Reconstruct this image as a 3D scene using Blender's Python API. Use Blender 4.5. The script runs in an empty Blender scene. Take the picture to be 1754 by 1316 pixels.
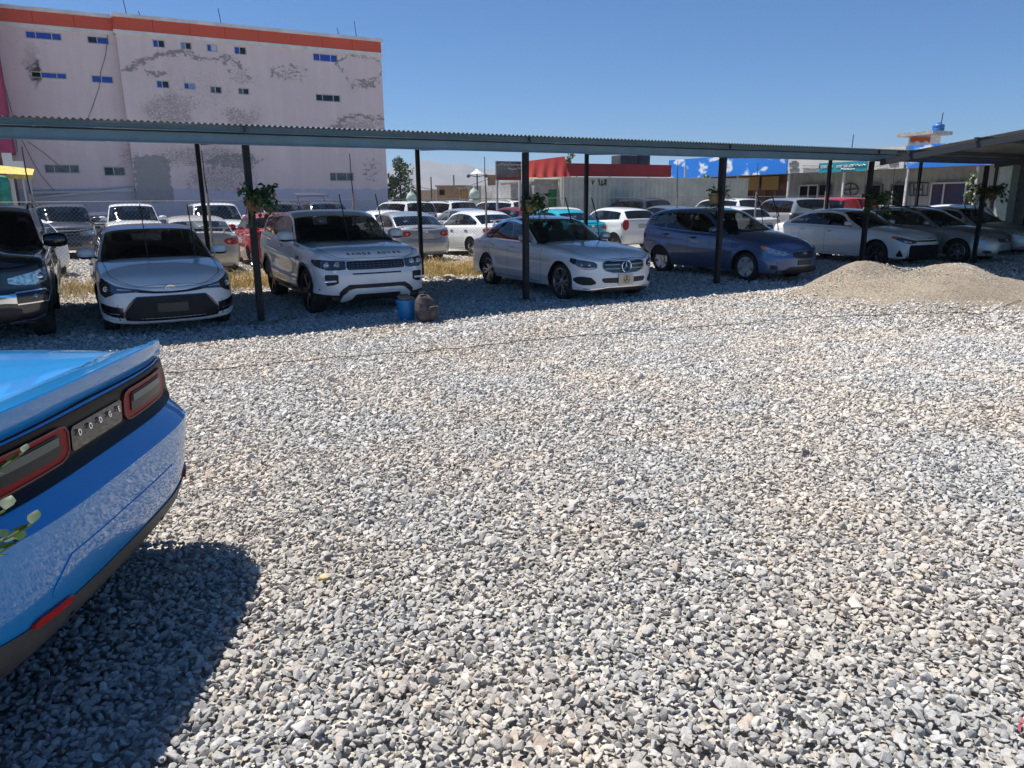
import bpy, bmesh, math, random
import numpy as np
from mathutils import Vector, Matrix
rad = math.radians
SC = bpy.context.scene
COL = SC.collection
# ------------------------------------------------------------------ camera
CAM_H = 1.75
cam_d = bpy.data.cameras.new('camera'); cam = bpy.data.objects.new('camera', cam_d); COL.objects.link(cam)
cam_d.sensor_fit = 'HORIZONTAL'; cam_d.sensor_width = 36.0; cam_d.lens = 36.0 * 1254.0 / 1754.0
cam_d.clip_start = 0.05; cam_d.clip_end = 30000
cam.matrix_world = Matrix.Translation((0, 0, CAM_H)) @ Matrix.Rotation(rad(90 - 14.088), 4, 'X') @ Matrix.Rotation(rad(-0.524), 4, 'Z')
SC.camera = cam
SC.view_settings.view_transform = 'Standard'; SC.view_settings.look = 'None'
SC.view_settings.exposure = 0.60; SC.view_settings.gamma = 1.0
# ------------------------------------------------------------------ sky and sun
SUN = Vector((-0.414, 0.184, 1.0)).normalized()        # towards the sun
SUN_EL = math.asin(SUN.z); SUN_AZ = math.atan2(SUN.x, SUN.y)
world = bpy.data.worlds.new('World'); SC.world = world; world.use_nodes = True
wn = world.node_tree.nodes; wl = world.node_tree.links
bg = wn['Background']; sky = wn.new('ShaderNodeTexSky'); sky.sky_type = 'NISHITA'
sky.sun_disc = False; sky.sun_elevation = SUN_EL; sky.sun_rotation = SUN_AZ
sky.altitude = 1800; sky.air_density = 1.0; sky.dust_density = 0.6; sky.ozone_density = 2.0
tint = wn.new('ShaderNodeMix'); tint.data_type = 'RGBA'; tint.blend_type = 'MULTIPLY'; tint.inputs['Factor'].default_value = 1.0; tint.inputs['B'].default_value = (0.35, 0.82, 1.24, 1)
wl.new(sky.outputs[0], tint.inputs['A']); wl.new(tint.outputs['Result'], bg.inputs[0]); bg.inputs[1].default_value = 0.059
sl = bpy.data.lights.new('sun', 'SUN'); sl.energy = 5.0; sl.angle = rad(0.53); sl.color = (1.0, 0.945, 0.865)
so = bpy.data.objects.new('sun', sl); COL.objects.link(so); so.rotation_euler = SUN.to_track_quat('Z', 'Y').to_euler()
# ------------------------------------------------------------------ yard frame: u runs along the carport, v away behind it
UA = rad(28.7); UX = Vector((math.cos(UA), math.sin(UA), 0)); VX = Vector((-math.sin(UA), math.cos(UA), 0)); OO = Vector((-3.73, 10.84, 0))
def Wp(u, v, z=0.0): return OO + UX * u + VX * v + Vector((0, 0, z))
random.seed(7); RS = np.random.RandomState(11)
# ------------------------------------------------------------------ materials
MATS = {}
def nmat(name):
    m = bpy.data.materials.new(name); m.use_nodes = True
    return m, m.node_tree.nodes, m.node_tree.links, m.node_tree.nodes['Principled BSDF']
def mat(name, col, rough=0.5, metal=0.0, coat=0.0, spec=0.5, var=0.0, vscale=6.0, bump=0.0, bscale=60.0, emit=None, trans=0.0, col2=None, dust=0.0):
    if name in MATS: return MATS[name]
    m, n, l, b = nmat(name)
    c = (*col, 1.0)
    b.inputs['Base Color'].default_value = c; b.inputs['Roughness'].default_value = rough; b.inputs['Metallic'].default_value = metal
    b.inputs['Coat Weight'].default_value = coat; b.inputs['Coat Roughness'].default_value = 0.03; b.inputs['Specular IOR Level'].default_value = spec
    if trans: b.inputs['Transmission Weight'].default_value = trans
    if emit: b.inputs['Emission Color'].default_value = (*emit, 1); b.inputs['Emission Strength'].default_value = 1.0
    tc = n.new('ShaderNodeTexCoord'); src = None
    if var > 0 or col2:
        t = n.new('ShaderNodeTexNoise'); t.inputs['Scale'].default_value = vscale; t.inputs['Detail'].default_value = 6
        l.new(tc.outputs['Object'], t.inputs['Vector'])
        r = n.new('ShaderNodeValToRGB'); r.color_ramp.elements[0].position = 0.35; r.color_ramp.elements[1].position = 0.65
        if col2: r.color_ramp.elements[0].color = (*col2, 1); r.color_ramp.elements[1].color = c
        else:
            r.color_ramp.elements[0].color = tuple([x * (1 - var) for x in col]) + (1,); r.color_ramp.elements[1].color = tuple([min(1, x * (1 + var)) for x in col]) + (1,)
        l.new(t.outputs['Fac'], r.inputs['Fac']); src = r.outputs['Color']
    if dust > 0:
        sp = n.new('ShaderNodeSeparateXYZ'); l.new(tc.outputs['Object'], sp.inputs[0])
        mr = n.new('ShaderNodeMapRange'); mr.inputs[1].default_value = 0.75; mr.inputs[2].default_value = 0.12; mr.inputs[3].default_value = 0.0; mr.inputs[4].default_value = 1.0
        l.new(sp.outputs['Z'], mr.inputs[0])
        t2 = n.new('ShaderNodeTexNoise'); t2.inputs['Scale'].default_value = 9; t2.inputs['Detail'].default_value = 8; l.new(tc.outputs['Object'], t2.inputs['Vector'])
        mu = n.new('ShaderNodeMath'); mu.operation = 'MULTIPLY_ADD'; mu.inputs[1].default_value = 0.75; mu.inputs[2].default_value = 0.12
        l.new(mr.outputs[0], mu.inputs[0])
        m2 = n.new('ShaderNodeMath'); m2.operation = 'MULTIPLY'; l.new(mu.outputs[0], m2.inputs[0]); l.new(t2.outputs['Fac'], m2.inputs[1])
        m3 = n.new('ShaderNodeMath'); m3.operation = 'MULTIPLY'; m3.inputs[1].default_value = dust; m3.use_clamp = True; l.new(m2.outputs[0], m3.inputs[0])
        mx = n.new('ShaderNodeMix'); mx.data_type = 'RGBA'; l.new(m3.outputs[0], mx.inputs['Factor'])
        if src: l.new(src, mx.inputs['A'])
        else: mx.inputs['A'].default_value = c
        mx.inputs['B'].default_value = (0.34, 0.29, 0.23, 1); src = mx.outputs['Result']
        ad = n.new('ShaderNodeMath'); ad.operation = 'MULTIPLY_ADD'; ad.inputs[1].default_value = 0.6; ad.inputs[2].default_value = rough; l.new(m3.outputs[0], ad.inputs[0]); l.new(ad.outputs[0], b.inputs['Roughness'])
        cw = n.new('ShaderNodeMath'); cw.operation = 'MULTIPLY_ADD'; cw.inputs[1].default_value = -coat; cw.inputs[2].default_value = coat; l.new(m3.outputs[0], cw.inputs[0]); l.new(cw.outputs[0], b.inputs['Coat Weight'])
    if src: l.new(src, b.inputs['Base Color'])
    if bump > 0:
        t = n.new('ShaderNodeTexNoise'); t.inputs['Scale'].default_value = bscale; t.inputs['Detail'].default_value = 5; l.new(tc.outputs['Object'], t.inputs['Vector'])
        bp = n.new('ShaderNodeBump'); bp.inputs['Strength'].default_value = bump; bp.inputs['Distance'].default_value = 0.02; l.new(t.outputs['Fac'], bp.inputs['Height']); l.new(bp.outputs[0], b.inputs['Normal'])
    MATS[name] = m
    return m
def paint(name, col, metal=0.0, rough=0.32, dust=0.18): return mat(name, col, rough=rough, metal=metal, coat=1.0, dust=dust)
def glass(name, tint, alpha=0.6):
    if name in MATS: return MATS[name]
    m = bpy.data.materials.new(name); m.use_nodes = True; n = m.node_tree.nodes; l = m.node_tree.links; n.clear()
    o = n.new('ShaderNodeOutputMaterial'); tr = n.new('ShaderNodeBsdfTransparent'); tr.inputs[0].default_value = (*tint, 1)
    gl = n.new('ShaderNodeBsdfGlossy'); gl.inputs['Roughness'].default_value = 0.02; gl.inputs['Color'].default_value = (1, 1, 1, 1)
    df = n.new('ShaderNodeBsdfDiffuse'); df.inputs[0].default_value = (0.02, 0.022, 0.025, 1)
    m1 = n.new('ShaderNodeMixShader'); m1.inputs[0].default_value = 1 - alpha
    fr = n.new('ShaderNodeFresnel'); fr.inputs[0].default_value = 1.5
    geo = n.new('ShaderNodeNewGeometry')
    # equal reflection from both faces
    mm = n.new('ShaderNodeMath'); mm.operation = 'MULTIPLY_ADD'; mm.inputs[1].default_value = -0.83333; mm.inputs[2].default_value = 1.5; l.new(geo.outputs['Backfacing'], mm.inputs[0]); l.new(mm.outputs[0], fr.inputs[0])
    m2 = n.new('ShaderNodeMixShader'); l.new(fr.outputs[0], m2.inputs[0]); l.new(tr.outputs[0], m1.inputs[1]); l.new(df.outputs[0], m1.inputs[2])
    l.new(m1.outputs[0], m2.inputs[1]); l.new(gl.outputs[0], m2.inputs[2]); l.new(m2.outputs[0], o.inputs[0])
    MATS[name] = m; return m
BLACK = lambda: mat('black_plastic', (0.012, 0.012, 0.014), rough=0.5, dust=0.08)
GBLACK = lambda: mat('gloss_black', (0.01, 0.01, 0.011), rough=0.12, coat=0.6)
RUBBER = lambda: mat('tyre_rubber', (0.02, 0.02, 0.02), rough=0.85, col2=(0.045, 0.04, 0.035), vscale=10)
CHROME = lambda: mat('chrome', (0.75, 0.76, 0.78), rough=0.12, metal=1.0)
ALLOY = lambda: mat('alloy', (0.42, 0.43, 0.45), rough=0.32, metal=0.9)
ALLOYD = lambda: mat('dark_alloy', (0.03, 0.03, 0.032), rough=0.3, metal=0.6)
REDL = lambda: mat('red_lens', (0.36, 0.006, 0.008), rough=0.15, coat=.5)
AMBL = lambda: mat('amber_lens', (0.75, 0.16, 0.01), rough=0.15, coat=1.0)
CLRL = lambda: mat('clear_lens', (0.42, 0.45, 0.48), rough=0.08, metal=0.6, coat=1.0, var=0.5, vscale=25)
DRKL = lambda: mat('dark_lens', (0.035, 0.037, 0.042), rough=0.08, coat=1.0, spec=0.8)
LEDM = lambda: mat('white_lens', (0.75, 0.78, 0.8), rough=0.1, coat=1.0)
CABIN = lambda: mat('cabin_trim', (0.028, 0.028, 0.03), rough=0.8)
CABINL = lambda: mat('cabin_trim_light', (0.3, 0.27, 0.22), rough=0.85)
GLASSD = lambda: glass('dark_window_glass', (0.10, 0.11, 0.12), 0.85)
GLASSM = lambda: glass('window_glass', (0.42, 0.46, 0.46), 0.94)
GLASSL = lambda: glass('clear_window_glass', (0.7, 0.75, 0.74), 0.98)
# ------------------------------------------------------------------ mesh helpers
def link(o, parent=None):
    COL.objects.link(o)
    if parent is not None: o.parent = parent
    return o
def mk(name, v, f, mats, parent=None, smooth=True, fm=None, angle=None):
    me = bpy.data.meshes.new(name); me.from_pydata([tuple(map(float, p)) for p in v], [], [tuple(map(int, q)) for q in f])
    if not isinstance(mats, (list, tuple)): mats = [mats]
    for m in mats: me.materials.append(m)
    if fm is not None: me.polygons.foreach_set('material_index', [int(x) for x in fm])
    if smooth:
        me.polygons.foreach_set('use_smooth', [True] * len(me.polygons))
        if angle: me.set_sharp_from_angle(angle=rad(angle))
    me.update()
    return link(bpy.data.objects.new(name, me), parent)
def empty(name, loc, rz=0.0, label=None, cat=None, group=None):
    o = bpy.data.objects.new(name, None); o.empty_display_size = 0.3; o.location = loc; o.rotation_euler = (0, 0, rz); COL.objects.link(o)
    if label: tag(o, label, cat, group)
    return o
def tag(o, label=None, cat=None, group=None, kind=None):
    if label: o['label'] = label
    if cat: o['category'] = cat
    if group: o['group'] = group
    if kind: o['kind'] = kind
    return o
class MB:
    def __init__(s): s.v = []; s.f = []; s.m = []
    def add(s, v, f, mi=0):
        b = len(s.v); s.v += [tuple(p) for p in v]; s.f += [tuple(i + b for i in q) for q in f]; s.m += [mi] * len(f); return s
    def box(s, c, d, mi=0, rot=None, taper=1.0):
        P = []
        for z in (-1, 1):
            k = taper if z > 0 else 1.0
            for x, y in ((-1, -1), (1, -1), (1, 1), (-1, 1)):
                p = Vector((x * d[0] / 2 * k, y * d[1] / 2 * k, z * d[2] / 2))
                if rot is not None: p = rot @ p
                P.append(p + Vector(c))
        return s.add(P, [(3, 2, 1, 0), (4, 5, 6, 7), (0, 1, 5, 4), (1, 2, 6, 5), (2, 3, 7, 6), (3, 0, 4, 7)], mi)
    def rbox(s, c, d, r=0.02, mi=0, rot=None, seg=2):
        bm = bmesh.new(); bmesh.ops.create_cube(bm, size=1.0)
        for v in bm.verts: v.co = Vector((v.co.x * d[0], v.co.y * d[1], v.co.z * d[2]))
        bmesh.ops.bevel(bm, geom=bm.edges[:], offset=min(r, min(d) * 0.49), segments=seg, affect='EDGES', profile=0.5)
        bm.verts.index_update(); P = []
        for v in bm.verts:
            p = v.co.copy()
            if rot is not None: p = rot @ p
            P.append(p + Vector(c))
        s.add(P, [tuple(v.index for v in f.verts) for f in bm.faces], mi); bm.free(); return s
    def bar(s, a, b, w, h=None, mi=0, n=4, up=None):
        a = Vector(a); b = Vector(b); h = h or w; d = (b - a).normalized(); up = Vector(up) if up else (Vector((0, 0, 1)) if abs(d.z) < 0.95 else Vector((0, 1, 0)))
        x = d.cross(up).normalized(); y = x.cross(d).normalized(); P = []
        for q in (a, b):
            for i in range(n):
                t = 2 * math.pi * (i + 0.5) / n; k = (1 / math.cos(math.pi / 4) if n == 4 else 1)
                P.append(q + x * math.cos(t) * w / 2 * k + y * math.sin(t) * h / 2 * k)
        F = [(i, (i + 1) % n, n + (i + 1) % n, n + i) for i in range(n)] + [tuple(range(n))[::-1], tuple(range(n, 2 * n))]
        return s.add(P, F, mi)
    def tube(s, pts, r, n=6, mi=0):
        pts = [Vector(p) for p in pts]; rs = r if isinstance(r, (list, tuple)) else [r] * len(pts); P = []; F = []
        for i, p in enumerate(pts):
            d = (pts[min(i + 1, len(pts) - 1)] - pts[max(i - 1, 0)]).normalized(); up = Vector((0, 0, 1)) if abs(d.z) < 0.9 else Vector((1, 0, 0))
            x = d.cross(up).normalized(); y = x.cross(d)
            for j in range(n):
                t = 2 * math.pi * j / n; P.append(p + (x * math.cos(t) + y * math.sin(t)) * rs[i])
        for i in range(len(pts) - 1):
            for j in range(n): F.append((i * n + j, i * n + (j + 1) % n, (i + 1) * n + (j + 1) % n, (i + 1) * n + j))
        F += [tuple(range(n))[::-1], tuple(range((len(pts) - 1) * n, len(pts) * n))]
        return s.add(P, F, mi)
    def lathe(s, prof, n=32, axis='y', c=(0, 0, 0), mi=0, close=False):   # prof: (radius, along)
        P = []; F = []; m = len(prof)
        for j in range(n):
            t = 2 * math.pi * j / n; ct, st = math.cos(t), math.sin(t)
            for r, h in prof:
                p = (r * ct, h, r * st) if axis == 'y' else ((r * ct, r * st, h) if axis == 'z' else (h, r * ct, r * st))
                P.append((p[0] + c[0], p[1] + c[1], p[2] + c[2]))
        for j in range(n):
            k = (j + 1) % n
            for i in range(m if close else m - 1): F.append((j * m + i, j * m + (i + 1) % m, k * m + (i + 1) % m, k * m + i))
        return s.add(P, F, mi)
    def prism(s, poly, o, ex, ey, en, depth, mi=0):   # polygon in plane (o,ex,ey), extruded along en
        n = len(poly); o = Vector(o); ex = Vector(ex); ey = Vector(ey); en = Vector(en)
        A = [o + ex * a + ey * b for a, b in poly]; B = [p + en * depth for p in A]
        return s.add(A + B, [tuple(range(n))[::-1], tuple(range(n, 2 * n))] + [(i, (i + 1) % n, n + (i + 1) % n, n + i) for i in range(n)], mi)
    def sphere(s, c, r, seg=12, ring=8, mi=0, sc=(1, 1, 1)):
        P = [];F = []
        for i in range(ring + 1):
            t = math.pi * i / ring
            for j in range(seg):
                q = 2 * math.pi * j / seg; P.append((c[0] + r * sc[0] * math.sin(t) * math.cos(q), c[1] + r * sc[1] * math.sin(t) * math.sin(q), c[2] + r * sc[2] * math.cos(t)))
        for i in range(ring):
            for j in range(seg): F.append((i * seg + j, (i + 1) * seg + j, (i + 1) * seg + (j + 1) % seg, i * seg + (j + 1) % seg))
        return s.add(P, F, mi)
    def build(s, name, mats, parent=None, smooth=False, angle=35):
        return mk(name, s.v, s.f, mats, parent, smooth, s.m, angle if smooth else None)
def text_mesh(name, body, size, m, parent, M, depth=0.004, bold=0.0, align='CENTER', space=1.0):
    c = bpy.data.curves.new(name, 'FONT'); c.body = body; c.size = size; c.extrude = depth; c.offset = bold; c.align_x = align; c.align_y = 'CENTER'; c.space_character = space; c.resolution_u = 3
    t = bpy.data.objects.new(name, c); COL.objects.link(t); bpy.context.view_layer.update()
    me = bpy.data.meshes.new_from_object(t.evaluated_get(bpy.context.evaluated_depsgraph_get())); COL.objects.unlink(t); bpy.data.objects.remove(t)
    me.name = name; me.materials.clear(); me.materials.append(m)
    me.transform(M); o = bpy.data.objects.new(name, me); return link(o, parent)
def pchip(xs, ys):
    xs = np.asarray(xs, float); ys = np.asarray(ys, float)
    if xs[0] > xs[-1]: xs = xs[::-1]; ys = ys[::-1]
    h = np.diff(xs); d = np.diff(ys) / h; m = np.zeros(len(xs))
    if len(xs) > 2:
        for i in range(1, len(xs) - 1):
            if d[i - 1] * d[i] > 0:
                w1 = 2 * h[i] + h[i - 1]; w2 = h[i] + 2 * h[i - 1]; m[i] = (w1 + w2) / (w1 / d[i - 1] + w2 / d[i])
    m[0] = d[0]; m[-1] = d[-1]
    def f(x):
        x = np.clip(np.asarray(x, float), xs[0], xs[-1]); i = np.clip(np.searchsorted(xs, x) - 1, 0, len(xs) - 2)
        t = (x - xs[i]) / h[i]; t2 = t * t; t3 = t2 * t
        return ys[i] * (2 * t3 - 3 * t2 + 1) + m[i] * h[i] * (t3 - 2 * t2 + t) + ys[i + 1] * (-2 * t3 + 3 * t2) + m[i + 1] * h[i] * (t3 - t2)
    return f
def lin(pts):
    p = sorted(pts); xs = [a for a, _ in p]; ys = [b for _, b in p]
    return lambda x: np.interp(x, xs, ys)
# ------------------------------------------------------------------ car builder
# car frame: x forward (nose at x=0, tail at x=-L), y left, z up; the Empty stands on the ground under the middle
class Car:
    def __init__(s, sp, loc, heading, label, cat='car', name='parked_car', group=None, q=1.0):
        s.sp = sp; s.q = q; L = sp['L']; W = sp['W']; s.L = L; s.W = W
        fwd = Vector((math.cos(heading), math.sin(heading), 0))
        s.root = empty(name, Vector((loc[0], loc[1], 0)) - fwd * (L / 2), heading, label, cat, group)
        s.root.location.z = sp.get('lift', 0.0)
        s.ox = L / 2
        # plan outline of one half
        bf = sp.get('bf', .55); br = sp.get('br', .45); pf = sp.get('pf', 2.5); pr = sp.get('pr', 2.6)
        wf = W / 2 * sp.get('wf', .96); wr = W / 2 * sp.get('wr', .95); P = []
        for t in np.linspace(0, 1, 60):
            th = t * math.pi / 2; P.append((-bf * (1 - max(math.cos(th), 0) ** (2 / pf)), wf * math.sin(th) ** (2 / pf) if t > 0 else 0))
        for t in np.linspace(0, 1, 80)[1:-1]:
            x = -bf - (L - bf - br) * t; k = wf + (W / 2 - wf) * min(1, math.sin(min(t / .35, 1) * math.pi / 2)) if t < .5 else wr + (W / 2 - wr) * min(1, math.sin(min((1 - t) / .35, 1) * math.pi / 2))
            P.append((x, k))
        for t in np.linspace(1, 0, 60):
            th = t * math.pi / 2; P.append((-L + br * (1 - max(math.cos(th), 0) ** (2 / pr)), wr * math.sin(th) ** (2 / pr) if t > 0 else 0))
        P = np.array(P); keep = [0]
        for i in range(1, len(P)):
            if np.hypot(*(P[i] - P[keep[-1]])) > 1e-5: keep.append(i)
        P = P[keep]; c = np.r_[0, np.cumsum(np.hypot(*np.diff(P, axis=0).T))]; s.A = c[-1]
        s.ag = np.linspace(0, s.A, 700); s.px = np.interp(s.ag, c, P[:, 0]); s.py = np.interp(s.ag, c, P[:, 1])
        k = np.ones(15) / 15; pad = lambda a, sg: np.convolve(np.r_[(sg * a[1:8])[::-1], a, (sg * a[-8:-1])[::-1]], k, 'valid')
        s.px = pad(s.px, 1); s.py = pad(s.py, -1); s.py[0] = 0; s.py[-1] = 0
        s.px -= s.px[0]; s.px *= L / -s.px[-1]
        tx = np.gradient(s.px, s.ag); ty = np.gradient(s.py, s.ag); ln = np.hypot(tx, ty); s.nx = ty / ln; s.ny = -tx / ln
        s.zr = pchip([a for a, _ in sp['rim']], [b for _, b in sp['rim']])
        s.zc = pchip([a for a, _ in sp['top']], [b for _, b in sp['top']])
        s.Fi = lin(sp['nose']); s.Ri = lin(sp['tail']); s.Si = lin(sp['side'])
        s.rr = sp.get('round', .045); s.sill = pchip([a for a, _ in sp['sill']], [b for _, b in sp['sill']])
        s.axf, s.axr = sp['axles']; s.R = sp['R']; s.Ra = s.R + sp.get('archgap', .045); s.af = sp.get('flare', .012)
        s.body_m = sp['paint']
    def aofx(s, x): return np.interp(-x, -s.px, s.ag)
    def S(s, a, z, off=0.0):
        a = np.asarray(a, float); z = np.asarray(z, float); sg = np.where(a < 0, -1.0, 1.0); a = np.abs(a)
        x = np.interp(a, s.ag, s.px); y = np.interp(a, s.ag, s.py); nx = np.interp(a, s.ag, s.nx); ny = np.interp(a, s.ag, s.ny)
        zr = s.zr(x); fr = np.clip(nx, 0, 1) ** 2; re = np.clip(-nx, 0, 1) ** 2; si = np.clip(1 - fr - re, 0, 1)
        d = fr * s.Fi(z) + re * s.Ri(z) + si * s.Si(z - zr)
        t = np.clip((z - (zr - s.rr)) / s.rr, 0, 1); d = d + s.rr * (1 - np.sqrt(np.clip(1 - t * t * .98, 0, 1)))
        if s.af:
            for xa in (s.axf, s.axr):
                dist = np.hypot(x - xa, z - s.R); d = d - si * s.af * np.exp(-((dist - s.Ra) / .06) ** 2) * (z > s.R * .3)
        d = d - off
        return np.stack([x - nx * d + s.ox, (y - ny * d) * sg, z], -1)
    def zlow(s, x):
        z = s.sill(x)
        for xa in (s.axf, s.axr):
            dx = np.abs(x - xa); z = np.where(dx < s.Ra, np.maximum(z, s.R + np.sqrt(np.clip(s.Ra ** 2 - dx ** 2, 0, None))), z)
        return z
    def rim(s, a): return s.S(a, s.zr(np.interp(np.abs(a), s.ag, s.px)))
    def build(s):
        sp = s.sp; q = s.q; V = []; F = []; M = []
        # wall columns
        cols = list(np.linspace(0, s.A, int(90 * q)))
        for xa in (s.axf, s.axr):
            for t in np.linspace(-1, 1, int(22 * q)): cols.append(float(s.aofx(xa + s.Ra * math.sin(t * math.pi / 2) * .9999)))
            for e in (-1, 1): cols.append(float(s.aofx(xa + e * (s.Ra + .0006)))) ; cols.append(float(s.aofx(xa + e * (s.Ra + .06))))
        cols = np.array(sorted(set(cols))); X = np.interp(cols, s.ag, s.px); ZL = s.zlow(X)
        nr = int(18 * q); fr = np.r_[np.linspace(0, .9, nr), np.array([.93, .955, .975, .99, 1.0])]
        zr = s.zr(X); Z = ZL[:, None] + (zr - ZL)[:, None] * fr[None, :]
        # keep the upper rows inside the rounded shoulder
        A2 = np.repeat(cols[:, None], len(fr), 1); G = s.S(A2, Z)
        nc, nrr = len(cols), len(fr)
        def grid(G, flip, mi=0, cond=None):
            b = len(V); n0, n1 = G.shape[:2]; V.extend(G.reshape(-1, 3).tolist())
            for i in range(n0 - 1):
                for j in range(n1 - 1):
                    m_ = mi if cond is None else cond(i, j)
                    if m_ is None: continue
                    f = (b + i * n1 + j, b + i * n1 + j + 1, b + (i + 1) * n1 + j + 1, b + (i + 1) * n1 + j)
                    F.append(f if not flip else f[::-1]); M.append(m_)
        mir = lambda G: G * np.array([1, -1, 1])
        low = sp.get('lower_black')
        cb = None
        if low is not None:
            def cb(i, j): return 1 if (Z[i, j] + Z[i, j + 1]) / 2 < low(X[i]) else 0
        grid(G, True, 0, cb); grid(mir(G), False, 0, cb)
        # arch liners and underbody (black)
        lin_v = []; lin_f = []
        for xa in (s.axf, s.axr):
            th = np.linspace(0, math.pi, 19)
            for sg in (1, -1):
                b = len(lin_v); yo = float(np.interp(s.aofx(xa), s.ag, s.py))
                for t in th:
                    x = xa + s.Ra * math.cos(t); z = s.R + s.Ra * math.sin(t)
                    p = s.S(s.aofx(x), max(z, s.R)); ye = p[1] - .004
                    lin_v += [(p[0] if abs(x - xa) < s.Ra * .97 else x + s.ox, ye * sg, z + .002), (x + s.ox, (yo - .42) * sg, z)]
                for i in range(18): lin_f.append((b + 2 * i, b + 2 * i + 1, b + 2 * i + 3, b + 2 * i + 2))
                lin_f.append(tuple(b + 2 * i + 1 for i in range(19)))
        ub = MB(); ub.add(lin_v, lin_f)
        g0 = sp.get('clear', .19)
        for (x0, x1) in ((-.18, s.axf + s.Ra), (s.axf - s.Ra, s.axr + s.Ra), (s.axr - s.Ra, -s.L + .16)):
            if x0 - x1 > .05:
                w0 = float(np.interp(s.aofx(x0), s.ag, s.py)); ub.box(((x0 + x1) / 2 + s.ox, 0, (g0 + .42) / 2 + .02), (x0 - x1, (s.W - .22) if abs((x0 + x1) / 2 + s.L / 2) < s.L * .3 else s.W * .74, .42 - g0))
        ub.box(((s.axf + s.axr) / 2 + s.ox, 0, .42), (s.axf - s.axr + 2 * s.Ra, s.W - .95, .2))
        ub.build('underbody', [BLACK()], s.root)
        # greenhouse curves
        kn = sp['gh']; T = np.arange(len(kn), dtype=float)
        xc = pchip(T, [k[0] for k in kn]); zc = pchip(T, [k[1] for k in kn]); xe = pchip(T, [k[2] for k in kn])
        zev = [(k[3] if k[3] is not None else float(s.zr(k[2])) + .004) for k in kn]; ze = pchip(T, zev)
        tum = sp.get('tumble', .36)
        ryb = lambda x: s.rim(s.aofx(x))[..., 1]
        ye = lambda t: ryb(xe(t)) - sp.get('ghin', .01) - np.maximum(ze(t) - s.zr(xe(t)), 0) * tum - sp.get('tum2', .1) * np.maximum(ze(t) - s.zr(xe(t)), 0) ** 2
        s.gh = (xc, zc, xe, ze, ye); tN = len(kn) - 1
        wins = sp['windows']; td = np.linspace(0, tN, 2000); xed = xe(td)
        tofx = lambda x: float(np.interp(-x, -xed, td)); s.tofx = tofx
        ts = list(np.linspace(0, tN, int(46 * q)))
        for a, b in wins: ts += [tofx(a), tofx(b)]
        w0, w1 = sp['ws']; r0, r1 = sp['rs']
        ts += [w0, w1, r0, r1]
        ts = np.array(sorted(set(np.round(ts, 4))))
        # top strip: windshield, roof, rear window
        Y = ye(ts); mw = np.clip(.055 / np.maximum(Y, .1), .03, .2)
        ks0 = np.r_[np.linspace(0, 1, 9)[:-1]]
        K = np.stack([np.r_[ks0 * (1 - m_), 1 - m_, 1 - m_ * .45, 1.0] for m_ in mw])
        XC, ZC, XE, ZE = xc(ts), zc(ts), xe(ts), ze(ts)
        G = np.stack([XC[:, None] + (XE - XC)[:, None] * K ** 2 + s.ox, Y[:, None] * K, ZC[:, None] + (ZE - ZC)[:, None] * (0.55 * K ** 2.2 + 0.45 * K ** 9)], -1)
        nk = K.shape[1]; glass_sets = {'windshield': [], 'rear_window': []}
        def cond(i, j):
            tm = (ts[i] + ts[i + 1]) / 2
            if w0 < tm < w1: return None if j < nk - 3 else (2 if j < nk - 2 or sp.get('black_a') else 0)
            if r0 < tm < r1: return None if j < nk - 3 else (2 if j < nk - 2 and sp.get('rframe', True) else 0)
            if tm < w0: return 2
            return 3 if (sp.get('roof_glass') and w1 + sp['roof_glass'][0] < tm < w1 + sp['roof_glass'][1] and j < nk - 2) or sp.get('roof_black') and w1 < tm < r0 else 0
        grid(G, False, 0, cond); grid(mir(G), True, 0, cond)
        for nm, a, b in (('windshield', w0, w1), ('rear_window', r0, r1)):
            if a >= b: continue
            ids = [i for i in range(len(ts)) if a - 1e-6 <= ts[i] <= b + 1e-6]
            H = G[ids][:, :nk - 2]; Hm = mir(H)[:, ::-1][:, :-1]; H2 = np.concatenate([Hm, H], 1); n0, n1 = H2.shape[:2]
            ff = [(i * n1 + j, i * n1 + j + 1, (i + 1) * n1 + j + 1, (i + 1) * n1 + j) for i in range(n0 - 1) for j in range(n1 - 1)]
            mk(nm, H2.reshape(-1, 3), ff, sp.get('glass_f', GLASSM()) if nm == 'windshield' else sp.get('glass_r', GLASSM()), s.root)
        s.G = G; s.ts = ts
        # side panels
        XB = XE; AB = s.aofx(XB); RB = s.rim(AB); hgt = np.maximum(ZE - RB[:, 2], 0)
        mb_ = sp.get('beltm', .028); mt = sp.get('topm', .05)
        fr = np.stack([np.r_[0, np.linspace(min(mb_ / max(h, 1e-4), .45), 1 - min(mt / max(h, 1e-4), .45), 6), 1.0] for h in hgt])
        E = G[:, -1]; B = RB.copy(); B[:, 0] = E[:, 0]
        bow = sp.get('bow', .012) * np.sin(np.pi * fr) * np.clip(hgt / .3, 0, 1)[:, None]
        P = B[:, None, :] + (E - B)[:, None, :] * fr[..., None]; P[..., 1] += bow
        nf = fr.shape[1]; hm = sp.get('minh', .11)
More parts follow.
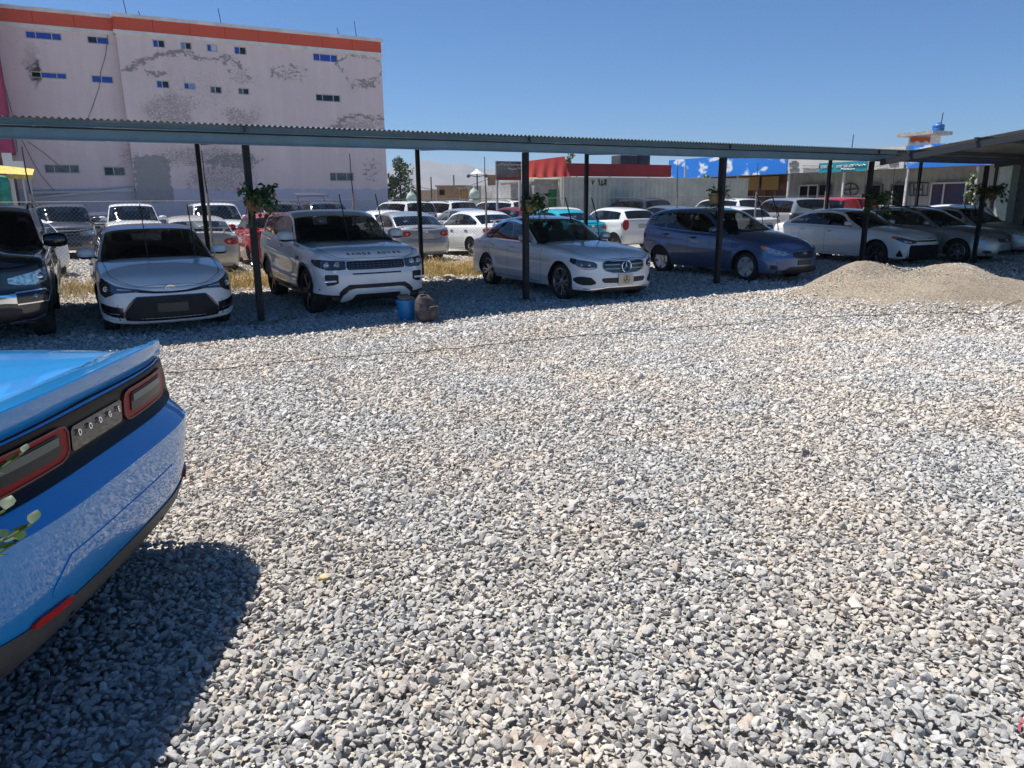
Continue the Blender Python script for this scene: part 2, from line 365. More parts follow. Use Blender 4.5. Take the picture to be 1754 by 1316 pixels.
        def cw(i, j):
            xm = (XE[i] + XE[i + 1]) / 2
            ins = any(b < xm < a for a, b in wins) and hgt[i] > hm and hgt[i + 1] > hm
            if sp.get('black_a') and XE[i] > wins[0][0] - .02 and j > 0: return 2 if not (0 < j < nf - 2 and ins) else None
            if 0 < j < nf - 2:
                if ins: return None
                if sp.get('black_pillar', True) and any(wins[k][1] >= xm >= wins[k + 1][0] for k in range(len(wins) - 1)): return 2
            if j == 0 and hgt[i] > .03 and sp.get('belt') and wins[0][0] > xm > wins[-1][1]: return 4
            if j == nf - 2 and sp.get('belt') == 'full' and wins[0][0] > xm > wins[-1][1]: return 4
            return 0
        grid(P, False, 0, cw); grid(mir(P), True, 0, cw)
        for a, b in wins:
            ids = [i for i in range(len(ts) - 1) if b < (XE[i] + XE[i + 1]) / 2 < a and hgt[i] > hm and hgt[i + 1] > hm]
            if not ids: continue
            ids = ids + [ids[-1] + 1]; H = P[ids][:, 1:nf - 1]; n0, n1 = H.shape[:2]
            ff = [(i * n1 + j, i * n1 + j + 1, (i + 1) * n1 + j + 1, (i + 1) * n1 + j) for i in range(n0 - 1) for j in range(n1 - 1)]
            for sg in (1, -1):
                mk('side_window', (H * np.array([1, sg, 1])).reshape(-1, 3), ff, sp.get('glass_s', GLASSM()), s.root)
        # hood and deck sheets
        def sheet(x0, x1, n):
            a0 = s.aofx(x0) if x0 < -.001 else 0.0; a1 = s.aofx(x1) if x1 > -s.L + .001 else s.A
            aa = np.linspace(a0, a1, n); 
            if a0 == 0: aa = np.r_[np.linspace(0, .25, 6)[:-1] ** 1.0, np.linspace(.25, a1, n)]
            Rm = s.rim(aa); kk = np.linspace(1, 0, 12)
            xx = np.interp(aa, s.ag, s.px); zc_ = s.zc(Rm[:, 0] - s.ox); zc_ = np.maximum(zc_, Rm[:, 2] * 0 + zc_)
            w = np.clip(Rm[:, 1] / (s.W * .35), 0, 1)
            cen = Rm[:, 2] + (zc_ - Rm[:, 2]) * w
            Z_ = Rm[:, 2][:, None] + (cen - Rm[:, 2])[:, None] * (1 - kk[None, :] ** sp.get('crown', 2.6))
            if sp.get('bulge') and x0 > -.5:
                bh, bw = sp['bulge']; yy = Rm[:, 1][:, None] * kk[None, :]; Z_ = Z_ + bh * w[:, None] * (1 / (1 + np.exp((np.abs(yy) - bw) / .02)))
            return np.stack([np.repeat(Rm[:, 0][:, None], 12, 1), Rm[:, 1][:, None] * kk[None, :], Z_], -1)
        hs = sheet(0, sp['gh'][0][2] - .03, int(26 * q)); grid(hs, True); grid(mir(hs), False); s.hs = hs
        if sp['gh'][-1][2] > -s.L + .1:
            ds = sheet(sp['gh'][-1][2] + .03, -s.L, int(16 * q)); grid(ds, True); grid(mir(ds), False); s.ds = ds
        s.body = mk('body', V, F, [s.body_m, BLACK(), GBLACK(), mat('roof_glass', (0.012, 0.013, 0.015), rough=.06, coat=1), sp.get('belt_m', CHROME())], s.root, True, M, 50)
        if not sp.get('nocabin'): s.cabin()
        for xa in (s.axf, s.axr):
            for sg in (1, -1): s.wheel(xa, sg)
        return s
    def topz(s, x, y):
        zr = s.zr(x); yr = float(s.rim(s.aofx(x))[1]); k = min(abs(y) / yr, 1); return float(zr + (s.zc(x) - zr) * (1 - k ** s.sp.get('crown', 2.6)))
    def cabin(s):
        sp = s.sp; m = sp.get('cabin_m', CABIN()); b = MB(); x0 = sp['gh'][0][0] - .05; x1 = sp['gh'][-1][2] + .12
        belt = float(s.zr(-s.L / 2)); w = s.W / 2 - .09
        b.box(((x0 + x1) / 2 + s.ox, 0, .44), (x0 - x1, s.W - .2, .04))
        for sg in (1, -1): b.box(((x0 + x1) / 2 + s.ox, sg * w, (.44 + belt) / 2 - .02), (x0 - x1, .05, belt - .5))
        b.box((x1 + .03 + s.ox, 0, (.44 + belt) / 2), (.05, s.W - .3, belt - .5))
        b.rbox((x0 - .30 + s.ox, 0, belt - .12), (.5, s.W - .26, .28), .06)
        b.build('interior', [m], s.root)
        xs = sp.get('seat_x', (x0 - 1.15, x0 - 1.95)); zt = sp['H'] - .27
        def seat(x, y, w_, nm='seat'):
            g = MB(); rt = Matrix.Rotation(rad(-16), 3, 'Y')
            g.rbox((x + .22 + s.ox, y, .62), (.5, w_, .2), .06); g.rbox((x - .08 + s.ox, y, (.62 + zt) / 2 - .02), (.14, w_, zt - .62), .06, rot=rt)
            for h in ((0,) if w_ < .8 else (-.38, .38)): g.rbox((x - .18 + s.ox, y + h, zt + .04), (.1, .26, .17), .05, rot=rt)
            g.build(nm, [sp.get('seat_m', m)], s.root, True)
        seat(xs[0], .37, .5); seat(xs[0], -.37, .5); seat(xs[1], 0, 1.25)
        st = MB(); R_ = Matrix.Rotation(rad(65), 3, 'Y'); pts = []
        side = sp.get('drive', 1)
        for i in range(21):
            t = i / 20 * 2 * math.pi; p = R_ @ Vector((.185 * math.cos(t), .185 * math.sin(t), 0)); pts.append(p + Vector((x0 - .62 + s.ox, .37 * side, belt - .02)))
        st.tube(pts, .014, 6); st.bar(pts[0], pts[10], .03); st.build('steering_wheel', [CABIN()], s.root, True)
    def wheel(s, xa, sg):
        sp = s.sp; R = s.R; w = sp.get('tw', .2); y = float(s.S(s.aofx(xa), s.R)[1]) - w / 2 - .015; rr = sp.get('rimr', R * .68); n = int(40 * max(s.q, .5))
        b = MB(); h = w / 2
        b.lathe([(rr - .01, h - .03), (rr, h - .004), (rr + .012, h), (R - .045, h + .006), (R - .012, h - .012), (R, h - .04), (R, 0), (R, -h + .04), (R - .012, -h + .012), (R - .045, -h), (rr, -h), (rr - .01, -h + .03)], n)
        o = b.build('wheel', [RUBBER()], s.root, True, 60); o.location = (xa + s.ox, y * sg, R - .004)
        if sg < 0: o.rotation_euler = (0, 0, math.pi)
        # rim: barrel, brake disc, spokes, lip, hub
        r = MB(); st = sp.get('spokes', 'ten'); fd = h - .012
        r.lathe([(rr + .001, fd + .006), (rr - .012, fd + .01), (rr - .02, fd - .012), (rr - .025, fd - .12)], n, mi=0)
        r.lathe([(.001, fd - .085), (rr - .02, fd - .085)], n, mi=1)
        r.lathe([(.05, fd - .07), (rr * .62, fd - .07), (rr * .62, fd - .08)], n, mi=2)
        r.lathe([(.001, fd - .004), (.022, fd - .006), (.03, fd - .012), (.062, fd - .02), (.07, fd - .06)], 20, mi=0)
        def spoke(t, w0, w1, tw=0.0, r1=None, mi=0):
            r1 = r1 or rr - .012; c0, s0 = math.cos(t), math.sin(t); c1, s1 = math.cos(t + tw), math.sin(t + tw); P = []
            for (rad_, ww, cc, ss, yy) in ((.045, w0, c0, s0, fd - .018), (r1 * .55, (w0 + w1) / 2 * .9, (c0 + c1) / 2, (s0 + s1) / 2, fd - .01), (r1, w1, c1, s1, fd - .001)):
                for e in (-1, 1): P.append((rad_ * cc - e * ww / 2 * ss, yy, rad_ * ss + e * ww / 2 * cc))
            Q = [(p[0], p[1] - .03, p[2]) for p in P]
            # the top of each spoke is drawn in slightly for a bevelled look
            r.add(P + Q, [(0, 1, 3, 2), (2, 3, 5, 4), (6, 0, 2, 8), (8, 2, 4, 10), (1, 7, 9, 3), (3, 9, 11, 5)], mi)
        ph = random.random() * 6
        if st == 'ten':
            for i in range(5):
                t = ph + i * 2 * math.pi / 5; spoke(t - .2, .03, .03, -.02); spoke(t + .2, .03, .03, .02)
        elif st == 'five':
            for i in range(5): spoke(ph + i * 2 * math.pi / 5, .07, .085)
        elif st == 'fivet':
            for i in range(5):
                t = ph + i * 2 * math.pi / 5; spoke(t, .06, .03, .16); spoke(t, .06, .03, -.16)
        elif st == 'cover':
            r.lathe([(.03, fd - .004), (rr * .45, fd + .004), (rr * .47, fd - .004)], n)
            for i in range(5):
                t = ph + i * 2 * math.pi / 5; spoke(t, .13, .17)
        elif st == 'six':
            for i in range(6): spoke(ph + i * math.pi / 3, .055, .05)
        elif st == 'many':
            for i in range(14): spoke(ph + i * 2 * math.pi / 14, .022, .026, .05)
        r.build('rim', [sp.get('rim_m', ALLOY()), BLACK(), mat('brake_disc', (.25, .24, .23), .4, .8)], o, True, 30)
    # ---------------------------------------------------------------- surface details
    def _a(s, end, a):
        a = np.asarray(a, float)
        if end == 'f': return a
        if end == 'r': return np.where(a >= 0, s.A - np.abs(a), -(s.A - np.abs(a)))
        return s.aofx(a)
    def patch(s, name, end, pts, m, off=.006, sides='LR', na=None, nz=None, parent=None, mi=None, label=None, thick=.014):
        """pts: (a, zlow, zhigh); end 'f'/'r' measure a around the outline from the nose/tail centre, 's' takes x."""
        pts = sorted(pts, key=lambda p: p[0]); aa = [p[0] for p in pts]
        na = na or max(4, int((aa[-1] - aa[0]) / .03)); nz = nz or max(3, int(max(p[2] - p[1] for p in pts) / .03))
        A0 = np.array(sorted(set(list(np.linspace(aa[0], aa[-1], na)) + aa))); lo = np.interp(A0, aa, [p[1] for p in pts]); hi = np.interp(A0, aa, [p[2] for p in pts])
        if end == 'f': hi = np.minimum(hi, s.zr(np.interp(np.abs(A0), s.ag, s.px)) - .004); lo = np.minimum(lo, hi - .004)
        out = []
        def one(sg):
            na_, nz_ = len(A0), nz + 1; Zz = lo[:, None] + (hi - lo)[:, None] * np.linspace(0, 1, nz_)[None, :]
            Ar = s._a(end, A0); Ag = np.repeat(Ar[:, None], nz_, 1); G = s.S(Ag, Zz, off); K = s.S(Ag, Zz, off - thick)
            f = [(i * nz_ + j, i * nz_ + j + 1, (i + 1) * nz_ + j + 1, (i + 1) * nz_ + j) for i in range(na_ - 1) for j in range(nz_ - 1)]
            ring = [(i, 0) for i in range(na_)] + [(na_ - 1, j) for j in range(1, nz_)] + [(i, nz_ - 1) for i in range(na_ - 2, -1, -1)] + [(0, j) for j in range(nz_ - 2, 0, -1)]
            V = G.reshape(-1, 3).tolist(); b = len(V); V += [K[i, j].tolist() for i, j in ring]; n = len(ring)
            f += [(ring[k][0] * nz_ + ring[k][1], ring[(k + 1) % n][0] * nz_ + ring[(k + 1) % n][1], b + (k + 1) % n, b + k) for k in range(n)]
            V = np.array(V)
            if sg < 0: V[:, 1] *= -1
            o = mk(name, V, f, m, parent or s.root, True, None, 40)
            if label: o['label'] = label
            out.append(o)
        if sides == 'C': one(1)
        else:
            for c_ in sides: one(1 if c_ == 'L' else -1)
        return out
    def sym(s, pts): return [(-a, l, h) for a, l, h in pts if a > 0] + list(pts)
    def strip(s, end, pts, w=.006, off=.0015, mb=None, sides='LR', mi=0):
        """thin dark line following the wall; pts (a,z)"""
        A = []; Z = []
        for (a0, z0), (a1, z1) in zip(pts[:-1], pts[1:]):
            n = max(2, int(math.hypot(a1 - a0, z1 - z0) / .04))
            for i in range(n): A.append(a0 + (a1 - a0) * i / n); Z.append(z0 + (z1 - z0) * i / n)
        A.append(pts[-1][0]); Z.append(pts[-1][1]); A = s._a(end, np.array(A)); Z = np.array(Z)
        da = np.gradient(A); dz = np.gradient(Z); ln = np.hypot(da, dz) + 1e-9; na, nz = -dz / ln * w / 2, da / ln * w / 2
        P1 = s.S(A + na, Z + nz, off); P2 = s.S(A - na, Z - nz, off)
        for sg in [1 if c_ == 'L' else -1 for c_ in sides]:
            V = []
            for p, q_ in zip(P1, P2): V += [(p[0], p[1] * sg, p[2]), (q_[0], q_[1] * sg, q_[2])]
            mb.add(V, [(2 * i, 2 * i + 1, 2 * i + 3, 2 * i + 2) for i in range(len(P1) - 1)], mi)
    def topstrip(s, pts, w, mb, sides=(1, -1), off=.0025, mi=0):
        Q = []
        for (x0, y0), (x1, y1) in zip(pts[:-1], pts[1:]):
            n = max(2, int(math.hypot(x1 - x0, y1 - y0) / .05))
            for i in range(n): Q.append((x0 + (x1 - x0) * i / n, y0 + (y1 - y0) * i / n))
        Q.append(pts[-1]); Q = np.array(Q); d = np.gradient(Q, axis=0); d /= np.hypot(*d.T)[:, None]; nn = np.stack([-d[:, 1], d[:, 0]], 1) * w / 2
        for sg in sides:
            V = []
            for p, n in zip(Q, nn):
                for e in (1, -1): x, y = p + e * n; V.append((x + s.ox, y * sg, s.topz(x, y) + off))
            mb.add(V, [(2 * i, 2 * i + 1, 2 * i + 3, 2 * i + 2) for i in range(len(Q) - 1)], mi)
    def seams(s, doors=(), hood=True, extra=None):
        """door gaps, hood gap and bumper gaps: thin dark lines in one part"""
        b = MB(); z1 = lambda x: float(s.zr(x)) - .004
        for x in doors: s.strip('s', [(x, float(s.sill(x)) + .05), (x, z1(x))], mb=b)
        if len(doors) >= 2: s.strip('s', [(doors[0], float(s.sill(doors[0])) + .05), (doors[-1], float(s.sill(doors[-1])) + .05)], mb=b)
        if hood:
            xs = np.linspace(s.sp['gh'][0][2], -.12, 12); e = [(x, float(s.rim(s.aofx(x))[1]) * .93) for x in xs]; e.append((-.06, e[-1][1] * .8)); s.topstrip(e, .007, b); s.topstrip([e[-1], (-.03, 0)], .007, b)
        if extra: extra(b)
        b.build('panel_gap', [mat('panel_gap', (.006, .006, .006), .9)], s.root)
    def handle(s, xs, z=None, m=None, l=.19):
        for x in xs:
            zz = z or float(s.zr(x)) - .11
            for sg in (1, -1):
                p = s.S(s.aofx(x), zz); b = MB(); b.rbox((p[0], (p[1] + .018) * sg, zz), (l, .022, .03), .009)
                b.rbox((p[0], (p[1] + .001) * sg, zz - .004), (l * .62, .006, .05), .003, mi=1); b.build('door_handle', [m or s.body_m, BLACK()], s.root, True)
    def mirror(s, x, z=None, size=1.0, m=None, dy=.1):
        z = z or float(s.zr(x)) + .10; y = float(s.rim(s.aofx(x))[1])
        for sg in (1, -1):
            b = MB(); c = (x + s.ox, (y + dy + .03) * sg, z); P = []; F = []; n = 14; rows = [(-1, .0), (-.98, .55), (-.8, .82), (-.4, .97), (.1, 1), (.6, .9), (.9, .7), (1.0, .5)]
            for k, (t, w) in enumerate(rows):   # along y, rounded box section
                for j in range(n):
                    th = 2 * math.pi * j / n; cx = abs(math.cos(th)) ** .6 * (1 if math.cos(th) > 0 else -1); cz = abs(math.sin(th)) ** .6 * (1 if math.sin(th) > 0 else -1)
                    P.append((c[0] + cx * .065 * w * size * (1.25 if cx > 0 else .8), c[1] + sg * (-t) * .105 * size, c[2] + cz * .072 * w * size))
            for k in range(len(rows) - 1):
                for j in range(n): F.append((k * n + j, k * n + (j + 1) % n, (k + 1) * n + (j + 1) % n, (k + 1) * n + j))
            F += [tuple(range(n)), tuple(range((len(rows) - 1) * n, len(rows) * n))]
            mi = [0] * len(F); b.add(P, F); b.m = [1 if (sum(P[i][2] for i in f) / len(f)) < c[2] - .045 * size else 0 for f in F]
            b.bar((x - .01 + s.ox, (y - .02) * sg, z - .07), (x + s.ox, (y + dy * .6) * sg, z - .05), .05, .03, mi=1)
            b.build('side_mirror', [m or s.body_m, BLACK()], s.root, True, 60)
    def plate(s, end, z, w=.5, h=.11, m=None, off=.012, a=0.0):
        m = m or mat('plate_blank', (.5, .5, .48), .5)
        s.patch('number_plate', end, s.sym([(a, z - h / 2, z + h / 2), (w / 2, z - h / 2, z + h / 2)]), m, off=off, sides='C')
    def wipers(s, up=True, ys=(.55, -.12), ln=.6, lean=.12, tilt=0.0):
        x0 = s.sp['gh'][0][0]; z0 = s.sp['gh'][0][1]
        for y in ys:
            b = MB(); a = Vector((x0 + .05 - abs(y) * .1 + s.ox, y, z0 - .01)); t = a + Vector((-ln * .42 + lean, tilt, ln * .86))
            b.tube([a, a + (t - a) * .3, t], [.012, .009, .006], 5); d = Vector((-.42, tilt * 2, .8)).normalized()
            b.bar(t - d * .26 + Vector((-.015, 0, 0)), t + d * .26 + Vector((-.015, 0, 0)), .012, .022); b.build('wiper', [BLACK()], s.root)
    def wiper_rear(s):
        pass
    def rails(s, x0, x1, m=None, h=.045):
        xc, zc, xe, ze, ye = s.gh; t0, t1 = s.tofx(x0), s.tofx(x1)
        for sg in (1, -1):
            pts = []
            for t in np.linspace(t0, t1, 10):
                pts.append((float(xe(t)) + s.ox, float(ye(t)) * .97 * sg, float(ze(t)) + .02 + h * min(1, 3.5 * min((t - t0), (t1 - t)) / (t1 - t0) + .0)))
            b = MB(); b.tube(pts, .017, 6); b.build('roof_rail', [m or BLACK()], s.root, True)
    def fin(s, x):
        z = float(s.gh[1](s.tofx(x))); b = MB(); b.add([(x + .07 + s.ox, 0, z - .01), (x - .07 + s.ox, .022, z - .01), (x - .07 + s.ox, -.022, z - .01), (x - .07 + s.ox, 0, z + .06)], [(0, 1, 3), (0, 3, 2), (1, 2, 3)]); b.build('antenna', [s.body_m], s.root)
    def spoiler(s, x, w=.6, z=None, h=.05, ch=.16, m=None, legs=True, th=.025):
        z = z or float(s.zc(x)) + h; b = MB(); n = 13; P = []; F = []
        for i in range(n):
            t = -1 + 2 * i / (n - 1); y = t * w; dx = .06 * t * t; dz = -.02 * t * t
            P += [(x + ch / 2 + dx + s.ox, y, z + dz), (x + dx + s.ox, y, z + th * .6 + dz), (x - ch / 2 + dx + s.ox, y, z + th + dz), (x - ch / 2 + dx + s.ox, y, z + dz - .006), (x + dx + s.ox, y, z - th * .5 + dz)]
        for i in range(n - 1):
            for j in range(5): F.append((i * 5 + j, i * 5 + (j + 1) % 5, (i + 1) * 5 + (j + 1) % 5, (i + 1) * 5 + j))
        F += [(0, 1, 2, 3, 4), tuple(range((n - 1) * 5, n * 5))[::-1]]; b.add(P, F)
        if legs:
            for sg in (1, -1): b.rbox((x + .02 + s.ox, sg * (w - .1), z - h / 2 - .01), (ch * .6, .05, h + .02), .01)
        b.build('spoiler', [m or s.body_m], s.root, True, 40)
# nose positions in the yard frame (u, v)
def uvof(x, y):
    d = Vector((x, y, 0)) - OO; return (d.dot(UX), d.dot(VX))
POS = dict(corolla=uvof(-4.585, 9.90), evoque=uvof(-2.09, 11.58), merc=uvof(2.02, 12.97), matrix=uvof(6.22, 15.64), corolla2=uvof(10.78, 19.07), fielder=uvof(13.15, 19.69), runner=(-3.52, -.35), silver5=(22.4, .5))
DODGE = (-1.52, 2.76, 183.2, 0.0)
# ------------------------------------------------------------------ car kinds
WHITE = lambda: paint('white_paint', (.80, .81, .82)); SILVER = lambda: paint('silver_paint', (.42, .43, .44), metal=.55); BEIGE = lambda: paint('champagne_paint', (.50, .47, .41), metal=.3)
BLKP = lambda: paint('black_paint', (.006, .007, .010), dust=.06); BLUEP = lambda: paint('slate_blue_paint', (.085, .14, .28), metal=.42); DGREY = lambda: paint('dark_grey_paint', (.06, .065, .075), metal=.4)
RED = lambda: paint('red_paint', (.45, .012, .015)); CYAN = lambda: paint('turquoise_paint', (.0, .42, .55), metal=.1); TEAL = lambda: paint('grey_blue_paint', (.13, .18, .23), metal=.4)
SIDE = [(-.85, .10), (-.66, .035), (-.5, .008), (-.36, .0), (-.30, .0), (-.27, .010), (-.12, .02), (0, .05)]
def flat_sill(z=.22): return [(0, z - .02), (-.6, z), (-2.3, z), (-4, z + .02), (-5.2, z + .03)]
def sedan_spec(p, **k):
    d = dict(L=4.62, W=1.77, H=1.45, R=.315, axles=(-.92, -3.58), paint=p,
        rim=[(0, .70), (-.12, .735), (-.4, .80), (-.9, .87), (-1.35, .925), (-2.3, .95), (-3.4, .98), (-4.2, 1.0), (-4.5, .985), (-4.62, .96)],
        top=[(0, .70), (-.1, .76), (-.4, .85), (-.9, .93), (-1.3, .98), (-3.9, 1.06), (-4.25, 1.06), (-4.5, 1.05), (-4.62, 1.0)],
        nose=[(.12, .14), (.2, .04), (.28, .0), (.52, .0), (.56, .012), (.68, .05), (.76, .1)], tail=[(.2, .12), (.3, .03), (.42, .0), (.60, .0), (.64, .03), (.85, .05), (1.0, .09)],
        side=SIDE, sill=flat_sill(), gh=[(-1.18, .985, -1.5, None), (-1.65, 1.22, -1.88, 1.14), (-2.02, 1.385, -2.15, 1.325), (-2.6, 1.45, -2.62, 1.39), (-3.2, 1.42, -3.15, 1.36), (-3.62, 1.32, -3.5, 1.27), (-4.2, 1.055, -4.1, None)],
        ws=(.06, 2.0), rs=(5.0, 5.93), windows=[(-1.62, -2.50), (-2.56, -3.32), (-3.38, -3.80)], tumble=.33)
    d.update(k); return d
def hatch_spec(p, **k):
    d = dict(L=4.0, W=1.7, H=1.48, R=.30, axles=(-.82, -3.37), paint=p,
        rim=[(0, .72), (-.12, .76), (-.4, .84), (-.9, .93), (-1.2, .97), (-2.3, 1.0), (-3.4, 1.04), (-3.9, 1.06), (-4.0, 1.05)],
        top=[(0, .72), (-.1, .8), (-.4, .91), (-.9, 1.01), (-1.1, 1.03), (-3.8, 1.1), (-4.0, 1.08)],
        nose=[(.12, .14), (.2, .04), (.28, .0), (.52, .0), (.68, .05), (.78, .1)], tail=[(.2, .10), (.3, .02), (.42, .0), (.58, .0), (.62, .03), (.85, .045), (1.05, .08)],
        side=SIDE, sill=flat_sill(), gh=[(-.95, 1.03, -1.3, None), (-1.45, 1.27, -1.7, 1.19), (-1.85, 1.42, -1.98, 1.36), (-2.4, 1.48, -2.42, 1.42), (-3.1, 1.45, -3.08, 1.39), (-3.62, 1.38, -3.55, 1.33), (-3.92, 1.07, -3.86, None)],
        ws=(.06, 2.0), rs=(5.08, 5.93), windows=[(-1.4, -2.15), (-2.21, -2.9), (-2.97, -3.5)], tumble=.33, br=.35, bf=.5)
    d.update(k); return d
def suv_spec(p, **k):
    d = dict(L=4.75, W=1.88, H=1.78, R=.37, axles=(-.9, -3.68), paint=p, clear=.26,
        rim=[(0, .93), (-.1, .97), (-.4, 1.04), (-.9, 1.09), (-1.3, 1.12), (-2.3, 1.14), (-3.6, 1.16), (-4.6, 1.17), (-4.75, 1.16)],
        top=[(0, .93), (-.1, 1.02), (-.4, 1.1), (-.9, 1.16), (-1.3, 1.18), (-4.6, 1.2), (-4.75, 1.18)],
        nose=[(.2, .14), (.3, .04), (.4, .0), (.62, .0), (.66, .03), (.9, .05), (1.0, .09)], tail=[(.3, .10), (.4, .02), (.5, .0), (.66, .0), (.70, .05), (1.0, .06), (1.16, .08)],
        side=[(-.85, .08), (-.66, .035), (-.5, .008), (-.36, .0), (-.30, .0), (-.27, .010), (-.12, .02), (0, .05)], sill=[(0, .3), (-.6, .32), (-2.3, .33), (-4, .34), (-5.2, .36)],
        gh=[(-1.2, 1.18, -1.45, None), (-1.6, 1.45, -1.75, 1.38), (-1.95, 1.68, -2.05, 1.62), (-2.5, 1.76, -2.52, 1.70), (-3.5, 1.76, -3.5, 1.70), (-4.4, 1.70, -4.38, 1.64), (-4.68, 1.19, -4.66, None)],
        ws=(.05, 2.0), rs=(5.08, 5.9), windows=[(-1.55, -2.5), (-2.57, -3.4), (-3.47, -4.35)], tumble=.22, tum2=.05, br=.3, bf=.4, pf=3.0, pr=3.4, wf=.97, wr=.97, rimr=.25, tw=.25)
    d.update(k); return d
G_R = 'row of cars parked under the carport'; G_B = 'cars parked behind the chain-link fence'
HDG = UA - math.pi / 2
def letters(s, txt, M0, size, step, m):
    n = len(txt)
    for i, ch in enumerate(txt):
        if ch != ' ': text_mesh('letter', ch, size, m, s.root, M0 @ Matrix.Translation(((i - (n - 1) / 2) * step, 0, 0)), .003, .001)
def ctext(s, txt, x, size, m, name='lettering', space=1.25):
    z0 = s.topz(x, 0); dz = (s.topz(x + .04, 0) - s.topz(x - .04, 0)) / .08
    M = Matrix.Translation((x + s.ox, 0, z0 + .012)) @ Matrix(((0, -1, 0, 0), (1, 0, 0, 0), (0, 0, 1, 0), (0, 0, 0, 1))).transposed() 
    # text x axis -> car +y mirrored for a reader standing in front (reader's right is car left)
    ex = Vector((0, 1, 0)); ey = Vector((-1, 0, -dz)).normalized(); ez = ex.cross(ey)
    M = Matrix.Translation((x + s.ox, 0, z0 + .006)) @ Matrix((ex, ey, ez)).transposed().to_4x4()
    return letters(s, txt, M, size, size * .98, m)
def oval_emblem(s, end, z, w=.13, h=.085, a=0.0, m=None, off=.02):
    """ring emblem of three ellipses standing on the nose or tail"""
    p = s.S(s._a(end, np.array([a + 1e-4])), np.array([z]), off)[0]; ex = Vector((0, 1, 0)); ez = Vector((0, 0, 1)); b = MB()
    fx = 1 if end == 'f' else -1
    for (rw, rh, cz) in ((w / 2, h / 2, 0), (w * .17, h * .42, 0), (w * .33, h * .17, h * .18)):
        b.tube([(p[0], rw * math.cos(t), z + cz + rh * math.sin(t)) for t in np.linspace(0, 2 * math.pi, 25)], .006, 5)
    b.build('emblem', [m or CHROME()], s.root, True)
def corolla_front(s):
    # slim headlights joined by a black band, wide dark lower grille
    hl = [(.40, .605, .64), (.55, .60, .655), (.72, .59, .685), (.80, .555, .71), (.90, .53, .74), (1.02, .57, .775), (1.1, .63, .785)]
    o = s.patch('headlight', 'f', hl, DRKL(), off=.008)
    for k, sg in ((0, 1), (1, -1)):
        p = s.S(.88, .645, .012); b = MB(); b.lathe([(.034, .0), (.034, .006), (.026, .006)], 16, 'x', (p[0] - .002, p[1] * sg, p[2])); b.sphere((p[0] - .006, p[1] * sg, p[2]), .026, 12, 8); b.build('projector_lamp', [CLRL()], o[k], True)
    s.patch('turn_lamp', 'f', [(.50, .625, .635), (.70, .63, .655)], CLRL(), off=.012)
    s.patch('light_band', 'f', s.sym([(0, .575, .60), (.2, .58, .608), (.42, .60, .64)]), GBLACK(), off=.007, sides='C')
    oval_emblem(s, 'f', .645, .125, .07, off=.012)
    s.patch('grille', 'f', s.sym([(0, .23, .535), (.42, .23, .535), (.50, .235, .46), (.60, .245, .33)]), mat('honeycomb_grille', (.010, .010, .011), .5, bump=1.0, bscale=60), off=.006, sides='C', nz=6)
    b = MB(); s.strip('f', [(0, .54), (.43, .536), (.52, .46), (.615, .32), (.59, .24), (.36, .227), (0, .225)], w=.020, off=.014, mb=b); b.build('grille_frame', [GBLACK()], s.root)
    s.patch('bumper_vent', 'f', [(.625, .26, .40), (.8, .28, .42), (.98, .32, .45), (1.06, .36, .45)], GBLACK(), off=.008)
    b = MB(); s.strip('f', [(.67, .315), (.82, .325), (1.0, .365)], w=.010, off=.016, mb=b); b.build('trim_strip', [ALLOY()], s.root)
    s.patch('plate_bracket', 'f', s.sym([(0, .33, .45), (.19, .33, .45)]), mat('dark_plate', (.022, .023, .026), .4), off=.02, sides='C')
    b = MB()
    for j in range(3):
        s.strip('f', [(0, .30 + j * .025), (.45, .30 + j * .025)], w=.006, off=.012, mb=b)
    b.build('grille_slat', [BLACK()], s.root)
    b = MB()
    s.patch('lip', 'f', s.sym([(0, .175, .215), (.5, .175, .215), (.8, .20, .245), (1.0, .25, .29)]), s.body_m, off=.02, sides='C')
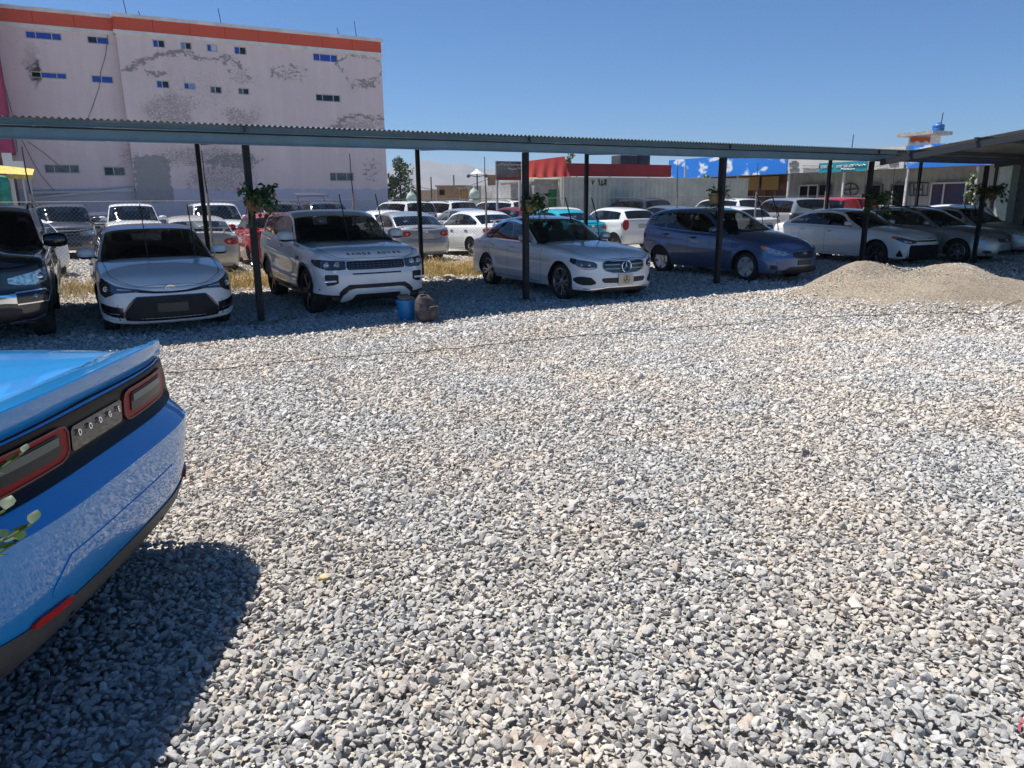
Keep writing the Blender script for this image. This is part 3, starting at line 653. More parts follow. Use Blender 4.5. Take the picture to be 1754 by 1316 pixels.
def evoque():
    sp = dict(L=4.36, W=1.90, H=1.63, R=.365, axles=(-.87, -3.53), paint=WHITE(), clear=.24,
        rim=[(0, .86), (-.1, .90), (-.35, .99), (-.8, 1.045), (-1.35, 1.08), (-2.3, 1.12), (-3.6, 1.19), (-4.2, 1.22), (-4.36, 1.21)],
        top=[(0, .86), (-.08, .93), (-.3, 1.02), (-.8, 1.09), (-1.3, 1.11), (-4.2, 1.24), (-4.36, 1.22)],
        nose=[(.22, .16), (.3, .06), (.38, .01), (.5, .0), (.66, .0), (.70, .02), (.8, .05), (.95, .1)], tail=[(.3, .10), (.4, .02), (.5, .0), (.66, .0), (.70, .05), (1.0, .06), (1.2, .1)],
        side=[(-.85, .07), (-.70, .01), (-.6, .0), (-.52, .02), (-.36, .012), (-.30, .0), (-.24, .0), (-.12, .025), (0, .06)], sill=[(0, .30), (-.3, .33), (-.6, .34), (-2.3, .32), (-4, .36), (-5.2, .4)],
        gh=[(-1.22, 1.12, -1.48, None), (-1.6, 1.33, -1.78, 1.26), (-1.98, 1.52, -2.08, 1.47), (-2.5, 1.62, -2.52, 1.57), (-3.2, 1.59, -3.2, 1.54), (-3.98, 1.52, -3.96, 1.47), (-4.28, 1.24, -4.2, None)],
        ws=(.05, 2.0), rs=(5.08, 5.9), windows=[(-1.6, -2.45), (-2.5, -3.3), (-3.36, -4.0)], tumble=.30, tum2=.05, br=.32, bf=.5, pf=2.7, wf=.965, wr=.97, rimr=.27, tw=.25,
        black_a=True, lower_black=lin([(0, .33), (-.3, .36), (-.6, .38), (-4, .40), (-4.4, .45)]), glass_f=GLASSM(), glass_s=glass('tinted_window_glass', (.25, .28, .3), .9), spokes='five', rim_m=ALLOYD(), round=.05, crown=3.5)
    s = Car(sp, Wp(*POS['evoque']), HDG + rad(1.5), 'white compact luxury SUV with black wheels, blue bucket standing at its front', 'SUV', group=G_R).build()
    hl = [(.50, .735, .86), (.60, .725, .865), (.78, .725, .875), (.92, .76, .885), (1.05, .80, .885), (1.18, .85, .885)]
    o = s.patch('headlight', 'f', hl, DRKL(), off=.008)
    for k, sg in ((0, 1), (1, -1)):
        for a in (.63, .80):
            p = s.S(a, .80, .004); b = MB(); b.sphere((p[0] - .012, p[1] * sg, p[2]), .043, 14, 10); b.lathe([(.044, 0), (.052, .006), (.055, .0)], 18, 'x', (p[0] - .004, p[1] * sg, p[2]), 1); b.build('projector_lamp', [CLRL(), CHROME()], o[k], True)
    s.patch('grille', 'f', s.sym([(0, .725, .855), (.46, .728, .855), (.485, .76, .85)]), GBLACK(), off=.008, sides='C')
    b = MB()
    for z in (.752, .785, .818): s.strip('f', [(0, z), (.44, z)], w=.012, off=.017, mb=b)
    for y in np.arange(.05, .45, .065): s.strip('f', [(y, .74), (y, .845)], w=.008, off=.014, mb=b)
    b.build('grille_slat', [mat('grille_grey', (.12, .12, .125), .35, .6)], s.root)
    s.patch('fog_lamp_recess', 'f', [(.62, .53, .655), (.70, .50, .66), (.80, .49, .66), (.83, .53, .65)], BLACK(), off=.006)
    for sg in (1, -1):
        p = s.S(.72, .565, .02); b = MB(); b.rbox((p[0], p[1] * sg, .56), (.03, .24, .045), .014); b.rbox((p[0] + .01, p[1] * sg, .56), (.02, .15, .03), .01, mi=1); b.build('fog_lamp', [CHROME(), LEDM()], s.root, True)
    b = MB(); s.strip('f', [(0, .665), (.40, .665)], w=.02, off=.004, mb=b); b.build('bumper_groove', [BLACK()], s.root)
    s.patch('lower_grille', 'f', s.sym([(0, .42, .50), (.46, .42, .50), (.56, .33, .44), (.62, .30, .38)]), BLACK(), off=.006, sides='C')
    s.patch('skid_plate', 'f', s.sym([(0, .35, .44), (.36, .35, .44), (.42, .27, .43), (.56, .22, .34), (.61, .22, .26)]), WHITE(), off=.022, sides='C', nz=4)
    s.patch('skid_plate_opening', 'f', s.sym([(0, .24, .345), (.34, .24, .345), (.42, .24, .27)]), BLACK(), off=.026, sides='C', nz=4)
    for sg in (1, -1):
        p = s.S(.66, .70, .003); b = MB(); b.rbox((p[0], p[1] * sg, .705), (.006, .09, .045), .002); b.build('washer_cover', [WHITE()], s.root)
        p = s.S(.95, .43, .006); b = MB(); b.sphere((p[0], p[1] * sg, p[2]), .012, 8, 6); b.build('parking_sensor', [BLACK()], s.root)
    ctext(s, 'RANGE ROVER', -.13, .085, mat('letter_grey', (.10, .10, .11), .3, .5), space=1.55)
    p = s.S(.05, .60, .006)
    s.seams((-1.3, -2.47, -3.42)); s.handle((-2.35, -3.3)); s.mirror(-1.68, size=1.25); s.wipers(ys=(.62, -.05), ln=.62, lean=.0)
    b = MB(); s.strip('s', [(-1.28, .88), (-1.12, .86)], w=.06, off=.006, mb=b); b.build('fender_vent', [GBLACK()], s.root)
    # black arch cladding
    b = MB()
    for xa in (s.axf, s.axr): s.strip('s', [(xa + (s.Ra + .022) * math.cos(t), s.R + (s.Ra + .022) * math.sin(t)) for t in np.linspace(0, math.pi, 19)], w=.045, off=.008, mb=b)
    b.build('arch_trim', [BLACK()], s.root)
    return s
def mercedes():
    sp = sedan_spec(WHITE(), L=4.69, W=1.81, H=1.442, R=.325, axles=(-.79, -3.63), bf=.6, pf=2.4, br=.5,
        rim=[(0, .70), (-.08, .73), (-.35, .80), (-.8, .88), (-1.4, .93), (-2.4, .955), (-3.4, .97), (-4.1, .96), (-4.5, .93), (-4.69, .90)],
        top=[(0, .70), (-.06, .77), (-.35, .865), (-.9, .95), (-1.45, 1.0), (-3.9, 1.04), (-4.3, 1.03), (-4.69, .97)],
        nose=[(.12, .1), (.2, .01), (.28, .0), (.45, .0), (.5, .012), (.72, .03), (.78, .06)], side=[(-.80, .10), (-.66, .03), (-.52, .0), (-.42, .012), (-.3, .018), (-.17, .0), (-.14, .012), (0, .05)],
        gh=[(-1.42, 1.0, -1.70, None), (-1.9, 1.23, -2.1, 1.16), (-2.3, 1.385, -2.4, 1.325), (-2.85, 1.442, -2.85, 1.385), (-3.3, 1.41, -3.27, 1.35), (-3.62, 1.33, -3.52, 1.28), (-4.25, 1.035, -4.15, None)],
        windows=[(-1.86, -2.66), (-2.71, -3.42), (-3.47, -3.84)], belt='full', glass_s=glass('tinted_window_glass', (.25, .28, .3), .9), spokes='ten', rimr=.245, cabin_m=CABIN(), seat_m=CABINL(), roof_black=True)
    s = Car(sp, Wp(*POS['merc']), HDG + rad(.5), 'white luxury sedan with big star in its grille and cream plate', 'car', group=G_R).build()
    hl = [(.56, .60, .66), (.62, .575, .70), (.76, .565, .72), (.90, .60, .735), (1.0, .655, .75), (1.1, .70, .758)]
    o = s.patch('headlight', 'f', hl, DRKL(), off=.008)
    for k, sg in ((0, 1), (1, -1)):
        for a, m in ((.70, CLRL()), (.84, CLRL())):
            p = s.S(a, .645, .002); b = MB(); b.sphere((p[0] - .012, p[1] * sg, p[2]), .034, 12, 8); b.build('projector_lamp', [m], o[k], True)
        b = MB()
        s.strip('f', [(.60, .60), (.76, .583), (.90, .615), (.98, .655)], w=.012, off=.015, mb=b, sides='L' if sg > 0 else 'R'); b.build('daytime_lamp', [LEDM()], o[k])
    s.patch('grille', 'f', s.sym([(0, .50, .715), (.26, .51, .71), (.40, .55, .695), (.45, .61, .67)]), GBLACK(), off=.006, sides='C')
    b = MB(); s.strip('f', [(0, .496), (.26, .505), (.41, .545), (.462, .61), (.45, .68), (.40, .702), (.26, .718), (0, .722)], w=.012, off=.013, mb=b)
    for z in (.575, .645): s.strip('f', [(.09, z), (.44 - abs(z - .62) * .5, z + .004)], w=.022, off=.018, mb=b)
    b.build('grille_bar', [mat('satin_grille_bar', (.22, .23, .25), .3, .9)], s.root)
    p = s.S(.001, .61, .03); b = MB(); r = .098
    b.tube([(p[0] + .01, r * math.cos(t), .61 + r * math.sin(t)) for t in np.linspace(0, 2 * math.pi, 33)], .010, 6)
    for k in range(3):
        t = math.pi / 2 + k * 2 * math.pi / 3; tip = Vector((p[0] + .01, r * math.cos(t), .61 + r * math.sin(t))); c = Vector((p[0] + .022, 0, .61)); n = Vector((0, -math.sin(t), math.cos(t))) * .019
        b.add([tip, Vector((p[0] + .008, 0, .61)) + n, c, Vector((p[0] + .008, 0, .61)) - n], [(0, 1, 2), (0, 2, 3)])
    b.build('star_emblem', [CHROME()], s.root)
    o = s.patch('number_plate', 'f', s.sym([(0, .30, .47), (.16, .30, .47)]), mat('cream_plate', (.62, .52, .36), .5), off=.025, sides='C')
    p = s.S(.001, .385, .042); b = MB(); r = .06
    b.tube([(p[0], r * math.cos(t), .385 + r * math.sin(t)) for t in np.linspace(0, 2 * math.pi, 25)], .004, 4)
    for k in range(3):
        t = math.pi / 2 + k * 2 * math.pi / 3; b.bar((p[0], 0, .385), (p[0], r * math.cos(t), .385 + r * math.sin(t)), .008)
    b.build('plate_star', [mat('plate_print', (.03, .03, .03), .6)], o[0])
    s.patch('lower_grille', 'f', s.sym([(0, .325, .42), (.42, .335, .42), (.47, .37, .41)]), BLACK(), off=.006, sides='C')
    s.patch('bumper_intake', 'f', [(.58, .325, .36), (.66, .30, .43), (.82, .30, .45), (.93, .33, .44), (1.0, .38, .41)], mat('intake_mesh', (.02, .02, .022), .6, bump=1, bscale=90), off=.006)
    b = MB(); s.strip('f', [(0, .262), (.35, .262), (.55, .235), (.8, .232)], w=.014, off=.012, mb=b); b.build('bumper_chrome', [CHROME()], s.root)
    s.patch('chin', 'f', s.sym([(0, .17, .245), (.36, .17, .245), (.6, .175, .21)]), BLACK(), off=.006, sides='C')
    s.patch('tail_light', 'r', [(.55, .70, .86), (.8, .72, .88), (1.0, .78, .87)], REDL(), off=.008)
    ctext(s, ' ', -.2, .05, CHROME()) if False else None
    b = MB(); b.lathe([(.03, .004), (.001, .007)], 16, 'z', (-.12 + s.ox, 0, s.topz(-.12, 0))); b.build('hood_badge', [GBLACK()], s.root)
    s.seams((-1.42, -2.68, -3.5)); s.handle((-2.52, -3.38)); s.mirror(-1.92, size=1.0, m=mat('mirror_shell', (.55, .56, .57), .25, .3, 1)); s.wipers(ys=(.45, -.18), ln=.66, lean=.12)
    return s
def matrix():
    sp = hatch_spec(BLUEP(), L=4.35, W=1.775, H=1.55, R=.315, axles=(-.87, -3.47), bf=.62, pf=2.3, br=.4,
        rim=[(0, .64), (-.1, .68), (-.4, .79), (-.9, .90), (-1.3, .96), (-2.3, .99), (-3.4, 1.05), (-4.1, 1.10), (-4.35, 1.08)],
        top=[(0, .66), (-.08, .74), (-.4, .90), (-.9, 1.02), (-1.2, 1.06), (-4.1, 1.14), (-4.35, 1.1)],
        gh=[(-1.08, 1.05, -1.42, None), (-1.6, 1.29, -1.85, 1.20), (-2.1, 1.485, -2.22, 1.42), (-2.7, 1.555, -2.7, 1.49), (-3.4, 1.545, -3.38, 1.48), (-3.95, 1.47, -3.9, 1.41), (-4.28, 1.12, -4.2, None)],
        windows=[(-1.5, -2.52), (-2.6, -3.32), (-3.42, -3.98)], tumble=.33, spokes='cover', rim_m=mat('wheel_cover', (.62, .63, .65), .3, .5), glass_s=glass('tinted_window_glass', (.25, .28, .3), .9), cabin_m=CABIN(), beltm=.03)
    s = Car(sp, Wp(*POS['matrix']), HDG + rad(4), 'slate blue five-door hatchback with amber corner lamps and silver wheel covers', 'car', group=G_R).build()
    hl = [(.46, .60, .63), (.56, .575, .665), (.72, .58, .70), (.88, .63, .735), (.98, .69, .76), (1.04, .735, .765)]
    o = s.patch('headlight', 'f', hl, CLRL(), off=.008); s.patch('turn_lamp', 'f', [(.96, .675, .755), (1.02, .70, .768), (1.08, .735, .77)], AMBL(), off=.012)
    s.patch('grille', 'f', s.sym([(0, .50, .655), (.2, .505, .65), (.34, .545, .62)]), BLACK(), off=.006, sides='C'); oval_emblem(s, 'f', .59, .14, .09, off=.0)
    b = MB()
    for z in (.53, .565, .62): s.strip('f', [(0, z), (.29, z)], w=.008, off=.012, mb=b)
    b.build('grille_slat', [DGREY()], s.root)
    s.patch('lower_grille', 'f', s.sym([(0, .20, .34), (.40, .20, .34), (.62, .21, .24)]), BLACK(), off=.008, sides='C')
    s.patch('fog_lamp_recess', 'f', [(.68, .30, .36), (.76, .28, .38), (.84, .30, .38)], BLACK(), off=.006); s.plate('f', .42, .42, .10, mat('dark_plate', (.05, .05, .052), .4))
    s.patch('tail_light', 'r', [(.52, .92, 1.06), (.7, .80, 1.06), (.82, .88, 1.06)], REDL(), off=.008)
    s.seams((-1.25, -2.55, -3.45)); s.handle((-2.38, -3.28), m=BLACK()); s.mirror(-1.72, size=1.0); s.wipers(ys=(.45, -.1), ln=.62, lean=.15)
    return s
def corolla_sedan():
    sp = sedan_spec(WHITE(), L=4.64, W=1.78, H=1.435, R=.32, axles=(-.95, -3.65), bf=.62, pf=2.3,
        rim=[(0, .655), (-.08, .675), (-.3, .76), (-.8, .86), (-1.35, .93), (-2.3, .95), (-3.4, .98), (-4.2, 1.0), (-4.64, .97)],
        top=[(0, .665), (-.06, .705), (-.4, .83), (-.9, .94), (-1.25, .985), (-3.9, 1.06), (-4.25, 1.06), (-4.64, 1.0)],
        nose=[(.12, .16), (.2, .03), (.25, .0), (.5, .0), (.56, .01), (.66, .05), (.75, .09)],
        gh=[(-1.22, .985, -1.5, None), (-1.65, 1.20, -1.85, 1.13), (-2.05, 1.375, -2.18, 1.315), (-2.65, 1.44, -2.66, 1.375), (-3.2, 1.42, -3.15, 1.35), (-3.62, 1.32, -3.5, 1.27), (-4.2, 1.055, -4.1, None)], glass_f=glass('dark_windshield', (.16, .18, .18), .9), spokes='five', rim_m=ALLOYD(),
        glass_s=glass('tinted_window_glass', (.25, .28, .3), .9))
    s = Car(sp, Wp(*POS['corolla']), HDG + rad(1.4), 'white sporty sedan with wide black lower grille, left of the flowerpot post', 'car', group=G_R).build()
    corolla_front(s); s.seams((-1.35, -2.53, -3.4)); s.handle((-2.4, -3.3)); s.mirror(-1.78, size=1.12); s.wipers(ys=(.5, -.15), ln=.62, lean=.1)
    return s
def corolla_old():
    sp = sedan_spec(WHITE(), L=4.64, W=1.78, H=1.455, R=.32, axles=(-.95, -3.65), bf=.62, pf=2.3,
        rim=[(0, .70), (-.1, .73), (-.35, .80), (-.8, .88), (-1.35, .94), (-2.3, .97), (-3.4, 1.0), (-4.2, 1.01), (-4.64, .98)],
        top=[(0, .70), (-.08, .76), (-.4, .87), (-.9, .96), (-1.25, 1.0), (-3.9, 1.07), (-4.25, 1.07), (-4.64, 1.0)], rim_m=ALLOYD(), spokes='five', glass_s=glass('tinted_window_glass', (.25, .28, .3), .9), roof_glass=None)
    s = Car(sp, Wp(*POS['corolla2']), HDG + rad(1), 'white sedan with its lower front bumper missing, behind the gravel mound', 'car', group=G_R).build()
    s.patch('headlight', 'f', [(.48, .60, .66), (.66, .57, .69), (.85, .62, .735), (1.02, .69, .76), (1.12, .73, .765)], DRKL(), off=.008); s.patch('turn_lamp', 'f', [(.98, .70, .745), (1.10, .73, .762)], AMBL(), off=.013)
    s.patch('headlamp_lens', 'f', [(.62, .60, .63), (.8, .61, .66)], CLRL(), off=.012)
    s.patch('grille', 'f', s.sym([(0, .625, .665), (.48, .63, .665)]), GBLACK(), off=.008, sides='C'); oval_emblem(s, 'f', .68, .12, .08, off=-.0)
    s.patch('bumper_opening', 'f', s.sym([(0, .15, .55), (.62, .15, .55), (.66, .15, .50)]), mat('bare_bumper_void', (.006, .006, .006), .9), off=.006, sides='C')
    s.patch('fog_lamp_recess', 'f', [(.80, .26, .28), (.88, .25, .43), (.96, .26, .30)], GBLACK(), off=.008)
    s.seams((-1.35, -2.53, -3.4)); s.handle((-2.4, -3.3)); s.mirror(-1.78, size=1.05); s.wipers(ys=(.5, -.1), ln=.6, lean=.2)
    b = MB(); b.rbox((-2.5 + s.ox, 0, 1.13), (.12, .5, .3), .04); b.build('red_headrest_cover', [mat('red_cloth', (.5, .05, .03), .9)], s.root, True)
    return s
def fielder():
    sp = hatch_spec(SILVER(), L=4.42, W=1.70, H=1.52, R=.31, axles=(-.86, -3.46), bf=.6, pf=2.3, br=.35,
        rim=[(0, .66), (-.1, .69), (-.35, .77), (-.8, .86), (-1.25, .92), (-2.3, .95), (-3.4, .98), (-4.2, 1.0), (-4.42, .98)],
        top=[(0, .67), (-.08, .74), (-.4, .86), (-.9, .95), (-1.2, .98), (-4.2, 1.02), (-4.42, 1.0)],
        gh=[(-1.12, .98, -1.42, None), (-1.6, 1.22, -1.8, 1.14), (-2.0, 1.39, -2.12, 1.33), (-2.6, 1.47, -2.6, 1.41), (-3.4, 1.46, -3.4, 1.40), (-4.1, 1.40, -4.05, 1.34), (-4.36, 1.02, -4.3, None)],
        windows=[(-1.5, -2.45), (-2.52, -3.3), (-3.38, -4.1)], glass_s=GLASSM(), spokes='six', cabin_m=CABINL())
    s = Car(sp, Wp(*POS['fielder']), HDG + rad(4), 'silver estate car with black roof rails, behind the right of the mound', 'car', group=G_R).build()
    s.patch('headlight', 'f', [(.44, .57, .64), (.56, .55, .67), (.74, .56, .69), (.9, .60, .70), (.96, .64, .70)], CLRL(), off=.008)
    s.patch('grille', 'f', s.sym([(0, .55, .66), (.3, .56, .655), (.38, .60, .65)]), mat('grille_grey', (.12, .12, .125), .35, .6), off=.006, sides='C'); oval_emblem(s, 'f', .61, .12, .08)
    s.patch('lower_grille', 'f', s.sym([(0, .24, .35), (.34, .25, .34)]), BLACK(), off=.006, sides='C'); s.patch('fog_lamp_recess', 'f', [(.55, .28, .33), (.7, .27, .36), (.78, .30, .34)], BLACK(), off=.006)
    s.plate('f', .43, .36, .12, mat('worn_plate', (.3, .3, .28), .5, var=.5, vscale=30))
    s.seams((-1.25, -2.48, -3.36)); s.handle((-2.35, -3.25)); s.mirror(-1.7, size=.95); s.wipers(ys=(.5, -.1), ln=.6, lean=.2); s.rails(-2.2, -3.9)
    return s
def runner():
    sp = suv_spec(BLKP(), L=4.82, W=1.925, H=1.80, R=.39, axles=(-.95, -3.74), glass_f=GLASSD(), glass_s=GLASSD(), glass_r=GLASSD(), spokes='five', rim_m=ALLOYD(), flare=.03,
        nose=[(.25, .14), (.35, .02), (.42, .0), (.66, .0), (.70, .03), (.95, .05), (1.05, .09)], bulge=(.03, .45),
        rim=[(0, .98), (-.1, 1.02), (-.4, 1.09), (-.9, 1.13), (-1.3, 1.15), (-2.3, 1.17), (-3.6, 1.18), (-4.82, 1.18)], top=[(0, .99), (-.1, 1.07), (-.4, 1.15), (-.9, 1.2), (-1.3, 1.21), (-4.6, 1.22), (-4.82, 1.2)])
    s = Car(sp, Wp(*POS['runner']), HDG + rad(1), 'black off-road SUV with chrome bumper bar, cut off by the left edge', 'SUV', group=G_R).build()
    o = s.patch('headlight', 'f', [(.50, .80, .86), (.62, .775, .89), (.82, .77, .93), (.95, .80, .97), (1.03, .86, .98)], CLRL(), off=.01)
    for k, sg in ((0, 1), (1, -1)):
        p = s.S(.88, .86, .012); b = MB(); b.sphere((p[0] - .02, p[1] * sg, p[2]), .05, 14, 10); b.build('projector_lamp', [CHROME()], o[k], True)
    s.patch('grille', 'f', s.sym([(0, .74, .96), (.44, .78, .95)]), GBLACK(), off=.01, sides='C')
    b = MB()
    for z in (.80, .86, .92): s.strip('f', [(0, z), (.40, z)], w=.02, off=.02, mb=b)
    b.build('grille_bar', [DGREY()], s.root)
    s.patch('bumper_bar', 'f', s.sym([(0, .56, .66), (.46, .56, .665), (.56, .55, .68)]), CHROME(), off=.025, sides='C')
    s.patch('fog_lamp_recess', 'f', [(.57, .54, .68), (.9, .56, .70), (.94, .60, .69)], GBLACK(), off=.02)
    b = MB(); s.strip('f', [(.56, .685), (.9, .71), (.96, .66), (.92, .56), (.56, .54)], w=.016, off=.028, mb=b); b.build('fog_lamp_surround', [CHROME()], s.root)
    for sg in (1, -1):
        p = s.S(.76, .625, .03); b = MB(); b.sphere((p[0] - .01, p[1] * sg, p[2]), .035, 12, 8); b.build('fog_lamp', [CLRL()], s.root, True)
    s.patch('lower_grille', 'f', s.sym([(0, .34, .50), (.5, .35, .50), (.6, .40, .48)]), BLACK(), off=.01, sides='C')
    b = MB(); s.strip('f', [(.45, .31), (.75, .34), (.86, .38)], w=.02, off=.014, mb=b); b.build('chin_trim', [CHROME()], s.root)
    s.seams((-1.4, -2.55, -3.5)); s.mirror(-1.65, size=1.45, m=GBLACK(), dy=.12); s.rails(-2.3, -4.1); s.handle((-2.4, -3.4)); s.wipers(up=False, ys=(.5,), ln=.001) if False else None
    return s
def farsedan(label, key, p, hd, **k):
    sp = sedan_spec(p, glass_s=GLASSM(), H=1.5, spokes='many', **k)
    s = Car(sp, Wp(*POS[key]), hd, label, 'car', group=G_R).build()
    s.seams((-1.35, -2.53, -3.4)); s.handle((-2.4, -3.3)); s.mirror(-1.78)
    s.patch('headlight', 'f', [(.46, .60, .66), (.6, .58, .70), (.85, .62, .73), (1.0, .68, .74)], CLRL(), off=.008); s.patch('tail_light', 'r', [(.45, .72, .88), (.8, .72, .9), (.95, .78, .88)], REDL(), off=.008)
    return s
def challenger():
    p = mat('bright_blue_paint', (.0, .235, .60), rough=.35, metal=.0, coat=1.0, spec=.4, dust=.06)
    sp = dict(L=5.02, W=1.92, H=1.46, R=.36, axles=(-1.0, -3.95), paint=p, br=.38, pr=3.6, wr=.965, bf=.5, q=1.5, archgap=.04,
        rim=[(0, .78), (-.4, .86), (-1.2, .93), (-2.4, .96), (-3.2, 1.0), (-3.7, 1.05), (-4.2, 1.05), (-4.7, 1.035), (-5.02, 1.025)], top=[(0, .78), (-.4, .92), (-1.3, 1.0), (-4.0, 1.085), (-4.6, 1.08), (-5.02, 1.05)],
        nose=[(.15, .1), (.3, .0), (.6, .0), (.8, .08)], tail=[(.16, .27), (.24, .17), (.33, .09), (.42, .055), (.50, .035), (.735, .0), (.747, .002), (.80, .085), (.85, .125), (1.005, .115), (1.03, .12), (1.08, .13)],
        side=SIDE, sill=[(0, .2), (-2, .22), (-4.3, .22), (-4.7, .245), (-5.02, .25)], clear=.27,
        gh=[(-1.75, 1.03, -2.05, None), (-2.3, 1.25, -2.5, 1.18), (-2.7, 1.4, -2.8, 1.34), (-3.1, 1.46, -3.1, 1.40), (-3.4, 1.42, -3.4, 1.36), (-3.7, 1.25, -3.62, 1.22), (-4.02, 1.09, -3.95, None)],
        ws=(.06, 2.0), rs=(4.5, 5.93), windows=[(-2.2, -3.1), (-3.16, -3.55)], tumble=.38, glass_f=GLASSD(), glass_s=GLASSD(), glass_r=GLASSD(), rr=.03, spokes='five', rim_m=ALLOYD(), tw=.27, round=.03, crown=5)
    hd = rad(DODGE[2]); s = Car(sp, (0, 0), hd, 'bright blue muscle coupe with rear spoiler and long tail lamps, near left corner', 'car', q=1.6).build()
    f = Vector((math.cos(hd), math.sin(hd), 0)); s.root.location = Vector((DODGE[0], DODGE[1], DODGE[3])) + f * (s.L / 2)
    # black tail panel
    s.patch('tail_panel', 'r', s.sym([(0, .808, 1.008), (.6, .808, 1.008), (.82, .81, 1.006), (.95, .82, 1.0), (1.02, .85, .99), (1.06, .89, .97)]), mat('tail_panel_black', (.006, .006, .008), .4, spec=.2), off=.008, sides='C', na=60, nz=10)
    for sg in 'LR':
        o = s.patch('tail_light', 'r', [(.225, .885, .95), (.245, .862, .975), (.28, .853, .982), (.72, .853, .982), (.76, .86, .976), (.785, .89, .95)], mat('deep_red_lens', (.26, .006, .010), .35, spec=.15), off=.016, sides=sg, na=30)[0]
        s.patch('lamp_inner', 'r', [(.285, .888, .955), (.30, .882, .962), (.67, .882, .962), (.69, .888, .95)], mat('lamp_dark', (.008, .014, .018), .3, spec=.3), off=.021, sides=sg, parent=o)
        s.patch('lamp_lens', 'r', [(.30, .924, .955), (.65, .924, .955)], mat('frosted_lens', (.09, .105, .095), .3), off=.026, sides=sg, parent=o)
        b = MB(); q = [(.225, .885), (.245, .862), (.28, .853), (.72, .853), (.76, .86), (.785, .89), (.785, .95), (.76, .976), (.72, .982), (.28, .982), (.245, .975), (.225, .95), (.225, .885)]
        s.strip('r', q, w=.007, off=.02, mb=b, sides=sg); b.build('lamp_bezel', [mat('lamp_bezel', (.14, .03, .03), .4)], o)
        s.patch('reflector', 'r', [(.44, .40, .418), (.47, .392, .424), (.62, .40, .432), (.65, .41, .425)] if sg == 'L' else [(.74, .41, .43), (.77, .40, .44), (.92, .42, .46), (.95, .43, .45)], mat('red_reflector', (.6, .02, .01), .15, coat=.4), off=.016, sides=sg)
    s.patch('badge_panel', 'r', s.sym([(0, .865, .960), (.185, .865, .960), (.20, .875, .95)]), mat('badge_panel_black', (.012, .012, .012), .15, coat=.5), off=.016, sides='C', na=14)
    p0 = s.S(s._a('r', np.array([.001])), np.array([.925]), .02)[0]
    M = Matrix.Translation((p0[0] - .003, 0, .928)) @ Matrix((Vector((0, -1, 0)), Vector((.12, 0, 1)).normalized(), Vector((-1, 0, .12)).normalized())).transposed().to_4x4()
    letters(s, 'DODGE', M, .032, .078, CHROME())
    # dark plastic valance along the bottom and seams
    s.patch('valance', 'r', s.sym([(0, .25, .40), (.5, .25, .405), (.8, .25, .425), (1.0, .25, .45), (1.3, .25, .41), (1.35, .26, .33)]), mat('grey_valance', (.05, .05, .052), .45, dust=.4), off=.006, sides='C', na=70, nz=8)
    for sg in 'LR':
        s.patch('clip', 'r', [(.40, .32, .332), (.412, .32, .332)], BLACK(), off=.012, sides=sg); s.patch('clip', 'r', [(.95, .34, .352), (.962, .34, .352)], BLACK(), off=.012, sides=sg)
    b = MB(); s.strip('r', [(-.46, .585), (0, .585), (.46, .585), (.56, .49), (.50, .455), (0, .45), (-.5, .455), (-.56, .49), (-.46, .585)], w=.009, off=.002, mb=b, sides='L'); s.strip('r', [(0, 1.022), (.9, 1.018), (1.1, 1.01)], w=.005, mb=b)
    s.seams((-1.9, -3.35), hood=False, extra=lambda q: (s.strip('s', [(-4.72, .42), (-4.72, .9)], mb=q), s.topstrip([(-4.35, .62), (-4.6, .72), (-4.93, .80)], .006, q), s.strip('r', [(0, 1.02), (.9, 1.016)], w=.005, mb=q)))
    # plate recess: a sunken panel
    s.patch('plate_recess', 'r', s.sym([(0, .455, .58), (.45, .455, .58), (.55, .47, .50)]), s.body_m, off=.004, sides='C', na=20)
    # spoiler along the deck edge
    b2 = MB(); P = []; n = 41; am = .81
    for i in range(n):
        a = -am + 2 * am * i / (n - 1); t = abs(a) / am; k = min(1, (1 - t) / .035) if t > .965 else 1.0; aa = s._a('r', np.array([a if abs(a) > 1e-6 else 1e-6]))
        R0 = s.S(aa, np.array([1.012]), .014)[0]; tip = s.S(aa, np.array([1.0]), .024)[0]; x1, y1 = R0[0], R0[1]
        xr = x1 - s.ox; zd = s.topz(xr + .26, y1 * .95) + .002; h = .014 + .032 * k; wd = .23 if t < .72 else .23 - .09 * min(1, (t - .72) / .1)
        P += [(x1 + wd, y1 * .985, s.topz(xr + wd, y1 * .985) - .006), (x1 + wd * .75, y1 * .99, zd + .012 * k), (x1 + wd * .35, y1 * .995, zd + h * .62), (tip[0] + .02, tip[1], zd + h * .95), (tip[0] + .004, tip[1], zd + h), (tip[0] - .0, tip[1], zd + h - .006), (tip[0] + .006, tip[1], zd + h - .042), (x1 + .03, y1, 1.02)]
    F = [(i * 8 + j, i * 8 + j + 1, (i + 1) * 8 + j + 1, (i + 1) * 8 + j) for i in range(n - 1) for j in range(7)] + [tuple(range(8)), tuple(range((n - 1) * 8, n * 8))[::-1]]
    b2.add(P, F); b2.build('spoiler', [s.body_m], s.root, True, 28)
    p1 = s.S(s._a('r', np.array([.001])), np.array([1.03]), .04)[0]
    b3 = MB(); b3.rbox((p1[0] - .0, 0, 1.09), (.008, .03, .02), .005); b3.build('camera_button', [BLACK()], s.root)
    return s
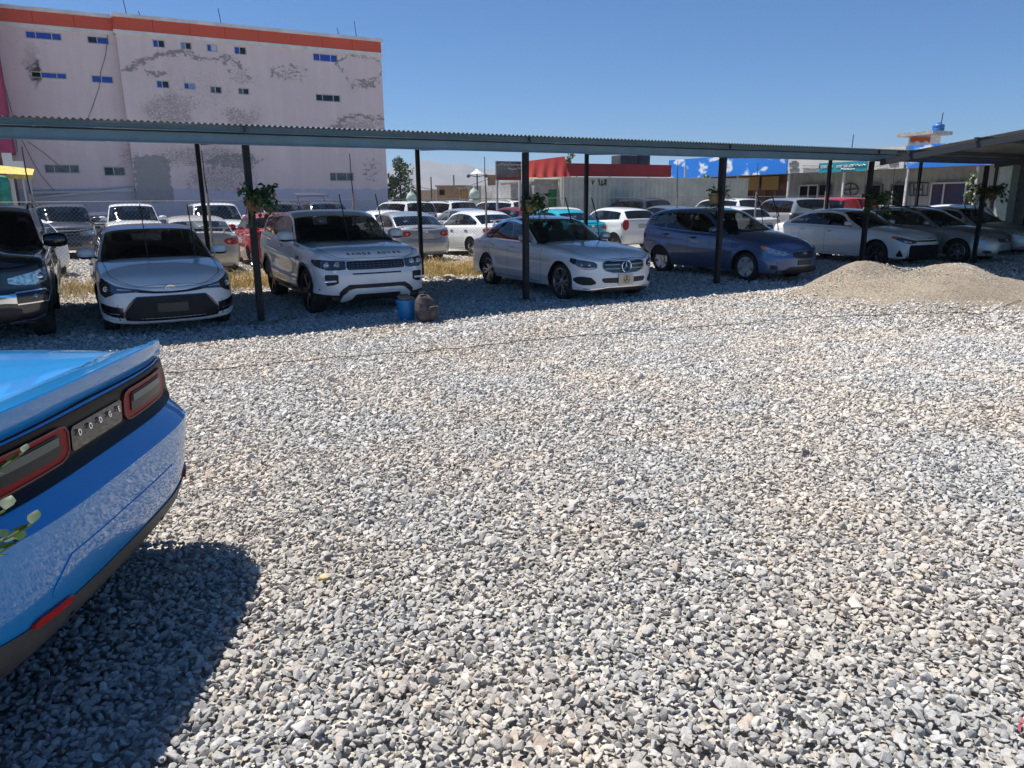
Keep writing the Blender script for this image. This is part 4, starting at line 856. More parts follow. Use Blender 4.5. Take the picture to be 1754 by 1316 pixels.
# ------------------------------------------------------------------ cars behind the fence
def taillamps(s, kind):
    if kind == 'round': s.patch('tail_light', 'r', [(.46, .80, .87), (.52, .765, .90), (.62, .755, .915), (.80, .765, .925), (.90, .78, .92)], REDL(), off=.008); s.patch('reverse_lamp', 'r', [(.54, .81, .86), (.58, .80, .875), (.62, .81, .86)], mat('amber_clear', (.6, .3, .2), .2, coat=1), off=.012)
    elif kind == 'wide': s.patch('tail_light', 'r', [(.40, .83, .87), (.46, .79, .90), (.7, .77, .92), (.85, .79, .92), (.98, .84, .91)], REDL(), off=.008)
    elif kind == 'tall': s.patch('tail_light', 'r', [(.62, .82, .98), (.68, .72, 1.1), (.78, .70, 1.12), (.86, .8, 1.0)], REDL(), off=.008)
    elif kind == 'vert': s.patch('tail_light', 'r', [(.66, .78, 1.12), (.80, .78, 1.14)], REDL(), off=.008)
def bsedan(pos, hd, label, p, lamp='round', spoil=False, q=.7, **k):
    sp = sedan_spec(p, **dict(dict(glass_f=GLASSL(), glass_s=GLASSM(), glass_r=GLASSM(), spokes='ten'), **k)); s = Car(sp, pos, hd, label, 'car', group=G_B, q=q).build()
    taillamps(s, lamp); s.patch('headlight', 'f', [(.46, .60, .66), (.6, .58, .70), (.85, .62, .73), (1.0, .68, .74)], CLRL(), off=.008)
    s.patch('grille', 'f', s.sym([(0, .52, .66), (.36, .55, .65)]), BLACK(), off=.006, sides='C')
    def ex(b): s.strip('r', [(0, .665), (.42, .67), (.52, .72)], w=.008, mb=b); s.topstrip([(-4.0, .58), (-4.5, .66)], .007, b)
    s.seams((-1.35, -2.53, -3.4), extra=ex); s.handle((-2.4, -3.3)); s.mirror(-1.78)
    s.plate('r', .76, .46, .14, mat('plate_grey', (.38, .40, .40), .5), off=.004)
    oval_emblem(s, 'r', .90, .11, .07)
    if spoil: s.spoiler(-4.42, w=.58, h=.11, ch=.15)
    return s
def bhatch(pos, hd, label, p, lamp='tall', q=.7, **k):
    sp = hatch_spec(p, **dict(dict(glass_s=GLASSM(), glass_r=GLASSM(), spokes='ten'), **k)); s = Car(sp, pos, hd, label, 'car', group=G_B, q=q).build()
    taillamps(s, lamp); s.patch('headlight', 'f', [(.46, .62, .68), (.6, .60, .72), (.85, .64, .77), (1.0, .7, .78)], CLRL(), off=.008)
    s.seams((-1.1, -2.2, -3.0)); s.mirror(-1.5); s.handle((-2.05, -2.85)); s.plate('r', .84, .46, .14, mat('plate_grey', (.38, .40, .40), .5))
    return s
def bsuv(pos, hd, label, p, q=.7, rails=True, cat='SUV', lamp='vert', **k):
    sp = suv_spec(p, **dict(dict(glass_s=GLASSM(), glass_r=GLASSM(), spokes='six'), **k)); s = Car(sp, pos, hd, label, cat, group=G_B, q=q).build()
    taillamps(s, lamp); s.patch('headlight', 'f', [(.50, .76, .86), (.62, .75, .89), (.82, .77, .93), (.98, .82, .93)], CLRL(), off=.01)
    s.patch('grille', 'f', s.sym([(0, .74, .90), (.44, .77, .89)]), GBLACK(), off=.008, sides='C'); b = MB(); s.strip('f', [(0, .82), (.42, .82)], w=.025, off=.016, mb=b); b.build('grille_bar', [CHROME()], s.root)
    s.patch('lower_grille', 'f', s.sym([(0, .40, .56), (.5, .42, .54)]), BLACK(), off=.008, sides='C'); s.patch('fog_lamp', 'f', [(.7, .5, .56), (.8, .5, .56)], CLRL(), off=.012)
    s.seams((-1.35, -2.53, -3.45)); s.mirror(-1.62, size=1.3); s.handle((-2.4, -3.3))
    if rails: s.rails(-2.3, -4.2)
    s.plate('r', .9, .46, .14, mat('plate_grey', (.38, .40, .40), .5))
    return s
# ------------------------------------------------------------------ placing things seen far off: a ray through a picture point met with a real plane
_p = rad(14.088); _r = rad(.524)
def ray(u, v):
    X = u - 877; Y = v - 658; x = X * math.cos(_r) - Y * math.sin(_r); y = X * math.sin(_r) + Y * math.cos(_r)
    return Vector((0, math.cos(_p), -math.sin(_p))) + Vector((1, 0, 0)) * (x / 1254) - Vector((0, math.sin(_p), math.cos(_p))) * (y / 1254)
CC = Vector((0, 0, CAM_H))
def onv(px, py, vv):
    d = ray(px, py); t = (vv - (CC - OO).dot(VX)) / d.dot(VX); P = CC + d * t; return ((P - OO).dot(UX), P.z)
def onu(px, py, uu):
    d = ray(px, py); t = (uu - (CC - OO).dot(UX)) / d.dot(UX); P = CC + d * t; return ((P - OO).dot(VX), P.z)
def atY(px, py, Y):
    d = ray(px, py); return CC + d * (Y / d.y)
def ongr(px, py, z=0.0):
    d = ray(px, py); P = CC + d * ((z - CAM_H) / d.z); return ((P - OO).dot(UX), (P - OO).dot(VX))
YR = Matrix.Rotation(UA, 3, 'Z')
def ybox(b, u0, u1, v0, v1, z0, z1, mi=0):
    P = [Wp(u, v, z) for z in (z0, z1) for u, v in ((u0, v0), (u1, v0), (u1, v1), (u0, v1))]
    return b.add(P, [(3, 2, 1, 0), (4, 5, 6, 7), (0, 1, 5, 4), (1, 2, 6, 5), (2, 3, 7, 6), (3, 0, 4, 7)], mi)
def local(root, u, v, z=0): return Wp(u, v, z)
def yroot(name, u, v, label, cat, group=None):
    return empty(name, Wp(u, v, 0), 0, label, cat, group)
def pbuild(b, name, m, root, smooth=False, angle=35):
    o = b.build(name, m, None, smooth, angle)
    if root is not None:
        w = Vector((0, 0, 0)); q = root
        while q is not None: w = w + q.location; q = q.parent
        o.data.transform(Matrix.Translation(-w)); o.parent = root
    return o
# ------------------------------------------------------------------ ground
def gravel_ground_material(name, c1, c2, scale, bump, fine=False):
    m, n, l, b = nmat(name); b.inputs['Roughness'].default_value = .95; b.inputs['Specular IOR Level'].default_value = .2
    tc = n.new('ShaderNodeTexCoord'); v = n.new('ShaderNodeTexVoronoi'); v.inputs['Scale'].default_value = scale; l.new(tc.outputs['Object'], v.inputs['Vector'])
    v2 = n.new('ShaderNodeTexVoronoi'); v2.inputs['Scale'].default_value = scale * 1.7; l.new(tc.outputs['Object'], v2.inputs['Vector'])
    r = n.new('ShaderNodeValToRGB'); e = r.color_ramp.elements; e[0].position = 0; e[0].color = (*c1, 1); e[1].position = 1; e[1].color = (*c2, 1); x = e.new(.55); x.color = tuple([(a * .35 + b_ * .65) for a, b_ in zip(c1, c2)]) + (1,)
    sp = n.new('ShaderNodeSeparateColor'); l.new(v.outputs['Color'], sp.inputs[0]); l.new(sp.outputs[0], r.inputs[0])
    big = n.new('ShaderNodeTexNoise'); big.inputs['Scale'].default_value = .6; big.inputs['Detail'].default_value = 5; l.new(tc.outputs['Object'], big.inputs['Vector'])
    r2 = n.new('ShaderNodeValToRGB'); r2.color_ramp.elements[0].position = .3; r2.color_ramp.elements[0].color = (.82, .80, .78, 1); r2.color_ramp.elements[1].position = .7; r2.color_ramp.elements[1].color = (1.08, 1.06, 1.02, 1); l.new(big.outputs['Fac'], r2.inputs[0])
    mx = n.new('ShaderNodeMix'); mx.data_type = 'RGBA'; mx.blend_type = 'MULTIPLY'; mx.inputs['Factor'].default_value = 1; l.new(r.outputs[0], mx.inputs['A']); l.new(r2.outputs[0], mx.inputs['B']); l.new(mx.outputs['Result'], b.inputs['Base Color'])
    ad = n.new('ShaderNodeMath'); ad.operation = 'ADD'; l.new(v.outputs['Distance'], ad.inputs[0]); l.new(v2.outputs['Distance'], ad.inputs[1])
    iv = n.new('ShaderNodeMath'); iv.operation = 'MULTIPLY'; iv.inputs[1].default_value = -1; l.new(ad.outputs[0], iv.inputs[0])
    bp = n.new('ShaderNodeBump'); bp.inputs['Strength'].default_value = bump; bp.inputs['Distance'].default_value = .6 / scale; l.new(iv.outputs[0], bp.inputs['Height']); l.new(bp.outputs[0], b.inputs['Normal'])
    return m
def ground_h(x, y):
    return 0.012 * np.sin(x * .9 + 1.3) * np.sin(y * .7) + 0.008 * np.sin(x * 2.1) * np.cos(y * 1.7 + .5)
MND = [(10.14, -2.55, .53, .72, .62), (11.5, -3.47, .45, 1.04, .75), (10.44, -4.05, .17, 1.51, 1.13), (13.02, -4.78, .17, .91, .79), (14.34, -5.16, .16, 1.12, .99), (9.3, -2.25, .07, .5, .42)]
def mound_h(x, y):
    dx = x - OO.x; dy = y - OO.y; u = dx * UX.x + dy * UX.y; v = dx * VX.x + dy * VX.y; h = 0
    for cu, cv, a, su, sv in MND: h = h + a * np.exp(-((u - cu) / su) ** 2 / 1.2 - ((v - cv) / sv) ** 2 / 1.2)
    h = h * (1 + .06 * np.sin(u * 5.1 + v * 3) * np.sin(v * 4.3 - u)) + .012 * np.sin(u * 13 + v * 7) * np.clip(h * 4, 0, 1)
    return h
def build_ground():
    xs = np.r_[np.linspace(-9000, -60, 12), np.linspace(-55, 70, 160), np.linspace(80, 9000, 12)]; ys = np.r_[np.linspace(-3000, -30, 8), np.linspace(-25, 90, 150), np.linspace(100, 14000, 16)]
    X, Y = np.meshgrid(xs, ys, indexing='ij'); near = (np.abs(X) < 60) & (np.abs(Y) < 85); Z = np.where(near, ground_h(X, Y), 0) - np.where(near & (Y < 13), .030, .016)
    V = np.stack([X, Y, Z], -1).reshape(-1, 3); n1 = len(ys); F = [(i * n1 + j, (i + 1) * n1 + j, (i + 1) * n1 + j + 1, i * n1 + j + 1) for i in range(len(xs) - 1) for j in range(n1 - 1)]
    o = mk('ground', V, F, gravel_ground_material('ground_gravel', (.22, .215, .20), (.62, .60, .56), 26, .8)); tag(o, kind='structure', label='pale crushed gravel yard reaching to the far houses')
    us = np.linspace(6.8, 17.5, 150); vs = np.linspace(-8.2, .4, 120); U, V_ = np.meshgrid(us, vs, indexing='ij')
    X = OO.x + U * UX.x + V_ * VX.x; Y = OO.y + U * UX.y + V_ * VX.y; H = mound_h(X, Y); Z = ground_h(X, Y) + H - .035 * (1 - np.clip(H / .06, 0, 1))
    nn = RS.rand(*Z.shape) * .014
    for k, amp in ((4, .016), (9, .030), (18, .035)):
        g = RS.normal(size=(Z.shape[0] // k + 3, Z.shape[1] // k + 3)); a_ = np.arange(Z.shape[0]) / k; b_ = np.arange(Z.shape[1]) / k; i0 = a_.astype(int); j0 = b_.astype(int); fa = (a_ - i0)[:, None]; fb = (b_ - j0)[None, :]; fa = fa * fa * (3 - 2 * fa); fb = fb * fb * (3 - 2 * fb)
        nn = nn + amp * ((g[i0][:, j0] * (1 - fa) + g[i0 + 1][:, j0] * fa) * (1 - fb) + (g[i0][:, j0 + 1] * (1 - fa) + g[i0 + 1][:, j0 + 1] * fa) * fb)
    Z = Z + nn * np.clip(H * 5, 0, 1) * .8
    n1 = len(vs); F = [(i * n1 + j, (i + 1) * n1 + j, (i + 1) * n1 + j + 1, i * n1 + j + 1) for i in range(len(us) - 1) for j in range(n1 - 1)]
    P = np.stack([X, Y, Z], -1).reshape(-1, 3)
    o = mk('gravel_mound', P, F, gravel_ground_material('mound_gravel', (.16, .135, .105), (.44, .385, .315), 60, 1.0)); tag(o, kind='structure', label='tan heap of fine gravel with two crests at the right of the yard')
# ------------------------------------------------------------------ loose stones
def stone_material():
    m, n, l, b = nmat('crushed_stone'); b.inputs['Roughness'].default_value = .85; b.inputs['Specular IOR Level'].default_value = .3
    oi = n.new('ShaderNodeObjectInfo'); r = n.new('ShaderNodeValToRGB'); r.color_ramp.interpolation = 'CONSTANT'; e = r.color_ramp.elements
    cols = [(0.0, (0.452, 0.452, 0.441)), (0.16, (0.521, 0.517, 0.505)), (0.32, (0.39, 0.394, 0.39)), (0.45, (0.573, 0.566, 0.55)), (0.6, (0.467, 0.465, 0.455)), (0.7, (0.342, 0.345, 0.349)), (0.77, (0.527, 0.487, 0.441)), (0.83, (0.626, 0.616, 0.6)), (0.9, (0.267, 0.27, 0.277)), (0.94, (0.572, 0.506, 0.439)), (0.97, (0.488, 0.428, 0.388)), (0.985, (0.672, 0.672, 0.666))]
    e[0].color = (*cols[0][1], 1); e[1].position = cols[1][0]; e[1].color = (*cols[1][1], 1)
    for p, c in cols[2:]: x = e.new(p); x.color = (*c, 1)
    l.new(oi.outputs['Random'], r.inputs[0]); tc = n.new('ShaderNodeTexCoord'); t = n.new('ShaderNodeTexNoise'); t.inputs['Scale'].default_value = 2.2; t.inputs['Detail'].default_value = 9; t.inputs['Roughness'].default_value = .7; l.new(tc.outputs['Object'], t.inputs['Vector'])
    r2 = n.new('ShaderNodeValToRGB'); r2.color_ramp.elements[0].position = .32; r2.color_ramp.elements[0].color = (.84, .84, .85, 1); r2.color_ramp.elements[1].position = .68; r2.color_ramp.elements[1].color = (1.12, 1.11, 1.09, 1); l.new(t.outputs['Fac'], r2.inputs[0])
    mx = n.new('ShaderNodeMix'); mx.data_type = 'RGBA'; mx.blend_type = 'MULTIPLY'; mx.inputs['Factor'].default_value = 1; l.new(r.outputs[0], mx.inputs['A']); l.new(r2.outputs[0], mx.inputs['B'])
    # broad tan and bluish drifts across the yard
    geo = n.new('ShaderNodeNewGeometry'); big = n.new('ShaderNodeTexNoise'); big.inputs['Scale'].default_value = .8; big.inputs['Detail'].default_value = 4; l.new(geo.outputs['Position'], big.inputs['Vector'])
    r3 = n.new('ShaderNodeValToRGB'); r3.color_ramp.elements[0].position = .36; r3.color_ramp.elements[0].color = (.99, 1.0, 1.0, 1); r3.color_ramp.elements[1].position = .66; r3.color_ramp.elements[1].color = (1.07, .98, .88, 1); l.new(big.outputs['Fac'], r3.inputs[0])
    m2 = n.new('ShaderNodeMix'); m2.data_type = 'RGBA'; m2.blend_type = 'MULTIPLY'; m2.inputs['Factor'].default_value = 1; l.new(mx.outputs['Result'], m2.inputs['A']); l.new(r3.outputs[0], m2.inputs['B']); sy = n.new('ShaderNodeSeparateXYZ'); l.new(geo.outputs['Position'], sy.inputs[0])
    # stone colour brightened towards the middle of the yard, darkened near the parked coupe
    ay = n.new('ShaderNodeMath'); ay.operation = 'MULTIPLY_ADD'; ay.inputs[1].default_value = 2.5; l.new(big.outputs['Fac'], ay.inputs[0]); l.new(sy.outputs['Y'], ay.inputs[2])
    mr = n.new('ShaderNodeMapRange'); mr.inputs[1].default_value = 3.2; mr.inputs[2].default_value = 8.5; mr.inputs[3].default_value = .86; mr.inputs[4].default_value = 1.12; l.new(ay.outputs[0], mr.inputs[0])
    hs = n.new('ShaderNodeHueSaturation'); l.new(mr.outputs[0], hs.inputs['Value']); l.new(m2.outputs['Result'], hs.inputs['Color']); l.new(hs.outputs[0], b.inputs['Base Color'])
    bp = n.new('ShaderNodeBump'); bp.inputs['Strength'].default_value = .35; bp.inputs['Distance'].default_value = .1; l.new(t.outputs['Fac'], bp.inputs['Height']); l.new(bp.outputs[0], b.inputs['Normal'])
    return m
def build_stones():
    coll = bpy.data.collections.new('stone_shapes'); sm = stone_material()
    for k in range(22):
        bm = bmesh.new(); rs = np.random.RandomState(100 + k); sc = np.array([1.0, rs.uniform(.62, .95), rs.uniform(.38, .62)])
        for i in range(rs.randint(11, 17)):
            d = rs.normal(size=3); d /= np.linalg.norm(d); d = np.sign(d) * np.abs(d) ** .8; bm.verts.new(tuple(d / np.linalg.norm(d) * sc * rs.uniform(.88, 1.0) * .5))
        bmesh.ops.convex_hull(bm, input=bm.verts[:]); 
        for v in [v for v in bm.verts if not v.link_faces]: bm.verts.remove(v)
        bmesh.ops.dissolve_limit(bm, angle_limit=rad(14), verts=bm.verts[:], edges=bm.edges[:])
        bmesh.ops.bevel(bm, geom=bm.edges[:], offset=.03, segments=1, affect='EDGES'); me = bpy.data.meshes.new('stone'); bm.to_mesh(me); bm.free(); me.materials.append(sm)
        me.polygons.foreach_set('use_smooth', [True] * len(me.polygons)); me.set_sharp_from_angle(angle=rad(24)); coll.objects.link(bpy.data.objects.new('stone_shape', me))
    P = []; S_ = []
    def zone(y0, y1, sp, size, jit=.5, wl=.86, wr=.86, ex=.5, keep=1.0):
        ny = int((y1 - y0) / sp)
        for iy in range(ny):
            y = y0 + (iy + .5) * sp; w0 = -wl * y - ex; w1 = wr * y + ex; n = int((w1 - w0) / sp)
            xs = w0 + (np.arange(n) + .5) * sp + RS.uniform(-jit, jit, n) * sp; yy = y + RS.uniform(-jit, jit, n) * sp
            if keep < 1: k = RS.rand(n) < keep; xs, yy = xs[k], yy[k]
            P.append(np.stack([xs, yy, np.zeros_like(xs)], -1)); S_.append(size * np.exp(RS.normal(0, .26, len(xs))))
    zone(.6, 5.2, .0265, .0405, ex=1.6); zone(5.2, 9.5, .033, .045, ex=1.2); zone(9.5, 15.0, .044, .054, wl=.75, wr=.8); zone(15, 24, .072, .082, wl=.7, wr=.75)
    zone(1.0, 9.0, .2, .056, keep=.35)
    P = np.concatenate(P); S_ = np.concatenate(S_); H = mound_h(P[:, 0], P[:, 1]); keep = RS.rand(len(P)) > np.clip((H - .01) / .12, 0, .985); P = P[keep]; S_ = S_[keep]
    du = (P[:, 0] - OO.x) * UX.x + (P[:, 1] - OO.y) * UX.y; dv = (P[:, 0] - OO.x) * VX.x + (P[:, 1] - OO.y) * VX.y
    # earthy strip with few stones along the fence and around the front posts
    e = np.exp(-((dv - 5.6) / 1.3) ** 2) * .75
    for k in range(-1, 5): e = np.maximum(e, .6 * np.exp(-((du - 4.553 * k - .5) ** 2 / .5 + (dv - .25) ** 2 / .12)))
    keep = RS.rand(len(P)) > e; P = P[keep]; S_ = S_[keep]
    # small stones scattered over the mound
    n = 60000; U = RS.uniform(7.5, 17, n); V_ = RS.uniform(-8, 0, n); X = OO.x + U * UX.x + V_ * VX.x; Y = OO.y + U * UX.y + V_ * VX.y; H = mound_h(X, Y); k = H > .02
    Q = np.stack([X[k], Y[k], H[k]], -1); P[:, 2] = ground_h(P[:, 0], P[:, 1]) + S_ * RS.uniform(-.02, .22, len(P)) + mound_h(P[:, 0], P[:, 1]); Q[:, 2] += ground_h(Q[:, 0], Q[:, 1]) - .002
    S2 = .022 * np.exp(RS.normal(0, .3, len(Q))); P = np.concatenate([P, Q]); S_ = np.concatenate([S_, S2]); n = len(P)
    me = bpy.data.meshes.new('gravel'); me.vertices.add(n); me.vertices.foreach_set('co', P.astype(np.float32).ravel())
    rot = np.stack([RS.normal(0, .58, n), RS.normal(0, .58, n), RS.uniform(0, 6.283, n)], -1)
    a = me.attributes.new('rot', 'FLOAT_VECTOR', 'POINT'); a.data.foreach_set('vector', rot.astype(np.float32).ravel())
    a = me.attributes.new('size', 'FLOAT', 'POINT'); a.data.foreach_set('value', S_.astype(np.float32))
    a = me.attributes.new('pick', 'INT', 'POINT'); a.data.foreach_set('value', RS.randint(0, 22, n).astype(np.int32)); me.update()
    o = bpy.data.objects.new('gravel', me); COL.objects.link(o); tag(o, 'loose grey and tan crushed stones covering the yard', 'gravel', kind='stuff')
    ng = bpy.data.node_groups.new('scatter_stones', 'GeometryNodeTree'); ng.interface.new_socket('Geometry', in_out='INPUT', socket_type='NodeSocketGeometry'); ng.interface.new_socket('Geometry', in_out='OUTPUT', socket_type='NodeSocketGeometry')
    N = ng.nodes; L = ng.links; gi = N.new('NodeGroupInput'); go = N.new('NodeGroupOutput'); mp = N.new('GeometryNodeMeshToPoints'); ip = N.new('GeometryNodeInstanceOnPoints'); ci = N.new('GeometryNodeCollectionInfo')
    ci.inputs['Collection'].default_value = coll; ci.inputs['Separate Children'].default_value = True; ci.inputs['Reset Children'].default_value = True
    def at(nm, ty): x = N.new('GeometryNodeInputNamedAttribute'); x.data_type = ty; x.inputs['Name'].default_value = nm; return x.outputs['Attribute']
    L.new(gi.outputs[0], mp.inputs['Mesh']); L.new(mp.outputs[0], ip.inputs['Points']); L.new(ci.outputs[0], ip.inputs['Instance']); ip.inputs['Pick Instance'].default_value = True
    L.new(at('pick', 'INT'), ip.inputs['Instance Index']); er = N.new('FunctionNodeEulerToRotation'); L.new(at('rot', 'FLOAT_VECTOR'), er.inputs[0]); L.new(er.outputs[0], ip.inputs['Rotation']); L.new(at('size', 'FLOAT'), ip.inputs['Scale']); L.new(ip.outputs[0], go.inputs[0])
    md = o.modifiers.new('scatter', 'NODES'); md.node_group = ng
    print('stones', n)
# ------------------------------------------------------------------ carport
def corrugated(b, u0, u1, v0, v1, zf, pitch=.076, amp=.015, mi=0, along='v', nseg=6):
    """corrugated sheet; waves repeat along u, sheets run along v; zf(u,v)"""
    n = int((u1 - u0) / pitch * 4); us = np.linspace(u0, u1, n + 1); vs = np.linspace(v0, v1, nseg + 1); P = []; F = []
    for i, u in enumerate(us):
        w = amp * math.cos(2 * math.pi * i / 4 + .785)
        for v in vs: P.append(Wp(u, v, zf(u, v) + w))
    m = len(vs)
    for i in range(n):
        for j in range(m - 1): F.append((i * m + j, (i + 1) * m + j, (i + 1) * m + j + 1, i * m + j + 1))
    b.add(P, F, mi)
def build_carport():
    sheet = mat('roof_sheet', (.10, .145, .18), rough=.5, metal=.25, var=.15, vscale=1.2); beamm = mat('beam_paint', (.10, .17, .21), rough=.45, coat=.3, var=.12, vscale=3); postm = mat('post_paint', (.010, .011, .015), rough=.5, spec=.25, dust=.1, var=.3, vscale=8); dark = mat('dark_steel', (.03, .035, .042), .5)
    r = yroot('carport', 5, 2, 'long steel carport with corrugated roof on dark posts over the front row of cars', 'carport')
    zf = lambda u, v: 2.785 + .040 * (v + .25)
    b = MB(); corrugated(b, -9.5, 30, -.26, 5.0, zf); pbuild(b, 'roof_sheet', [sheet], r, True, 60)
    b = MB(); ybox(b, -9.5, 14.3, -.12, -.06, 2.535, 2.665); ybox(b, -9.5, 14.3, -.14, -.10, 2.655, 2.668); ybox(b, -9.5, 14.3, -.14, -.10, 2.53, 2.542); pbuild(b, 'front_beam', [beamm], r)
    b = MB(); ybox(b, -9.5, 14.3, -.18, -.14, 2.69, 2.70); ybox(b, -9.5, 14.3, -.15, -.13, 2.70, 2.765)
    for k in range(5): ybox(b, -9.5, 14.3, -.163, -.15, 2.705 + k * .016, 2.712 + k * .016)
    pbuild(b, 'gutter', [beamm], r)
    b = MB(); ybox(b, 14.3, 30, -.11, -.06, 2.54, 2.66); pbuild(b, 'front_beam', [dark], r)
    for v in (1.0, 2.2, 3.4):
        b = MB(); ybox(b, -9.5, 30, v, v + .05, zf(0, v) - .075, zf(0, v) - .02); pbuild(b, 'purlin', [dark], r)
    b = MB(); ybox(b, -9.5, 30, 4.62, 4.70, 2.905, 2.955); pbuild(b, 'rear_beam', [dark], r)
    for k in range(-2, 4):
        u = 4.553 * k; b = MB(); ybox(b, u - .045, u + .045, -.045, .045, -.05, 2.535, 0); o = pbuild(b, 'post', [postm], r)
        b = MB(); b.lathe([(.001, .045), (.10, .042), (.17, .025), (.24, -.02)], 14, 'z', Wp(u + .02, .03, 0)); pbuild(b, 'footing', [mat('rough_concrete', (.20, .185, .165), .95, var=.3, vscale=14, bump=.8, bscale=30)], r, True)
        b = MB(); b.add([Wp(u - .03, -.10, 2.60), Wp(u + .03, -.10, 2.60), Wp(u + .03, 4.66, 2.84), Wp(u - .03, 4.66, 2.84), Wp(u - .03, -.10, 2.68), Wp(u + .03, -.10, 2.68), Wp(u + .03, 4.66, 2.90), Wp(u - .03, 4.66, 2.90)], [(3, 2, 1, 0), (4, 5, 6, 7), (0, 1, 5, 4), (1, 2, 6, 5), (2, 3, 7, 6), (3, 0, 4, 7)]); pbuild(b, 'rafter', [dark], r)
        b = MB(); ybox(b, u + .04, u + .075, -.175, -.165, 2.672, 2.70); ybox(b, u - .03, u + .0, -.19, -.15, 2.67, 2.79); pbuild(b, 'bracket', [dark], r)
    for k in range(-2, 7):
        u = -.1 + 4.553 * k; b = MB(); ybox(b, u - .04, u + .04, 4.62, 4.70, -.05, 2.905); pbuild(b, 'post', [postm], r)
    # the wing that climbs towards the right end of the yard
    w = yroot('carport_wing', 19, -2, 'dark underside of a second carport roof rising at the right edge, on slanted beams', 'carport')
    zw = lambda v: 2.50 + .115 * (-v)
    b = MB(); corrugated(b, 13.95, 30, -7.5, -.3, lambda u, v: zw(v) + .14, pitch=.15, amp=.014); pbuild(b, 'roof_sheet', [mat('wing_sheet', (.28, .28, .27), rough=.55, metal=.1, var=.2, vscale=2)], w, True, 60)
    for u in (13.70, 18.25, 22.8, 27.3):
        b = MB(); P = []
        for v in (-.2, -7.5):
            P += [Wp(u - .04, v, zw(v) - .08), Wp(u + .04, v, zw(v) - .08), Wp(u + .04, v, zw(v) + .05), Wp(u - .04, v, zw(v) + .05)]
        b.add(P, [(0, 1, 2, 3), (7, 6, 5, 4), (0, 4, 5, 1), (1, 5, 6, 2), (2, 6, 7, 3), (3, 7, 4, 0)]); pbuild(b, 'rafter', [dark], w)
    for v in (-.9, -2.3, -3.7, -5.1, -6.5):
        b = MB(); ybox(b, 13.6, 30, v - .03, v + .03, zw(v) + .05, zw(v) + .125); pbuild(b, 'purlin', [dark], w)
    for u in (18.25, 22.8, 27.3):
        b = MB(); ybox(b, u - .045, u + .045, -.045, .045, -.05, 2.50); pbuild(b, 'post', [postm], w)
